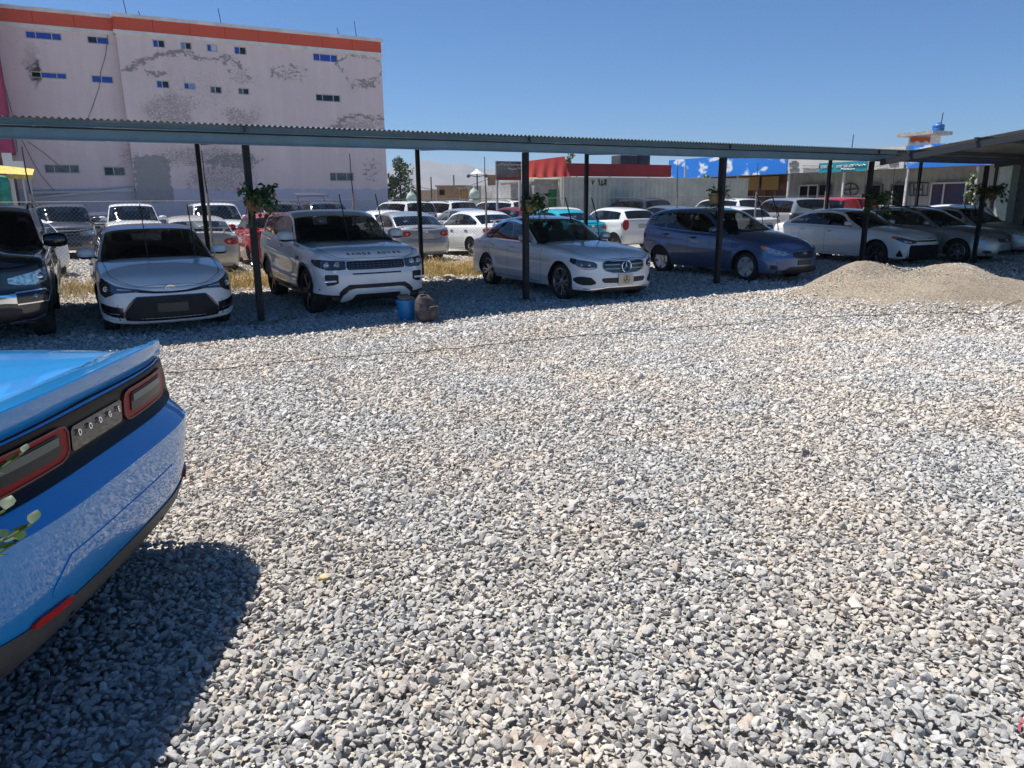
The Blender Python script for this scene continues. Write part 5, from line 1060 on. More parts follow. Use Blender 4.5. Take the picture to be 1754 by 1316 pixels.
# ------------------------------------------------------------------ the big stained building
def facade_material():
    m, n, l, b = nmat('stained_plaster'); b.inputs['Roughness'].default_value = .9; b.inputs['Specular IOR Level'].default_value = .15
    tc = n.new('ShaderNodeTexCoord'); sp = n.new('ShaderNodeSeparateXYZ'); l.new(tc.outputs['Object'], sp.inputs[0])
    def math_(op, a, b_=None, c=None, cl=False):
        x = n.new('ShaderNodeMath'); x.operation = op; x.use_clamp = cl
        for i, q in enumerate((a, b_, c)):
            if q is None: continue
            if isinstance(q, (int, float)): x.inputs[i].default_value = q
            else: l.new(q, x.inputs[i])
        return x.outputs[0]
    def noise(sc, det=6, ro=.6, mp=None):
        t = n.new('ShaderNodeTexNoise'); t.inputs['Scale'].default_value = sc; t.inputs['Detail'].default_value = det; t.inputs['Roughness'].default_value = ro
        if mp:
            k = n.new('ShaderNodeMapping'); k.inputs['Scale'].default_value = mp; l.new(tc.outputs['Object'], k.inputs[0]); l.new(k.outputs[0], t.inputs['Vector'])
        else: l.new(tc.outputs['Object'], t.inputs['Vector'])
        return t.outputs['Fac']
    wob = math_('ADD', math_('MULTIPLY_ADD', noise(.8, 5, .6), 2.4, -1.2), math_('MULTIPLY_ADD', noise(4.5, 9, .75), 1.6, -.8))
    U = math_('ADD', sp.outputs['X'], wob); Z = math_('ADD', sp.outputs['Z'], math_('MULTIPLY', wob, .7))
    def ell(cx, cz, rx, rz, ring=None):
        d = math_('SQRT', math_('ADD', math_('POWER', math_('ABSOLUTE', math_('DIVIDE', math_('SUBTRACT', U, cx), rx)), 2.0), math_('POWER', math_('ABSOLUTE', math_('DIVIDE', math_('SUBTRACT', Z, cz), rz)), 2.0)))
        if ring: return math_('SUBTRACT', 1.0, math_('DIVIDE', math_('ABSOLUTE', math_('SUBTRACT', d, 1.0)), ring), cl=True)
        return math_('MULTIPLY', math_('SUBTRACT', 1.0, d, cl=True), 1.8, cl=True)
    def P(px, py): return onv(px, py, 40.0)
    def E(x0, y0, x1, y1, ring=None):
        a = P(x0, y0); c = P(x1, y1); return ell((a[0] + c[0]) / 2, (a[1] + c[1]) / 2, abs(c[0] - a[0]) / 2, abs(c[1] - a[1]) / 2, ring)
    def BX(x0, y0, x1, y1):
        a = P(x0, y0); c = P(x1, y1); e = math_('ADD', math_('POWER', math_('ABSOLUTE', math_('DIVIDE', math_('SUBTRACT', math_('ADD', sp.outputs['X'], math_('MULTIPLY', wob, .25)), (a[0] + c[0]) / 2), abs(c[0] - a[0]) / 2)), 7.0), math_('POWER', math_('ABSOLUTE', math_('DIVIDE', math_('SUBTRACT', math_('ADD', sp.outputs['Z'], math_('MULTIPLY', wob, .25)), (a[1] + c[1]) / 2), abs(c[1] - a[1]) / 2)), 7.0)); return math_('MULTIPLY', math_('SUBTRACT', 1.1, e, cl=True), 1.0, cl=True)
    def mx_(*q):
        o = q[0]
        for x in q[1:]: o = math_('MAXIMUM', o, x)
        return o
    up = math_('GREATER_THAN', sp.outputs['Z'], P(300, 128)[1])
    arcs = mx_(math_('MULTIPLY', E(215, 85, 440, 190, .17), up), E(235, 112, 300, 134), math_('MULTIPLY', E(440, 100, 545, 150), .6), E(575, 92, 655, 142, .16), math_('MULTIPLY', E(590, 130, 655, 160), .8), math_('MULTIPLY', E(575, 198, 662, 240, .5), .9), math_('MULTIPLY', E(600, 262, 665, 320), .55))
    spk = mx_(E(215, 140, 365, 240), math_('MULTIPLY', E(215, 95, 450, 215), .55), E(350, 172, 470, 225), E(215, 235, 475, 300), E(285, 262, 470, 345), E(560, 200, 670, 232), math_('MULTIPLY', E(380, 120, 450, 150), .8), math_('MULTIPLY', E(185, 240, 260, 300), .7), math_('MULTIPLY', E(470, 120, 620, 160), .25))
    fine = noise(2.4, 12, .8, (1, 1, 1.9)); fine2 = noise(7.5, 8, .8, (1, 1, 2.4))
    k1 = math_('GREATER_THAN', math_('ADD', math_('MULTIPLY', fine, 1.0), math_('MULTIPLY', arcs, .215)), .645)
    k2 = math_('GREATER_THAN', math_('ADD', math_('ADD', math_('MULTIPLY', fine2, .75), math_('MULTIPLY', fine, .25)), math_('MULTIPLY', spk, .118)), .61)
    con = mx_(BX(222, 262, 303, 352), math_('MULTIPLY', E(310, 255, 475, 300), .8)); k3 = math_('GREATER_THAN', math_('ADD', math_('MULTIPLY', fine, 1.0), math_('MULTIPLY', con, .27)), .665)
    soot = math_('MULTIPLY', E(40, 92, 78, 150), 1.0); soot = math_('MULTIPLY', math_('MAXIMUM', soot, math_('MULTIPLY', E(28, 60, 80, 150), .3)), math_('MULTIPLY_ADD', fine2, 1.2, .25), cl=True)
    streak = noise(1.0, 6, .65, (1.6, 1.6, .12)); blot = noise(.35, 5, .6)
    r = n.new('ShaderNodeValToRGB'); r.color_ramp.elements[0].position = .3; r.color_ramp.elements[0].color = (.59, .485, .49, 1); r.color_ramp.elements[1].position = .7; r.color_ramp.elements[1].color = (.73, .61, .605, 1); l.new(math_('ADD', math_('MULTIPLY', streak, .55), math_('MULTIPLY', blot, .45)), r.inputs[0])
    def mix(f, a, c):
        x = n.new('ShaderNodeMix'); x.data_type = 'RGBA'
        l.new(f, x.inputs['Factor']) if not isinstance(f, float) else None
        l.new(a, x.inputs['A']); 
        if isinstance(c, tuple): x.inputs['B'].default_value = (*c, 1)
        else: l.new(c, x.inputs['B'])
        return x.outputs['Result']
    c = r.outputs[0]
    low = math_('MULTIPLY', math_('LESS_THAN', sp.outputs['Z'], math_('MULTIPLY_ADD', wob, .25, 2.6)), .75); c = mix(low, c, (.40, .44, .55))
    c = mix(math_('MULTIPLY', k3, .85), c, (.25, .255, .255)); c = mix(math_('MULTIPLY', k2, .65), c, (.20, .185, .17)); c = mix(math_('MULTIPLY', k1, .72), c, (.16, .15, .14)); c = mix(soot, c, (.012, .011, .011))
    l.new(c, b.inputs['Base Color'])
    bp = n.new('ShaderNodeBump'); bp.inputs['Strength'].default_value = .4; bp.inputs['Distance'].default_value = .04; l.new(math_('ADD', fine, math_('MULTIPLY', mx_(k1, k2, k3), -.6)), bp.inputs['Height']); l.new(bp.outputs[0], b.inputs['Normal'])
    return m
def build_big_building():
    # Empty carries the yard frame so that the plaster pattern lives in facade metres
    r = empty('apartment_building', OO, UA, 'large pinkish plaster building with peeling stains, orange roof band and small blue windows', 'building')
    fm = facade_material(); oran = mat('orange_cladding', (.58, .075, .02), .4, coat=.3, var=.06, vscale=.3); wht = mat('white_trim', (.62, .60, .58), .7, var=.12, vscale=1.5)
    def lb(b, u0, u1, v0, v1, z0, z1, mi=0): b.box(((u0 + u1) / 2, (v0 + v1) / 2, (z0 + z1) / 2), (u1 - u0, v1 - v0, z1 - z0), mi)
    u1 = onv(658, 200, 40)[0]; us = onv(214, 180, 40)[0]; zo1 = onv(655, 73, 40)[1]; zo0 = onv(655, 91.5, 40)[1]; ztop = zo1 + .2; zw = zo0 - .22; VL = 40.6
    # facade wall with real window openings: strips of wall around each opening
    wins = [(0, 40, 30, 102, 50, 'bbb'), (0, 147, 42, 184, 59, 'db'), (0, 53, 121, 114, 137, 'xbb'), (0, 157, 128, 194, 144, 'bb'), (0, 76, 281, 136, 298, 'ggg'), (0, 178, 285, 215, 302, 'dg'),
            (1, 260, 54, 281, 70, 'bd'), (1, 308, 60, 327, 75, 'ld'), (1, 353, 63, 371, 78, 'bw'), (1, 400, 67, 421, 83, 'bd'), (1, 268, 137, 290, 152, 'bd'), (1, 315, 141, 335, 154, 'bl'), (1, 360, 147, 380, 161, 'gd'), (1, 408, 150, 427, 163, 'gd'),
            (1, 536, 85, 578, 103, 'bbb'), (1, 541, 160, 583, 176, 'ddd'), (1, 565, 295, 606, 311, 'ggg')]
    W_ = []
    for blk, x0, y0, x1, y1, pn in wins:
        vv = 40.0 if blk else VL; xm, ym = (x0 + x1) / 2, (y0 + y1) / 2; hh = max((y1 - y0) - (.11 if y0 < 100 else .085 if y0 < 200 else .03) * (x1 - x0), 10) / 2; W_.append((blk, onv(x0, ym, vv)[0], onv(x1, ym, vv)[0], onv(xm, ym + hh, vv)[1], onv(xm, ym - hh, vv)[1], pn))
    W_ = [(w[0], w[1], w[2], min(w[3], zw - .12 - (w[4] - w[3])), min(w[4], zw - .12), w[5]) for w in W_]
    for blk, U0, U1, V0 in ((0, -24.0, us, VL), (1, us, u1, 40.0)):
        ww = sorted([w for w in W_ if w[0] == blk], key=lambda w: w[1]); us_ = sorted(set([U0, U1] + [w[1] for w in ww] + [w[2] for w in ww])); b = MB()
        for a, c in zip(us_[:-1], us_[1:]):
            mid = (a + c) / 2; zs = [0.0]
            for w in sorted([w for w in ww if w[1] < mid < w[2]], key=lambda w: w[3]): zs += [w[3], w[4]]
            zs.append(zw)
            for i in range(0, len(zs), 2): b.add([(a, V0, zs[i]), (c, V0, zs[i]), (c, V0, zs[i + 1]), (a, V0, zs[i + 1])], [(0, 1, 2, 3)])
        for w in ww:   # reveals
            a, c, z0, z1 = w[1:5]; d = V0 + .16
            b.add([(a, V0, z0), (c, V0, z0), (c, V0, z1), (a, V0, z1), (a, d, z0), (c, d, z0), (c, d, z1), (a, d, z1)], [(0, 1, 5, 4), (1, 2, 6, 5), (2, 3, 7, 6), (3, 0, 4, 7)])
        if blk: b.add([(U0, V0, 0), (U0, V0 + .62, 0), (U0, V0 + .62, zw), (U0, V0, zw), (U1, V0, 0), (U1, 54, 0), (U1, 54, zw), (U1, V0, zw)], [(0, 1, 2, 3), (4, 5, 6, 7)])
        b.build('facade', [fm], r)
        b = MB(); lb(b, U0 + (-.10 if blk else 0), U1 + (.08 if blk else -.11), V0 - .10, 54, zw, zo0); lb(b, U0 - (.12 if blk else 0), U1 + (.10 if blk else -.13), V0 - .14, 54, zo1, ztop); b.build('cornice', [wht], r)
        b = MB(); n_ = int((U1 - U0) / 1.95)
        for i in range(n_): a = U0 + (U1 - U0) * i / n_; c = U0 + (U1 - U0) * (i + 1) / n_; lb(b, a + .008, c - .008, V0 - .07, V0 + .1, zo0, zo1)
        if blk: lb(b, U0 - .06, U0, V0 - .05, V0 + .5, zo0, zo1)
        b.build('orange_band', [oran], r)
    b = MB(); lb(b, -24, u1 - .02, 41, 54, 0, zo1 - .05); b.build('core', [mat('dark_interior', (.012, .012, .014), .9)], r)
    # window frames and panes
    fr = mat('window_frame_white', (.42, .42, .42), .6); pm = dict(b=mat('blue_film_pane', (.012, .05, .36), .25, coat=.5), d=mat('dark_pane', (.012, .013, .016), .2), g=mat('grey_pane', (.09, .10, .105), .2, var=.4, vscale=3), l=mat('pale_blue_pane', (.16, .26, .50), .3), w=mat('white_pane', (.42, .52, .6), .4), x=mat('burnt_opening', (.004, .004, .004), 1))
    for blk, a, c, z0, z1, pn in W_:
        V0 = (40.0 if blk else VL) + .06; n_ = len(pn); b = MB(); t = .05
        lb(b, a, c, V0, V0 + .06, z0, z0 + t); lb(b, a, c, V0, V0 + .06, z1 - t, z1); q = [0, .28, .72, 1] if n_ == 3 else [0, .45, 1]
        for k in q: x = a + (c - a) * k; x = min(max(x, a + t / 2), c - t / 2); lb(b, x - t / 2, x + t / 2, V0 + .002, V0 + .058, z0 + t, z1 - t)
        fo = b.build('window', [fr], r)
        for i, ch in enumerate(pn):
            b = MB(); x0, x1 = a + (c - a) * q[i] + .03, a + (c - a) * q[i + 1] - .03; lb(b, x0, x1, V0 + .02, V0 + .035, z0 + .03, z1 - .03); b.build('pane', [pm[ch]], fo)
    # roof masts, wall cables and a low pipe run
    for i, (px, py, h) in enumerate(((215, 8, 1.1), (378, 26, .9), (581, 57, .5), (611, 62, 1.0), (240, 12, .3))):
        u, z = onv(px, py, 40.3); b = MB(); b.tube([(u, 40.3, ztop - .1), (u - .12, 40.3, ztop + h)], .025, 5); b.build('roof_rod', [mat('dark_rod', (.05, .05, .06), .6)], r)
    def cable(pts, vv, m=mat('cable', (.12, .10, .10), .7)):
        b = MB(); Q = [onv(x, y, vv) for x, y in pts]; b.tube([(u, vv - .03, z) for u, z in Q], .014, 4); b.build('cable', [m], r)
    cable([(184, 59), (181, 95), (172, 125), (170, 150), (158, 185), (150, 205)], VL); cable([(38, 240), (55, 275), (70, 300), (95, 330)], VL); cable([(48, 243), (75, 262), (100, 283)], VL); cable([(0, 120), (12, 160), (22, 200), (30, 260)], VL)
    p1, p2 = onv(60, 339, VL - .3), onv(229, 323, VL - .3); p3, p4 = onv(66, 334, VL - .3), onv(229, 327, VL - .3)
    for A_, B_ in ((p1, p2), (onv(52, 330, VL - .3), p4)):
        b = MB(); b.tube([(A_[0], VL - .3, A_[1]), (B_[0], VL - .3, B_[1])], .07, 8); b.build('wall_pipe', [mat('pale_pipe', (.5, .5, .5), .5)], r, True)
    # magenta annex with shop clutter at the far left
    a = empty('pink_annex', OO, UA, 'magenta rendered block at the far left, beside the stained building', 'building'); ua = onv(12, 200, 38.6)[0]; z0 = onv(20, 262, 38.6)[1]; b = MB()
    lb(b, ua - 1.5, ua, 38.6, VL - .05, z0, 13.5); b.build('wall', [mat('magenta_render', (.34, .05, .12), .8, var=.15, vscale=1)], a); b = MB(); lb(b, ua - 9, ua - .2, 38.9, VL - .05, 0, z0); b.build('shopfront', [mat('shop_dark', (.10, .05, .045), .8, col2=(.22, .12, .08), vscale=2)], a)
    def sign(x0, y0, x1, y1, vv, m, name, label, cat, d=.15):
        A_ = onv(x0, y0, vv); B_ = onv(x1, y1, vv); o = empty(name, OO, UA, label, cat); b = MB(); lb(b, A_[0], B_[0], vv, vv + d, B_[1], A_[1]); b.build('panel', [m], o)
        b = MB(); lb(b, A_[0] + .1, A_[0] + .18, vv + .02, vv + d - .02, 0, B_[1]); lb(b, B_[0] - .18, B_[0] - .1, vv + .02, vv + d - .02, 0, B_[1]); b.build('leg', [fr], o); return o
    sign(2, 262, 24, 289, 36, mat('sign_white', (.6, .6, .6), .5), 'sign_board', 'white sign board low on the magenta block', 'sign'); sign(8, 276, 42, 291, 34, mat('sign_cream', (.7, .66, .6), .5), 'sign_board', 'wide cream sign board above the yellow awning', 'sign')
    A_ = onv(-25, 292, 31); B_ = onv(56, 302, 31); o = empty('awning', OO, UA, 'yellow awning over the goods stall at the left edge', 'awning'); b = MB(); b.add([(A_[0], 31, A_[1] - .1), (B_[0], 31, B_[1] + .05), (B_[0], 33, B_[1] + .4), (A_[0], 33, A_[1] + .35)], [(0, 1, 2, 3)]); lb(b, A_[0], B_[0], 31, 31.04, B_[1] - .12, B_[1] + .05); b.build('canopy', [mat('yellow_canvas', (.62, .42, .10), .8, var=.2)], o)
    b = MB(); lb(b, B_[0] - .2, B_[0] - .12, 31.1, 31.18, 0, B_[1]); b.build('pole', [fr], o)
    o = empty('cloth_bundle', OO, UA, 'green cloth bundle stacked under the yellow awning', 'bundle'); b = MB(); A_ = onv(-30, 300, 30); B_ = onv(19, 338, 30); b.rbox(((A_[0] + B_[0]) / 2, 30.4, A_[1] - .8), (B_[0] - A_[0], .8, 1.6), .25); b.build('cloth', [mat('green_cloth', (.02, .20, .15), .8, var=.4, vscale=3)], o, True)
    for i in range(3):
        b = MB(); b.rbox(((A_[0] + B_[0]) / 2, 30.4, .1 + i * .0 + .2), ((B_[0] - A_[0]) * .8, .7, .3), .1); b.build('sack', [mat('sack', (.3, .22, .15), .9)], o, True); break
# ------------------------------------------------------------------ shops, container and houses to the right and behind
def ribbed_wall(b, p0, p1, z0, z1, pitch=.28, depth=.036, mi=0, nrm=None):
    p0 = Vector(p0); p1 = Vector(p1); L = (p1 - p0).length; d = (p1 - p0) / L; nn = Vector((d.y, -d.x, 0)) if nrm is None else nrm; n = int(L / pitch); P = []
    for i in range(n):
        for t, o in ((0, 0), (.28, 0), (.5, 1), (.78, 1)): P.append(p0 + d * (i + t) / n * L + nn * (-depth * o))
    P.append(p1); V = []; 
    for p in P: V += [(p.x, p.y, z0), (p.x, p.y, z1)]
    b.add(V, [(2 * i, 2 * i + 2, 2 * i + 3, 2 * i + 1) for i in range(len(P) - 1)], mi)
def cloud_material():
    m, n, l, b = nmat('sky_print_banner'); b.inputs['Roughness'].default_value = .5; tc = n.new('ShaderNodeTexCoord'); mp = n.new('ShaderNodeMapping'); mp.inputs['Scale'].default_value = (1, 1, 1.5); l.new(tc.outputs['Object'], mp.inputs[0])
    t = n.new('ShaderNodeTexNoise'); t.inputs['Scale'].default_value = .95; t.inputs['Detail'].default_value = 4; t.inputs['Roughness'].default_value = .5; l.new(mp.outputs[0], t.inputs['Vector'])
    r = n.new('ShaderNodeValToRGB'); e = r.color_ramp.elements; e[0].position = .555; e[0].color = (.02, .19, .66, 1); e[1].position = .63; e[1].color = (.72, .76, .82, 1); x = e.new(.575); x.color = (.10, .30, .70, 1); l.new(t.outputs['Fac'], r.inputs[0]); l.new(r.outputs[0], b.inputs['Base Color']); return m
def build_shops():
    UF = 30.5; cream = mat('container_cream', (.52, .53, .44), .6, col2=(.40, .41, .35), vscale=1.5, dust=.0); redb = mat('red_board', (.30, .018, .02), .5, var=.15, vscale=1); fr = mat('window_frame_white', (.42, .42, .42), .6)
    dark = mat('dark_opening', (.006, .007, .009), .6, spec=.1); rib = mat('ribbed_grey', (.30, .31, .30), .6, col2=(.24, .24, .23), vscale=1.5)
    # container
    r = yroot('shipping_container', 23.5, 20, 'long cream ribbed shipping container with black script, under a red board', 'container')
    b = MB(); u0, u1, v0, v1 = 17.5, 29.7, 19.1, 21.54; ribbed_wall(b, Wp(u0, v0), Wp(u1, v0), .2, 2.72); ribbed_wall(b, Wp(u0, v1), Wp(u0, v0), .2, 2.72)
    ybox(b, u0 + .05, u1, v0 + .1, v1, .1, 2.74); ybox(b, u0 - .03, u0 + .09, v0 - .03, v0 + .09, .05, 2.79); ybox(b, u0 + .09, u1, v0 - .02, v0 + .07, 2.7, 2.80); ybox(b, u0 - .02, u0 + .08, v0 + .09, v1, 2.7, 2.80); pbuild(b, 'shell', [cream], r)
    b = MB()   # painted script
    for pts in ([(1014, 308), (1015, 316), (1018, 310)], [(1026, 307), (1027, 316), (1031, 318), (1036, 315), (1036, 308)], [(1031, 309), (1031, 317)], [(1038, 307), (1038, 318)]):
        Q = [onv(x, y, v0 - .012) for x, y in pts]; b = MB(); b.tube([Wp(u, v0 - .012, z) for u, z in Q], .03, 4); pbuild(b, 'script_stroke', [mat('black_script', (.03, .03, .03), .7)], r)
    rr = yroot('red_fascia', 23, 19, 'dark red fascia board along the top of the cream container', 'board'); b = MB(); A_ = onv(966, 285, 18.9); B_ = onv(1150, 291, 18.9); ybox(b, A_[0], B_[0], 18.9, 18.98, 2.83, 3.42); pbuild(b, 'panel', [redb], rr)
    for k in range(4): b = MB(); u = A_[0] + .3 + k * 2.4; ybox(b, u, u + .06, 18.985, 19.05, 2.8, 3.4); pbuild(b, 'strut', [fr], rr)
    # things on the container roof
    for (px, w, h, lb_) in ((1080, 1.6, .25, 'low dark crate on the container roof'), (1098, .9, .35, 'rounded dark box on the container roof')):
        u = onv(px, 283, 20)[0]; o = yroot('roof_crate', u, 20.2, lb_, 'crate'); b = MB(); b.rbox(Wp(u, 20.2, 3.42 + h / 2 + .0), (w, .8, h + .5), .06, rot=YR); pbuild(b, 'shell', [mat('dark_crate', (.04, .045, .055), .6)], o, True)
    # red cloth and billboard
    o = yroot('red_tarp', 14.5, 18.6, 'bright red cloth awning sloping beside the dark billboard', 'awning'); b = MB(); P = []; q = [onv(895, 277, 18.6), onv(967, 268, 18.6), onv(966, 303, 18.6), onv(894, 305, 18.6)]; n_ = 24
    for i in range(n_ + 1):
        t = i / n_
        for j in range(7):
            s_ = j / 6; u = (q[0][0] * (1 - t) + q[1][0] * t) * (1 - s_) + (q[3][0] * (1 - t) + q[2][0] * t) * s_; z = (q[0][1] * (1 - t) + q[1][1] * t) * (1 - s_) + (q[3][1] * (1 - t) + q[2][1] * t) * s_; P.append(Wp(u, 18.6 - .05 * math.sin(i * 1.1 + j * .9) * s_ - s_ * .5, z))
    b.add(P, [(i * 7 + j, (i + 1) * 7 + j, (i + 1) * 7 + j + 1, i * 7 + j + 1) for i in range(n_) for j in range(6)]); pbuild(b, 'cloth', [mat('red_cloth_bright', (.50, .05, .04), .8)], o, True)
    for k in (q[0], q[1]): b = MB(); ybox(b, k[0] - .03, k[0] + .03, 18.62, 18.68, 0, k[1]); pbuild(b, 'pole', [fr], o)
    o = yroot('billboard', 12.5, 19, 'dark grey billboard with white script lines, left of the red cloth', 'billboard'); A_ = onv(850, 276, 19); B_ = onv(896, 309, 19); b = MB(); ybox(b, A_[0], B_[0], 19, 19.1, B_[1], A_[1]); bo = pbuild(b, 'panel', [mat('billboard_print', (.07, .065, .06), .6, col2=(.20, .17, .16), vscale=1.4)], o)
    b = MB(); ybox(b, A_[0], B_[0], 18.99, 18.995, B_[1] + .02, B_[1] + .12); pbuild(b, 'red_stripe', [redb], o)
    for (x0, x1, yy) in ((853, 893, 282), (870, 893, 289)):
        rnd = random.Random(int(x0)); x = x0
        while x < x1:
            w = rnd.uniform(2, 5); Q = [onv(x, yy + rnd.uniform(-1, 1), 18.98), onv(x + w * .5, yy + rnd.uniform(-2.5, 1), 18.98), onv(x + w, yy + rnd.uniform(-1, 2), 18.98)]; b = MB(); b.tube([Wp(u, 18.98, z) for u, z in Q], .022, 4); pbuild(b, 'script_stroke', [mat('white_script', (.6, .6, .58), .6)], o); x += w + 1
    for u in (A_[0] + .1, B_[0] - .1): b = MB(); ybox(b, u - .04, u + .04, 19.11, 19.2, 0, A_[1]); pbuild(b, 'pole', [fr], o)
    # grey block shed with a green door, cream container behind
    o = yroot('block_shed', 14.7, 20, 'small grey block shed with a green metal door', 'shed'); A_ = onv(880, 316, 19.6); B_ = onv(962, 313, 19.6); um = onv(915, 312, 19.6)[0]; b = MB(); ybox(b, A_[0], um, 19.9, 23, 0, A_[1]); ybox(b, um, B_[0], 19.6, 23, 0, B_[1] + .05); ybox(b, um - .05, B_[0] + .05, 19.5, 23.1, B_[1] + .05, B_[1] + .15); pbuild(b, 'wall', [mat('grey_block', (.33, .32, .31), .9, var=.2, vscale=3, bump=.4)], o)
    A2 = onv(939, 325, 19.6); B2 = onv(955, 346, 19.6); b = MB(); ribbed_wall(b, Wp(A2[0], 19.57), Wp(B2[0], 19.57), 0.02, A2[1], pitch=.12, depth=.015); pbuild(b, 'door', [mat('green_door', (.02, .16, .05), .5)], o)
    o = yroot('shipping_container', 15, 24, 'short cream ribbed container behind the grey shed', 'container'); A_ = onv(921, 302, 23.5); B_ = onv(968, 302, 23.5); b = MB(); ribbed_wall(b, Wp(A_[0], 23.5), Wp(B_[0] + .3, 23.5), .2, A_[1] - .05); ybox(b, A_[0] + .05, B_[0] + .3, 23.6, 26, .1, A_[1]); pbuild(b, 'shell', [mat('container_sand', (.62, .52, .33), .6, var=.15, vscale=2)], o)
    # shop row: banners on the canopy edge, ribbed wall set back behind posts
    r = yroot('shop_row', 32, 12, 'long low shop row of grey ribbed panels with posts and a shaded front', 'building')
    zb = 3.0
    b = MB(); ybox(b, UF - .02, 37, -14, 25.2, 3.02, 3.16); pbuild(b, 'roof', [mat('roof_felt', (.25, .24, .22), .8)], r)
    vA = onu(1345, 300, 32)[0]; b = MB(); ribbed_wall(b, Wp(32.2, vA), Wp(32.2, -14), 0, 3.02, pitch=.34); pbuild(b, 'wall', [rib], r)
    b = MB(); ybox(b, 32.3, 37, -14, 25.2, 0, 3.02); pbuild(b, 'core', [rib], r)
    b = MB(); ybox(b, 32.18, 32.3, vA, 25.2, 0, 3.0); pbuild(b, 'board_wall', [mat('brown_boards', (.12, .055, .035), .8, var=.5, vscale=2)], r)
    for px in (1190, 1205, 1222, 1240, 1256, 1275, 1292, 1310, 1328):
        v = onu(px, 320, 32.1)[0]; b = MB(); ybox(b, 32.1, 32.17, v - .04, v + .04, 0, 3.0); pbuild(b, 'frame_post', [mat('wood_frame', (.16, .10, .06), .8)], r)
    for (x0, y0, x1, y1, m_) in ((1266, 304, 1300, 326, mat('ochre_board', (.33, .20, .07), .8)), (1306, 303, 1333, 325, mat('ochre_board', (.33, .20, .07), .8)), (1262, 331, 1280, 345, mat('paper_white', (.5, .5, .5), .7)), (1195, 306, 1220, 330, mat('maroon_board', (.10, .03, .03), .8))):
        v0_, z1 = onu(x0, y0, 32.08); v1_, z0 = onu(x1, y1, 32.08); b = MB(); ybox(b, 32.05, 32.09, v1_, v0_, z0, z1); pbuild(b, 'board_panel', [m_], r)
    for (x0, y0, x1, y1, kind) in ((1371, 317, 1400, 345, 'w'), (1405, 315, 1420, 345, 'd'), (1484, 316, 1508, 350, 'd'), (1528, 315, 1550, 352, 'd'), (1598, 313, 1668, 362, 's')):
        v0_, z1 = onu(x0, y0, 32.1); v1_, z0 = onu(x1, min(y1, 345), 32.1); z0 = .05 if kind != 'w' else z0; b = MB(); t = .07; ybox(b, 32.0, 32.16, v1_, v0_, z1 - t, z1)
        vs = [v0_, v1_] if kind == 'd' else ([v0_, (v0_ + v1_) / 2, v1_] if kind == 'w' else [v0_, v0_ * .7 + v1_ * .3, v0_ * .2 + v1_ * .8, v1_])
        for v in vs: ybox(b, 32.02, 32.15, v - t / 2, v + t / 2, z0, z1 - t)
        o2 = pbuild(b, 'door' if kind == 'd' else 'window', [fr if kind != 'd' else mat('door_frame', (.10, .10, .10), .6)], r); b = MB(); ybox(b, 32.06, 32.1, v1_, v0_, z0, z1 - t); pbuild(b, 'pane', [dark if kind != 's' else mat('poster_glass', (.02, .03, .09), .15, col2=(.06, .03, .05), vscale=2)], o2)
    # black line drawings on the wall: a quartered oval and a boxed H
    blk = mat('black_script', (.03, .03, .03), .7)
    def stroke(pts, uu=32.15, w=.028, root=r, nm='wall_drawing', m_=blk):
        b = MB(); Q = [onu(x, y, uu) for x, y in pts]; b.tube([Wp(uu, v, z) for v, z in Q], w, 4); pbuild(b, nm, [m_], root)
    stroke([(1457 + 13 * math.cos(t), 325 + 11 * math.sin(t)) for t in np.linspace(0, 6.283, 17)]); stroke([(1444, 326), (1470, 323)]); stroke([(1458, 314), (1455, 325), (1458, 336)])
    stroke([(1558, 314), (1590, 313), (1588, 335), (1558, 335), (1558, 314)]); stroke([(1565, 316), (1565, 333)]); stroke([(1565, 325), (1580, 325)]); stroke([(1580, 316), (1580, 333)])
    for px in (1152, 1201, 1262, 1349, 1443, 1551, 1670, 1716):
        v = onu(px, 320, UF)[0]; b = MB(); ybox(b, UF, UF + .09, v - .045, v + .045, 0, 3.0); pbuild(b, 'post', [mat('post_white', (.55, .55, .54), .6, var=.2)], r)
    # banners
    def banner(x0, x1, z0, z1, m, label, name='banner', uu=UF - .08, parts=None):
        v0_ = onu(x0, 285, uu)[0]; v1_ = onu(x1, 280, uu)[0]; c = Wp(uu, (v0_ + v1_) / 2, 0); o = empty(name, c, UA, label, 'banner'); b = MB(); b.box((0, 0, (z0 + z1) / 2), (.06, v0_ - v1_, z1 - z0)); b.build('panel', [m], o); return o, v0_, v1_
    cm = cloud_material(); zt = onu(1146, 275, UF)[1]
    banner(1146, 1349, 3.0, zt, cm, 'long blue banner printed with white clouds, left part of the shop canopy'); o, v0_, v1_ = banner(1351, 1549, 3.0, 3.95, mat('white_sign', (.58, .58, .54), .5, var=.06, vscale=.8), 'white shop sign with car pictures and a teal phone panel', 'shop_sign')
    banner(1553, 1700, 3.0, 3.45, cm, 'short blue cloud banner to the right of the white shop sign'); 
    ub = UF - .14
    def plate_(x0, y0, x1, y1, m_, nm):
        a_, z1 = onu(x0, y0, ub); c_, z0 = onu(x1, y1, ub); b = MB(); ybox(b, ub, ub + .025, c_, a_, z0, z1); q = b.build(nm, [m_], None); q.parent = o; q.matrix_parent_inverse = (Matrix.Translation(o.location) @ Matrix.Rotation(UA, 4, 'Z')).inverted(); return q
    teal = mat('teal_panel', (.02, .26, .32), .5); plate_(1403, 280, 1484, 293, teal, 'phone_panel')
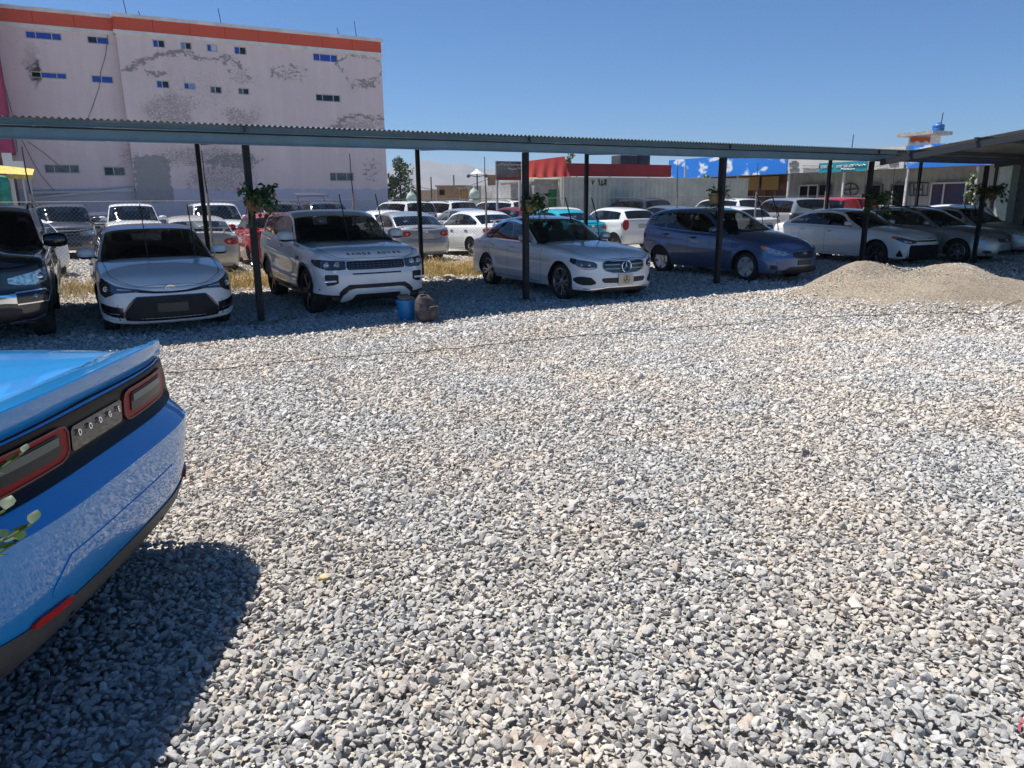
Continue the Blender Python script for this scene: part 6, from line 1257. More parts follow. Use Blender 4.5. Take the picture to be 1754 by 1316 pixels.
    def sgn(txt, px, py, size, m_, ul=ub - .02, nm='lettering'):
        v, z = onu(px, py, ul); P_ = Wp(ul, v, z); ex = -VX; ey = Vector((0, 0, 1)); M = Matrix.Translation(P_) @ Matrix((ex, ey, ex.cross(ey))).transposed().to_4x4(); q = text_mesh(nm, txt, size, m_, None, M, .004, .004); q.parent = o; q.matrix_parent_inverse = (Matrix.Translation(o.location) @ Matrix.Rotation(UA, 4, 'Z')).inverted()
    ws = mat('white_script', (.6, .6, .58), .6); gs = mat('grey_script', (.16, .16, .16), .6)
    sgn('0781084', 1416, 286, .20, ws); sgn('0787 385 638', 1447, 285, .17, ws)
    def scrawl(x0, x1, y, h, m_, seed):
        rnd = random.Random(seed); x = x0
        while x < x1:
            w = rnd.uniform(2.5, 5); Q = [onu(x + w * k / 3, y + rnd.uniform(-h, h), ub - .02) for k in range(4)]; b = MB(); b.tube([Wp(ub - .02, v, z) for v, z in Q], .022, 4); q = b.build('script_stroke', [m_], None); q.parent = o; q.matrix_parent_inverse = (Matrix.Translation(o.location) @ Matrix.Rotation(UA, 4, 'Z')).inverted(); x += w + .8
    scrawl(1457, 1482, 283, 1.5, ws, 1); scrawl(1440, 1462, 290, 1.0, ws, 2); scrawl(1374, 1400, 284, .6, gs, 3); scrawl(1374, 1400, 289, .7, gs, 4); scrawl(1500, 1520, 284, 1.2, gs, 5)
    for (cx, cy) in ((1359, 280), (1360, 290), (1530, 280)):   # little car pictures
        for (dx0, dy0, dx1, dy1) in ((-7, -1, 8, 3), (-3, -4, 5, -1)): plate_(cx + dx0, cy + dy0, cx + dx1, cy + dy1, mat('car_print', (.14, .14, .14), .5), 'printed_car')
    # second parapet and the roof kiosk with its tank
    b = MB(); v0_ = onu(1454, 255, 34)[0]; v1_ = onu(1553, 250, 34)[0]; z1 = onu(1553, 249, 34)[1]; ybox(b, 34, 34.1, v1_, v0_, 3.16, z1); pbuild(b, 'parapet', [mat('parapet_white', (.5, .48, .45), .7, var=.1)], r)
    o3, _, _ = banner(1554, 1660, 3.5, onu(1600, 247, 33.6)[1], cm, 'upper blue cloud panel below the roof kiosk', uu=33.6)
    k = yroot('roof_kiosk', 36, 7.5, 'whitewashed roof kiosk with a flat slab and wavy orange painted trim', 'kiosk'); va, z1 = onu(1557, 235, 36); vb, _ = onu(1594, 235, 36); uk = onv(1611, 240, vb)[0]; z0 = 3.1; ztp = onu(1585, 232, 36)[1]; b = MB(); ybox(b, 36, uk, vb, va, z0, ztp); pbuild(b, 'wall', [mat('whitewash', (.68, .66, .62), .8, var=.15)], k)
    va2 = va + .45; vb2 = vb - .35; zs = onu(1585, 225, 35.7)[1]; b = MB(); ybox(b, 35.6, uk + .4, vb2, va2, ztp, zs); pbuild(b, 'roof_slab', [mat('grey_concrete', (.42, .40, .36), .9, var=.25)], k)
    pts = []; n_ = 13
    for i in range(n_): t = i / (n_ - 1); x = 1559 + (1593 - 1559) * t; pts.append((x, 243 + 1.6 * math.sin(t * 14)))
    b = MB(); P = []
    for x, y in pts: v, z = onu(x, y, 35.95); P += [Wp(35.95, v, z), Wp(35.95, v, onu(x, 235, 35.95)[1])]
    b.add(P, [(2 * i, 2 * i + 2, 2 * i + 3, 2 * i + 1) for i in range(n_ - 1)]); pbuild(b, 'painted_trim', [mat('orange_trim', (.62, .10, .03), .7)], k)
    v = (va + vb) / 2 - .5; t = yroot('water_tank', 36.7, v, 'bright blue plastic water tank on the kiosk roof', 'tank'); b = MB(); b.lathe([(.001, 0), (.27, 0), (.29, .05), (.29, .15), (.27, .17), (.29, .19), (.29, .30), (.25, .36), (.10, .41), (.09, .45), (.001, .46)], 20, 'z', Wp(36.7, v, zs)); pbuild(b, 'shell', [mat('tank_blue', (.02, .16, .50), .4)], t, True, 50)
    for px, uu, zz0, zz1, lb_ in ((1460, 34, 3.9, 5.0, 'thin rod standing above the white parapet'), (1608, 36.4, zs, zs + .9, 'thin rod beside the blue water tank')):
        v = onu(px, 240, uu)[0]; o4 = yroot('roof_rod', uu, v, lb_, 'rod'); b = MB(); b.tube([Wp(uu, v, zz0), Wp(uu, v - .05, zz1)], .025, 5); pbuild(b, 'rod', [mat('dark_rod', (.05, .05, .06), .6)], o4)
    g = yroot('end_building', 26, -3, 'pale green pillared building with a dark doorway at the right edge', 'building'); v0_ = onu(1712, 300, 27)[0]; v1_ = onu(1733, 300, 27)[0]; b = MB(); ybox(b, 27, 27.6, v1_, v0_, 0, 3.3); pbuild(b, 'pillar', [mat('pale_green', (.42, .50, .46), .7, var=.1)], g); b = MB(); ybox(b, 27.5, 27.9, -14, v1_, 0, 3.3); pbuild(b, 'wall', [mat('dark_wall_grey', (.14, .15, .15), .7, var=.2)], g); b = MB(); ybox(b, 27.44, 27.5, v1_ - 3, v1_ - .4, 0, 2.3); pbuild(b, 'door', [dark], g)  # wall in plain dark grey beside the pale green pillar
def build_far():
    # brick and mud houses between the lot and the hills
    def house(x0, x1, ytop, Y, m, label, wins=(), dome=None, doors=()):
        a = atY(x0, ytop, Y); c = atY(x1, ytop, Y); o = empty('house', (a.x, Y, 0), 0, label, 'house'); b = MB(); b.box(((c.x - a.x) / 2, 4, a.z / 2), (c.x - a.x, 8, a.z)); b.box(((c.x - a.x) / 2, 3.95, a.z + .06), (c.x - a.x + .3, 8.3, .12)); b.build('wall', [m], o)
        for (wx0, wy0, wx1, wy1, wm) in wins:
            p = atY(wx0, wy0, Y - .05); q = atY(wx1, wy1, Y - .05); b = MB(); b.box(((p.x + q.x) / 2 - a.x, -.03, (p.z + q.z) / 2), (q.x - p.x, .06, p.z - q.z)); fo = b.build('window', [mat('brown_frame', (.18, .11, .06), .7)], o)
            b = MB(); b.box(((p.x + q.x) / 2 - a.x, -.07, (p.z + q.z) / 2), ((q.x - p.x) * .8, .02, (p.z - q.z) * .8)); b.build('pane', [wm], fo)
        return o
    brick = mat('tan_brick', (.36, .25, .16), .9, col2=(.26, .18, .12), vscale=3); stone = mat('pale_stone', (.40, .37, .33), .9, var=.25, vscale=6); dk = mat('dark_pane', (.012, .013, .016), .2); gr = mat('green_pane', (.05, .09, .05), .3)
    house(748, 800, 320, 75, brick, 'low tan brick house under the hills, beyond the parked cars', [(752, 325, 762, 335, dk)]); house(786, 806, 323, 70, stone, 'pale stone house front with dark window, right of the brick house', [(788, 326, 800, 336, dk)])
    house(800, 862, 321, 68, stone, 'wide pale stone house with a green and an ochre window', [(789, 325, 801, 340, mat('ochre_board', (.33, .20, .07), .8)), (834, 323, 850, 338, gr), (857, 324, 862, 338, dk)])
    house(835, 852, 302, 80, brick, 'taller narrow brick house rising behind the stone fronts'); house(705, 745, 328, 85, mat('dusty_mud', (.42, .34, .27), .9, var=.2), 'low dusty mud wall house near the poplar'); house(862, 900, 318, 60, stone, 'stone house partly behind the billboard legs', [(866, 324, 872, 336, dk)])
    # small onion topped lamps
    for px, py, lb_ in ((812, 319, 'pale green onion-domed turret right of the brick house'), (704, 325, 'pale green onion-domed turret beside the poplar')):
        p = atY(px, py, 45); o = empty('garden_turret', (p.x, 45, 0), 0, lb_, 'turret'); b = MB(); b.lathe([(.28, 0), (.28, p.z - .9), (.34, p.z - .88), (.34, p.z - .8), (.2, p.z - .75), (.32, p.z - .5), (.22, p.z - .25), (.04, p.z - .1), (.012, p.z + .2)], 12, 'z'); b.build('shaft', [mat('pale_green', (.42, .50, .46), .7, var=.1)], o, True, 50)
    p = atY(817, 289, 48); q = atY(817, 298, 48); o = empty('street_lamp', (p.x, 48, 0), 0, 'lamp post with a white conical shade above the far cars', 'street lamp'); b = MB(); b.tube([(0, 0, 0), (0, 0, p.z)], .05, 6); b.build('pole', [mat('dark_rod', (.05, .05, .06), .6)], o)
    b = MB(); b.lathe([(.04, p.z), (.12, p.z - .1), (.42, q.z), (.38, q.z - .02), (.05, q.z)], 16, 'z'); b.build('lamp_shade', [mat('enamel_white', (.7, .7, .7), .5)], o, True, 50); b = MB(); z2 = atY(817, 303, 48).z
    for s_ in (-1, 1): b.tube([(0, 0, z2), (s_ * .5, 0, z2 + .08)], .025, 5); b.sphere((s_ * .55, 0, z2 + .05), .12, 8, 6)
    b.build('side_arm', [mat('dark_leaf_metal', (.05, .08, .05), .7)], o)
    for px, yt in ((738, 303), (777, 300)):
        p = atY(px, yt, 80); b = MB(); b.tube([(0, 0, 0), (0, 0, p.z)], .07, 5); o = empty('utility_pole', (p.x, 80, 0), 0, 'thin dark utility pole left of the lamp' if px < 750 else 'thin dark utility pole nearest the lamp post', 'pole'); b.build('mast', [mat('dark_rod', (.05, .05, .06), .6)], o)
    a = atY(690, 312, 80); c = atY(838, 306, 80); b = MB(); pts = [a + (c - a) * t - Vector((0, 0, 1.0 * math.sin(math.pi * t))) for t in np.linspace(0, 1, 15)]; b.tube(pts, .035, 4); o = b.build('power_line', [mat('cable', (.12, .10, .10), .7)]); tag(o, 'power line sagging in front of the hills', 'cable')
    # hills
    rs = np.random.RandomState(5); n = 260; az = np.linspace(-50, 60, n); P = []; D = 5200
    pk = np.interp(az, [-50, -20, -11, -9, -7.5, -6.6, -5.8, -5.2, -4.3, -3.6, -2.2, -1, 2, 5, 9, 14, 25, 40, 60], [120, 150, 180, 205, 240, 262, 262, 250, 258, 238, 215, 216, 195, 150, 120, 90, 80, 60, 50])
    for k in range(1, 7): pk = pk + 9 / k * np.sin(az * 1.3 * k * 1.7 + k * 2.3)
    rows = 16
    for i in range(n):
        t = rad(az[i])
        for j in range(rows):
            f = j / (rows - 1); h = pk[i] * f ** .85 * (1 + .18 * math.sin(i * .9 + j * 1.1) * (1 - f) + .07 * rs.normal() * (1 - f)); d = D - 900 * (1 - f) ; P.append((d * math.sin(t), d * math.cos(t), h - 2))
    o = mk('hills', P, [(i * rows + j, (i + 1) * rows + j, (i + 1) * rows + j + 1, i * rows + j + 1) for i in range(n - 1) for j in range(rows - 1)], mat('bare_hill', (.21, .185, .17), .95, col2=(.14, .13, .125), vscale=.006)); tag(o, kind='structure', label='bare mountain ridge on the horizon')
# ------------------------------------------------------------------ trees and plants
def leaf_cloud(b, c, r, n, size, rs, mi=0, squash=1.0, nm=2):
    for _ in range(n):
        d = rs.normal(size=3); d /= np.linalg.norm(d); p = Vector(c) + Vector((d[0] * r, d[1] * r, d[2] * r * squash)) * float(rs.uniform(.35, 1.0)) ** .6
        a = Vector(rs.normal(size=3)).normalized(); e = a.orthogonal().normalized(); f = a.cross(e); s_ = size * rs.uniform(.6, 1.3)
        b.add([p - e * s_, p - f * s_ * .5, p + e * s_, p + f * s_ * .5], [(0, 1, 2, 3)], mi + int(rs.randint(nm)))
LEAVES = lambda: [mat('leaf_mid', (.11, .16, .065), .6), mat('leaf_pale', (.22, .27, .13), .6)]
def tree(loc, h, w, label, seed, n=26, leaf=.16, per=110, trunk=.12, base=.12):
    rs = np.random.RandomState(seed); o = empty('tree', loc, 0, label, 'tree'); t = MB(); pts = [(rs.normal() * .06 * k, rs.normal() * .06 * k, h * .9 * k / 6) for k in range(7)]; t.tube(pts, [trunk * (1 - .13 * k) for k in range(7)], 7); c = MB()
    for k in range(n):
        f = base + (1 - base) * (k + rs.rand()) / n; a = rs.uniform(0, 6.28); rr = w * (math.sin(math.pi * min(1, (f - base) / (1 - base) * .9 + .1)) ** .7) * rs.uniform(.35, 1); p = Vector((rr * math.cos(a), rr * math.sin(a), h * f)); t.tube([(0, 0, max(0, h * (f - .1))), tuple(p * 1.0)], [.03, .012], 4)
        leaf_cloud(c, p, w * rs.uniform(.28, .5), per, leaf, rs, squash=1.2)
    t.build('trunk', [mat('bark', (.12, .09, .07), .9)], o, True); c.build('crown', LEAVES(), o); return o
def shrub_leaf(b, p, d, s_, rs, mi=0):
    d = d.normalized(); side = d.cross(Vector((0, 0, 1))); side = side.normalized() if side.length > .01 else Vector((1, 0, 0)); up = side.cross(d); side = (side + up * float(rs.normal()) * .4).normalized()
    n = 5; V = []; prof = [0, .8, .95, .5, 0]
    for i in range(n):
        t = i / (n - 1); q = p + d * s_ * t - Vector((0, 0, 1)) * s_ * .35 * t * t; w = prof[i] * s_ * .36
        V += [q - side * w, q + up * w * -.18, q + side * w]
    b.add(V, [(3 * i + j, 3 * i + j + 1, 3 * i + j + 4, 3 * i + j + 3) for i in range(n - 1) for j in range(2)], mi)
def pot_plant(loc, label, seed, n=90, flowers=0, spread=.26, potm=None, dirb=0.0, leafs=.05):
    rs = np.random.RandomState(seed); o = empty('hanging_flowerpot', loc, 0, label, 'flowerpot', 'flowerpots hanging on the carport posts'); b = MB(); b.lathe([(.001, -.17), (.075, -.17), (.115, 0), (.128, 0), (.128, .03), (.112, .03), (.1, -.02), (.001, -.02)], 18, 'z'); b.build('pot', [potm or mat('terracotta', (.22, .09, .05), .8, var=.2)], o, True, 40)
    b = MB(); b.tube([(.132 * math.cos(t), .132 * math.sin(t), -.01) for t in np.linspace(0, 6.283, 17)], .006, 4); b.tube([(.13, 0, -.01), (.2, .05, .0)], .006, 4); b.build('bracket', [mat('dark_rod', (.05, .05, .06), .6)], o)
    st = MB(); lf = MB(); fl = MB()
    for k in range(int(n / 7)):
        a = rs.uniform(0, 6.28); out = spread * rs.uniform(.5, 1.1); drop = rs.uniform(-.35, .22); p0 = Vector((0, 0, 0)); p1 = Vector((math.cos(a) * out * .5 + dirb * .1, math.sin(a) * out * .5, .13)); p2 = Vector((math.cos(a) * out + dirb * .2, math.sin(a) * out, drop)); pts = [p0 * (1 - t) ** 2 + p1 * 2 * t * (1 - t) + p2 * t * t for t in np.linspace(0, 1, 6)]; st.tube(pts, .005, 4)
        for j in range(7):
            t = rs.uniform(.2, 1); q = p0 * (1 - t) ** 2 + p1 * 2 * t * (1 - t) + p2 * t * t; shrub_leaf(lf, q, Vector(rs.normal(size=3)) + Vector((0, 0, .3)), leafs * rs.uniform(.7, 1.5), rs, int(rs.randint(2)))
        if k < flowers: fl.sphere(tuple(p2), .028, 7, 5)
    st.build('stems', [mat('stem_green', (.06, .10, .03), .7)], o, True); lf.build('foliage', [mat('leaf_dark', (.025, .06, .02), .5), mat('leaf_mid2', (.05, .105, .03), .5)], o, True, 60)
    if flowers:
        fl.build('blossoms', [mat('blossom_pink', (.5, .12, .12), .6)], o, True)
    return o
def build_plants():
    mth = Vector((0, 0, 0))
    tree(atY(688, 345, 56) * 1.0 - Vector((0, 0, atY(688, 345, 56).z)), 4.6, 1.15, 'young poplar with silvery green leaves beside the stained building', 3, n=24, per=70, leaf=.12)
    tree(Vector((atY(676, 345, 58).x, 58, 0)), 3.4, 1.0, 'low bushy tree at the foot of the stained building corner', 4, n=14, per=70, leaf=.12)
    tree(Vector((atY(872, 340, 50).x, 50, 0)), 2.6, .7, 'small green tree left of the grey shed', 5, n=12, per=80, leaf=.1); tree(Vector((atY(976, 280, 62).x, 62, 0)), 5.4, .8, 'tree top showing above the red board behind the container', 6, n=12, per=90, leaf=.14)
    v, z = onu(1208, 330, 29.5); tree(Wp(29.5, v), 2.9, .55, 'leafy sapling in front of the shop posts under the cloud banner', 8, n=12, per=50, leaf=.10, trunk=.05, base=.55); v, z = onu(1665, 330, 29.0); tree(Wp(29.0, v), 2.6, .35, 'thin sapling before the poster window of the shops', 9, n=7, per=26, leaf=.09, trunk=.04, base=.6)
    pot_plant(Wp(0.0, -.20, 1.80), 'terracotta pot with a bushy plant and pink blossoms, left of the white compact SUV', 21, n=420, flowers=5, spread=.30, dirb=.5, leafs=.075)
    pot_plant(Wp(4.553, -.20, 1.72), 'yellowish pot with trailing leaves on the front post before the white luxury sedan', 22, n=300, flowers=1, spread=.26, leafs=.07, potm=mat('ochre_pot', (.34, .24, .10), .8), dirb=.3)
    pot_plant(Wp(9.106, .20, 1.82), 'ochre pot with fine feathery leaves on the front post by the blue hatchback', 23, n=240, spread=.26, potm=mat('ochre_pot', (.34, .24, .10), .8), dirb=.6, leafs=.05)
    pot_plant(Wp(13.66, -.18, 1.66), 'pot hidden in dense dark leaves on the post behind the gravel heap', 24, n=460, spread=.36, dirb=.5, leafs=.085); pot_plant(Wp(18.2, -.18, 1.85), 'pot with dark leaves on the farthest front post at the right', 25, n=420, spread=.45, dirb=.0, leafs=.08)
    # leafy sprig reaching in at the near left edge
    rs = np.random.RandomState(8); o = empty('potted_shrub', (-1.67, 1.56, 0), 0, 'green leafy shrub whose tips poke in at the near left edge, before the blue coupe', 'shrub'); b = MB(); b.lathe([(.001, 0), (.14, 0), (.2, .3), (.21, .32), (.19, .32), (.18, .28), (.001, .28)], 20, 'z'); b.build('pot', [mat('terracotta', (.22, .09, .05), .8, var=.2)], o, True, 40)
    st = MB(); lf = MB()
    tips = [(.50, .10, 1.175), (.56, .0, 1.035), (.52, -.02, 1.08), (.42, .12, 1.24), (.50, .02, .98), (.1, .1, 1.3), (.0, -.05, 1.2), (-.15, .1, 1.25), (.15, -.1, 1.0), (-.2, -.1, 1.1)]
    for tx, ty, tz in tips:
        p0 = Vector((0, 0, .28)); p1 = Vector((tx * .2, ty * .2, tz * .8)); p2 = Vector((tx, ty, tz)); pts = [p0 * (1 - t) ** 2 + p1 * 2 * t * (1 - t) + p2 * t * t for t in np.linspace(0, 1, 9)]; st.tube(pts, [.008 - .0006 * k for k in range(9)], 5)
        for j in range(20):
            t = .35 + .65 * j / 19; q = p0 * (1 - t) ** 2 + p1 * 2 * t * (1 - t) + p2 * t * t; a = j * 2.4; shrub_leaf(lf, q, Vector((math.cos(a), math.sin(a), .35)) if j < 17 else Vector((math.cos(a) * .6, math.sin(a) * .6, .8)), .045 * rs.uniform(.7, 1.2), rs, int(rs.randint(2)))
    st.build('stems', [mat('stem_green', (.06, .10, .03), .7)], o, True); lf.build('foliage', [mat('leaf_dark', (.025, .06, .02), .5), mat('leaf_bright', (.035, .08, .018), .75, spec=.1)], o, True, 60)
    # dry grass along the fence
    rs = np.random.RandomState(3); V = []; F = []; M_ = []
    cl = []
    for u0, v0, ru, rv, n in ((-2.6, 6.2, 1.3, 1.2, 1200), (.9, 5.6, 1.2, 1.3, 2600), (5.6, 6.0, 1.5, 1.5, 4200), (3.2, 6.2, 1.2, .8, 900), (8.2, 6.2, 1.6, .8, 700), (-1, 6.3, 2, .5, 500), (12, 6.2, 3, .6, 700), (6.3, 5.2, .8, .8, 900)):
        for _ in range(n // 6): cl.append((u0 + rs.normal() * ru * .55, v0 + rs.normal() * rv * .5))
    for (cu, cv) in cl:
        if cv < 4.3: continue
        hh = rs.uniform(.10, .32)
        for _ in range(9):
            p = Wp(cu + rs.normal() * .05, cv + rs.normal() * .05, -.01); a = rs.uniform(0, 6.28); l_ = hh * rs.uniform(.6, 1.3); d = Vector((math.cos(a), math.sin(a), 0)); w = Vector((-d.y, d.x, 0)) * .004; q = p + d * l_ * rs.uniform(.1, .5) + Vector((0, 0, l_ * .7)); t = q + d * l_ * rs.uniform(.1, .7) + Vector((0, 0, l_ * rs.uniform(.0, .35))); b_ = len(V); V += [p - w, p + w, q + w * .8, q - w * .8, t]; F += [(b_, b_ + 1, b_ + 2, b_ + 3), (b_ + 3, b_ + 2, b_ + 4)]; mi = 1 if rs.rand() < .12 else 0; M_ += [mi, mi]
    o = mk('dry_grass', V, F, [mat('straw', (.50, .36, .15), .8, var=.25, vscale=2), mat('grass_green', (.16, .19, .06), .7)], None, False, M_); tag(o, 'dry yellow grass tufts along the fence line', 'grass', kind='stuff')
# ------------------------------------------------------------------ fence and small things
def build_fence():
    wire = mat('fence_wire', (.30, .30, .29), .5, metal=.6); vf = 6.35; r = yroot('chain_link_fence', 5, vf, 'chain-link fence on thin pale posts between the carport and the cars behind', 'fence')
    u0, u1, zt = -8.0, 22.0, 1.75; P = []; F = []; s_ = .085
    n = int((u1 - u0) / s_)
    def seg(a, c, w=.0016):
        b_ = len(P); P.extend([a + Vector((0, 0, w)), c + Vector((0, 0, w)), c - Vector((0, 0, w)), a - Vector((0, 0, w))]); F.append((b_, b_ + 1, b_ + 2, b_ + 3))
    for i in range(-int(zt / s_) - 1, n):
        for dr in (1, -1):
            a = u0 + i * s_; c = a + zt; ua, uc = max(a, u0), min(c, u1)
            if uc <= ua: continue
            za, zc_ = (ua - a, uc - a) if dr > 0 else (zt - (ua - a), zt - (uc - a)); seg(Wp(ua, vf, za + .05), Wp(uc, vf + .004 * dr, zc_ + .05), .0026)
    b = MB(); b.add(P, F); pbuild(b, 'mesh', [wire], r)
    b = MB(); b.tube([Wp(u0, vf, zt + .05), Wp(u1, vf, zt + .05)], .008, 5); pbuild(b, 'top_wire', [wire], r)
    for px in (52, 355, 605, 833, 1161, 1297, 1416, 1530): 
        u = onv(px, 330, vf)[0]; b = MB(); b.tube([Wp(u, vf + .03, -.05), Wp(u, vf + .03, 1.95)], .028, 7); o = pbuild(b, 'fence_post', [mat('weathered_post', (.34, .31, .28), .7, var=.3)], r, True); b = MB(); b.tube([Wp(u, vf + .03, 1.95), Wp(u - .02, vf + .03, 2.35), Wp(u - .02, vf + .03, 2.85)], [.016, .013, .010], 5); pbuild(b, 'rod', [mat('dark_rod', (.05, .05, .06), .6)], o)
def build_small():
    # bucket with a carton
    u, v = ongr(697, 549); o = empty('bucket', Wp(u, v, .01), .4, 'blue plastic bucket holding a crumpled carton, in front of the white SUV', 'bucket', ); bl = mat('bucket_blue', (.015, .22, .55), .45); b = MB(); b.lathe([(.001, .0), (.105, .0), (.11, .01), (.145, .27), (.157, .275), (.157, .30), (.146, .31), (.14, .30), (.106, .02), (.001, .02)], 28, 'z'); b.build('pail', [bl], o, True, 40)
    b = MB(); b.tube([(.155 * math.cos(t), .155 * math.sin(t), .27 - .10 * math.sin(t / 1.0) ** 2) for t in np.linspace(0, math.pi, 13)], .004, 5); b.build('handle', [CHROME()], o, True)
    c = empty('carton', Wp(u, v, .22), .7, 'brown cardboard carton stuffed into the blue bucket', 'carton'); b = MB(); b.box((0, 0, .06), (.19, .17, .16), rot=Matrix.Rotation(.15, 3, 'X')); b.box((.0, .10, .15), (.17, .09, .008), rot=Matrix.Rotation(-.5, 3, 'X')); b.build('box', [mat('cardboard', (.30, .22, .12), .9)], c)
    # backpack slumped beside it
    u, v = ongr(732, 552); o = empty('backpack', Wp(u, v, 0), UA + .2, 'brownish grey backpack slumped on the gravel beside the blue bucket', 'backpack'); rs = np.random.RandomState(2); P = []; F = []; seg, ring = 28, 20
    for i in range(ring + 1):
        t = math.pi * i / ring; z = math.cos(t)
        for j in range(seg):
            a = 2 * math.pi * j / seg; cx = abs(math.cos(a)) ** .75 * math.copysign(1, math.cos(a)); sy = abs(math.sin(a)) ** .75 * math.copysign(1, math.sin(a)); w = abs(math.sin(t)) ** .7; zz = .235 + .235 * (abs(z) ** .8 * math.copysign(1, z)); k = 1 - .28 * max(0, zz - .2) / .27; wr = 1 + .05 * math.sin(a * 5 + zz * 22) + .03 * math.sin(zz * 60 + a * 2); P.append((.172 * cx * w * k * wr - .06 * (zz / .47) ** 2, .13 * sy * w * k * wr, max(zz, .0) * .9))
    for i in range(ring):
        for j in range(seg): F.append((i * seg + j, (i + 1) * seg + j, (i + 1) * seg + (j + 1) % seg, i * seg + (j + 1) % seg))
    mk('bag', P, F, mat('bag_cloth', (.085, .07, .075), .9, var=.35, vscale=12, bump=.5, bscale=30), o); b = MB(); b.rbox((.03, -.125, .17), (.18, .09, .17), .04); b.build('front_pocket', [mat('bag_cloth', (.13, .105, .105))], o, True)
    b = MB(); b.tube([(-.06, -.13, .36), (.03, -.155, .29), (.07, -.172, .18), (.05, -.165, .07)], .007, 5); b.build('zip', [BLACK()], o, True); b = MB(); b.tube([(-.1, 0, .385), (-.13, -.02, .44), (-.05, -.03, .46), (-.02, 0, .40)], .012, 6); b.build('strap', [BLACK()], o, True)
    # rocks
    def rock(px, py, size, label, col, seed, sc=(1, .7, .5)):
        u, v = ongr(px, py); rs = np.random.RandomState(seed); bm = bmesh.new()
        for i in range(30): d = rs.normal(size=3); d /= np.linalg.norm(d); bm.verts.new(tuple(d * np.array(sc) * size * .5 * rs.uniform(.85, 1)))
        bmesh.ops.convex_hull(bm, input=bm.verts[:]); [bm.verts.remove(q) for q in [q for q in bm.verts if not q.link_faces]]; bmesh.ops.bevel(bm, geom=bm.edges[:], offset=size * .02, segments=1, affect='EDGES'); me = bpy.data.meshes.new('rock'); bm.to_mesh(me); bm.free(); me.materials.append(mat('rock_' + str(seed), col, .9, var=.2, vscale=12, bump=.6, bscale=40)); me.polygons.foreach_set('use_smooth', [True] * len(me.polygons)); me.set_sharp_from_angle(angle=rad(30)); o = bpy.data.objects.new('rock', me); COL.objects.link(o); o.location = Wp(u, v, size * sc[2] * .35); o.rotation_euler = (0, 0, seed); tag(o, label, 'rock')
    rock(466, 553, .26, 'grey rock lying at the foot of the flowerpot post', (.30, .31, .31), 1, (1, .7, .5)); rock(770, 478, .55, 'flat pale slab of rock in the dry grass right of the white SUV', (.42, .37, .30), 2, (1, .6, .28)); rock(557, 994, .07, 'small yellowish stone right of the coupe shadow', (.62, .48, .27), 3, (1, .75, .55)); rock(1095, 1163, .085, 'grey flat stone larger than its neighbours in the foreground', (.30, .29, .27), 4, (1, .8, .4))
    rock(440, 1159, .06, 'pale cream rounded pebble near the coupe shadow tip', (.60, .52, .42), 5, (1, .7, .6)); rock(705, 512, .3, 'low grey stone under the white SUV nose', (.18, .17, .16), 6, (1, .6, .3))
    # thin cable lying across the yard
    pts = []
    for px, py in ((262, 639), (400, 628), (560, 613), (760, 598), (900, 584), (1100, 566), (1250, 556), (1400, 544), (1560, 536), (1640, 528), (1690, 514), (1754, 502)):
        z = .035
        for _ in range(4): u, v = ongr(px, py, z); p = Wp(u, v); z = float(mound_h(p.x, p.y)) + float(ground_h(p.x, p.y)) + .04
        pts.append(Wp(u, v, z))
    Q = []; cr = pts
    for i in range(len(cr) - 1):
        a, b_, c_, d_ = cr[max(i - 1, 0)], cr[i], cr[i + 1], cr[min(i + 2, len(cr) - 1)]
        for t in np.linspace(0, 1, 14)[:-1]:
            q = .5 * ((2 * b_) + (c_ - a) * t + (2 * a - 5 * b_ + 4 * c_ - d_) * t * t + (3 * b_ - a - 3 * c_ + d_) * t ** 3); q.z = float(mound_h(q.x, q.y)) + .038 + .006 * math.sin(len(Q)); q.y += .006 * math.sin(len(Q) * .7); Q.append(q)
    b = MB(); b.tube(Q, .0045, 5); o = b.build('ground_cable', [mat('black_cable', (.02, .02, .02), .7)], None, True); tag(o, 'thin dark cable lying across the gravel yard', 'cable')
    # red scrap
    u, v = ongr(1748, 1268); o = empty('litter_strip', Wp(u, v, .05), .8, 'small red plastic strip on the gravel at the lower right corner', 'litter'); b = MB(); b.add([(-.03, 0, 0), (-.01, .005, .01), (.015, 0, .005), (.03, .008, .015), (-.03, .008, .0), (-.01, .013, .01), (.015, .009, .005), (.03, .015, .015)], [(0, 1, 5, 4), (1, 2, 6, 5), (2, 3, 7, 6)]); b.build('strip', [mat('red_plastic', (.28, .02, .04), .4)], o)
def build_haze():
    b = MB(); b.box((0, 5000, 150), (14000, 10400, 304)); m = bpy.data.materials.new('haze_air'); m.use_nodes = True; n = m.node_tree.nodes; n.clear(); o = n.new('ShaderNodeOutputMaterial'); v = n.new('ShaderNodeVolumePrincipled'); v.inputs['Color'].default_value = (.72, .80, .92, 1); v.inputs['Density'].default_value = HAZE; v.inputs['Anisotropy'].default_value = .2; m.node_tree.links.new(v.outputs[0], o.inputs['Volume'])
    h = b.build('haze', [m]); tag(h, 'thin pale summer haze filling the air in front of the hills', kind='stuff')
HAZE = .00016
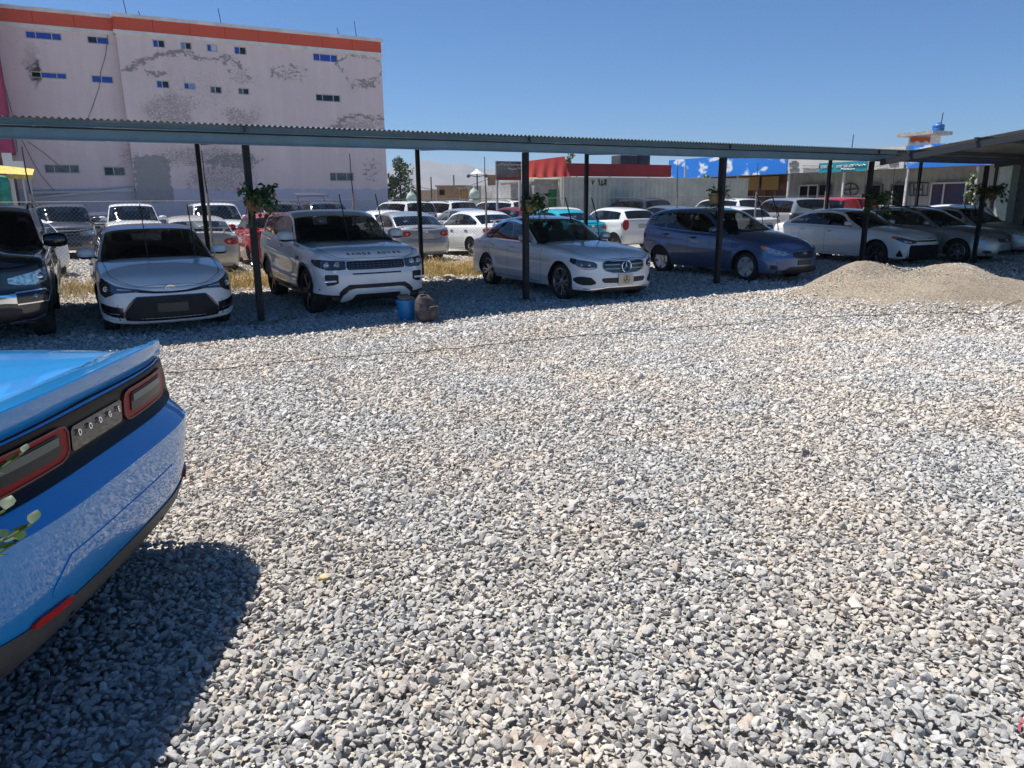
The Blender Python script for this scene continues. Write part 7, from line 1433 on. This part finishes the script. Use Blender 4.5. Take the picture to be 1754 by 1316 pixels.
# ================================================================== build everything
build_ground(); build_stones(); build_carport(); build_big_building(); build_shops(); build_far(); build_fence(); build_plants(); build_small()
challenger(); runner(); corolla_sedan(); evoque(); mercedes(); matrix(); corolla_old(); fielder()
farsedan('silver sedan with dark windows at the far right under the rising roof', 'silver5', SILVER(), HDG + rad(2))
HB = UA + math.pi / 2   # heading of the cars behind the fence that show their tails
def nose_for_tail(px, vv, L, hd=HB):    # tail centre seen at px, on the line v = vv
    u = onv(px, 400, vv)[0]; f = Vector((math.cos(hd), math.sin(hd), 0)); return Wp(u, vv) + f * L
def nose_tY(px, Y, L, hd): f = Vector((math.cos(hd), math.sin(hd), 0)); p = atY(px, 380, Y); return Vector((p.x, p.y, 0)) + f * L
def nose_at(px, vv): return Wp(onv(px, 380, vv)[0], vv)
bsedan(nose_for_tail(52, 9.6, 4.62, HB + rad(15)), HB + rad(15), 'white sedan tail between the black SUV and the white sporty sedan', WHITE(), 'wide')
bsedan(nose_for_tail(350, 7.9, 4.62), HB, 'champagne sedan with red lamps and slim boot spoiler, seen from behind through the fence', BEIGE(), 'round', spoil=True)
bhatch(nose_for_tail(487, 8.9, 4.3), HB, 'red hatchback mostly hidden behind the white SUV', RED(), 'vert', L=4.3, axles=(-.85, -3.5))
bsedan(nose_for_tail(737, 8.9, 4.5), HB + rad(-2), 'silver sedan with round red lamps seen from behind, right of the white SUV', SILVER(), 'round')
bsedan(nose_for_tail(856, 8.9, 4.6), HB + rad(5), 'white sedan with boot spoiler behind the white luxury sedan', WHITE(), 'wide', spoil=True, rim_m=CHROME())
bsedan(nose_for_tail(1000, 9.3, 4.5), HB + rad(4), 'turquoise sedan seen over the hood of the white luxury sedan', CYAN(), 'wide')
bhatch(nose_for_tail(1098, 9.3, 4.0), HB + rad(2), 'white small hatchback with tall dark tail lamps left of the blue hatchback', WHITE(), 'tall', axles=(-.8, -3.35), glass_r=GLASSD())
bsuv(nose_for_tail(1235, 12.5, 4.5), HB, 'grey blue estate roofline above the blue hatchback', TEAL(), H=1.6, gh=None) if False else None
bhatch(nose_for_tail(1190, 13.0, 4.4), HB, 'grey blue hatchback whose roof shows above the blue hatchback', TEAL(), L=4.4, axles=(-.85, -3.6))
bhatch(nose_tY(1318, 26.0, 4.4, HB), HB, 'silver white estate with a decal in its rear window', WHITE(), 'vert', L=4.4, axles=(-.85, -3.6), glass_r=GLASSD())
bsuv(nose_tY(1392, 29.0, 4.6, HB - rad(20)), HB - rad(20), 'silver minivan roof right of the estate with the window decal', SILVER(), L=4.6, rails=False, glass_r=GLASSD())
bsuv(nose_tY(1468, 29.5, 4.4, HB - rad(14)), HB - rad(14), 'bright red minivan behind the white sedan without its bumper', RED(), L=4.4, axles=(-.85, -3.5), rails=False)
bsedan(nose_tY(1590, 29.0, 4.5, HB + rad(40)), HB + rad(40), 'pale champagne sedan beyond the silver estate car', BEIGE(), 'round')
bhatch(nose_tY(1715, 26.0, 4.1, HB + rad(30)), HB + rad(30), 'white hatchback roof near the right pillar', WHITE())
build_haze()
# cars facing the yard, further back
HF = UA - math.pi / 2
bsuv(nose_at(104, 16.8), HF, 'dark off-road SUV with silver roof ends facing the yard, behind the black SUV', DGREY(), W=1.92, glass_f=GLASSM())
bsedan(nose_for_tail(176, 21.5, 4.6, HB), HB, 'dark sedan far back between the dark SUV and the sunroof SUV', DGREY(), 'wide')
bsuv(nose_at(232, 17.6), HF, 'white SUV with sunroof facing the yard, glare on its windshield', WHITE(), glass_f=GLASSL())
bsuv(nose_at(385, 16.0), HF, 'white SUV facing the yard behind the champagne sedan', WHITE(), rails=False)
bsuv(nose_at(505, 18.0), HF, 'dark grey SUV with roof rails in the back rows', DGREY())
s = bsuv(nose_at(585, 19.0), HF, 'dark blue SUV with its tailgate raised, in the back rows', mat('navy_paint', (.02, .03, .07), rough=.3, coat=1, dust=.4))
t = MB(); t.rbox((-4.75 + s.ox, 0, 2.08), (1.0, 1.4, .06), .03, rot=Matrix.Rotation(rad(8), 3, 'Y')); t.build('raised_tailgate', [mat('navy_paint', (.02, .03, .07))], s.root, True)
for y in (.6, -.6):
    t = MB(); t.bar((-4.4 + s.ox, y, 1.6), (-4.9 + s.ox, y, 2.05), .02); t.build('gas_strut', [BLACK()], s.root)
bsedan(nose_for_tail(690, 13.5, 4.6), HB, 'white sedan roof behind the silver sedan', WHITE())
bsuv(nose_for_tail(700, 20.5, 4.8), HB + rad(10), 'white pickup style SUV with small side windows in the back rows', WHITE(), rails=False, lamp='vert')
bsuv(nose_for_tail(775, 21.0, 4.75), HB + rad(10), 'white SUV with dark wraparound windows and roof rails in the back rows', WHITE())
bsedan(nose_for_tail(800, 15.0, 4.6), HB + rad(20), 'silver grey sedan roof before the white SUV in the back rows', SILVER())
bsuv(nose_for_tail(868, 19.0, 4.7), HB + rad(15), 'white SUV roofline left of the second front post', WHITE())
bhatch(nose_for_tail(905, 14.5, 4.2), HB + rad(10), 'dark red hatchback roof beside the flowerpot post', paint('dark_red_paint', (.16, .008, .012)), L=4.2)
bsedan(nose_for_tail(1010, 15.0, 4.6), HB + rad(-5), 'white sedan roof between the turquoise sedan and the small white hatchback', WHITE())
bsuv(nose_for_tail(1130, 16.0, 4.7), HB, 'navy SUV far behind the small white hatchback', mat('navy_paint', (.02, .03, .07)))
bsuv(nose_tY(1290, 34.0, 4.7, HB), HB, 'white SUV far behind near the shop posts', WHITE())
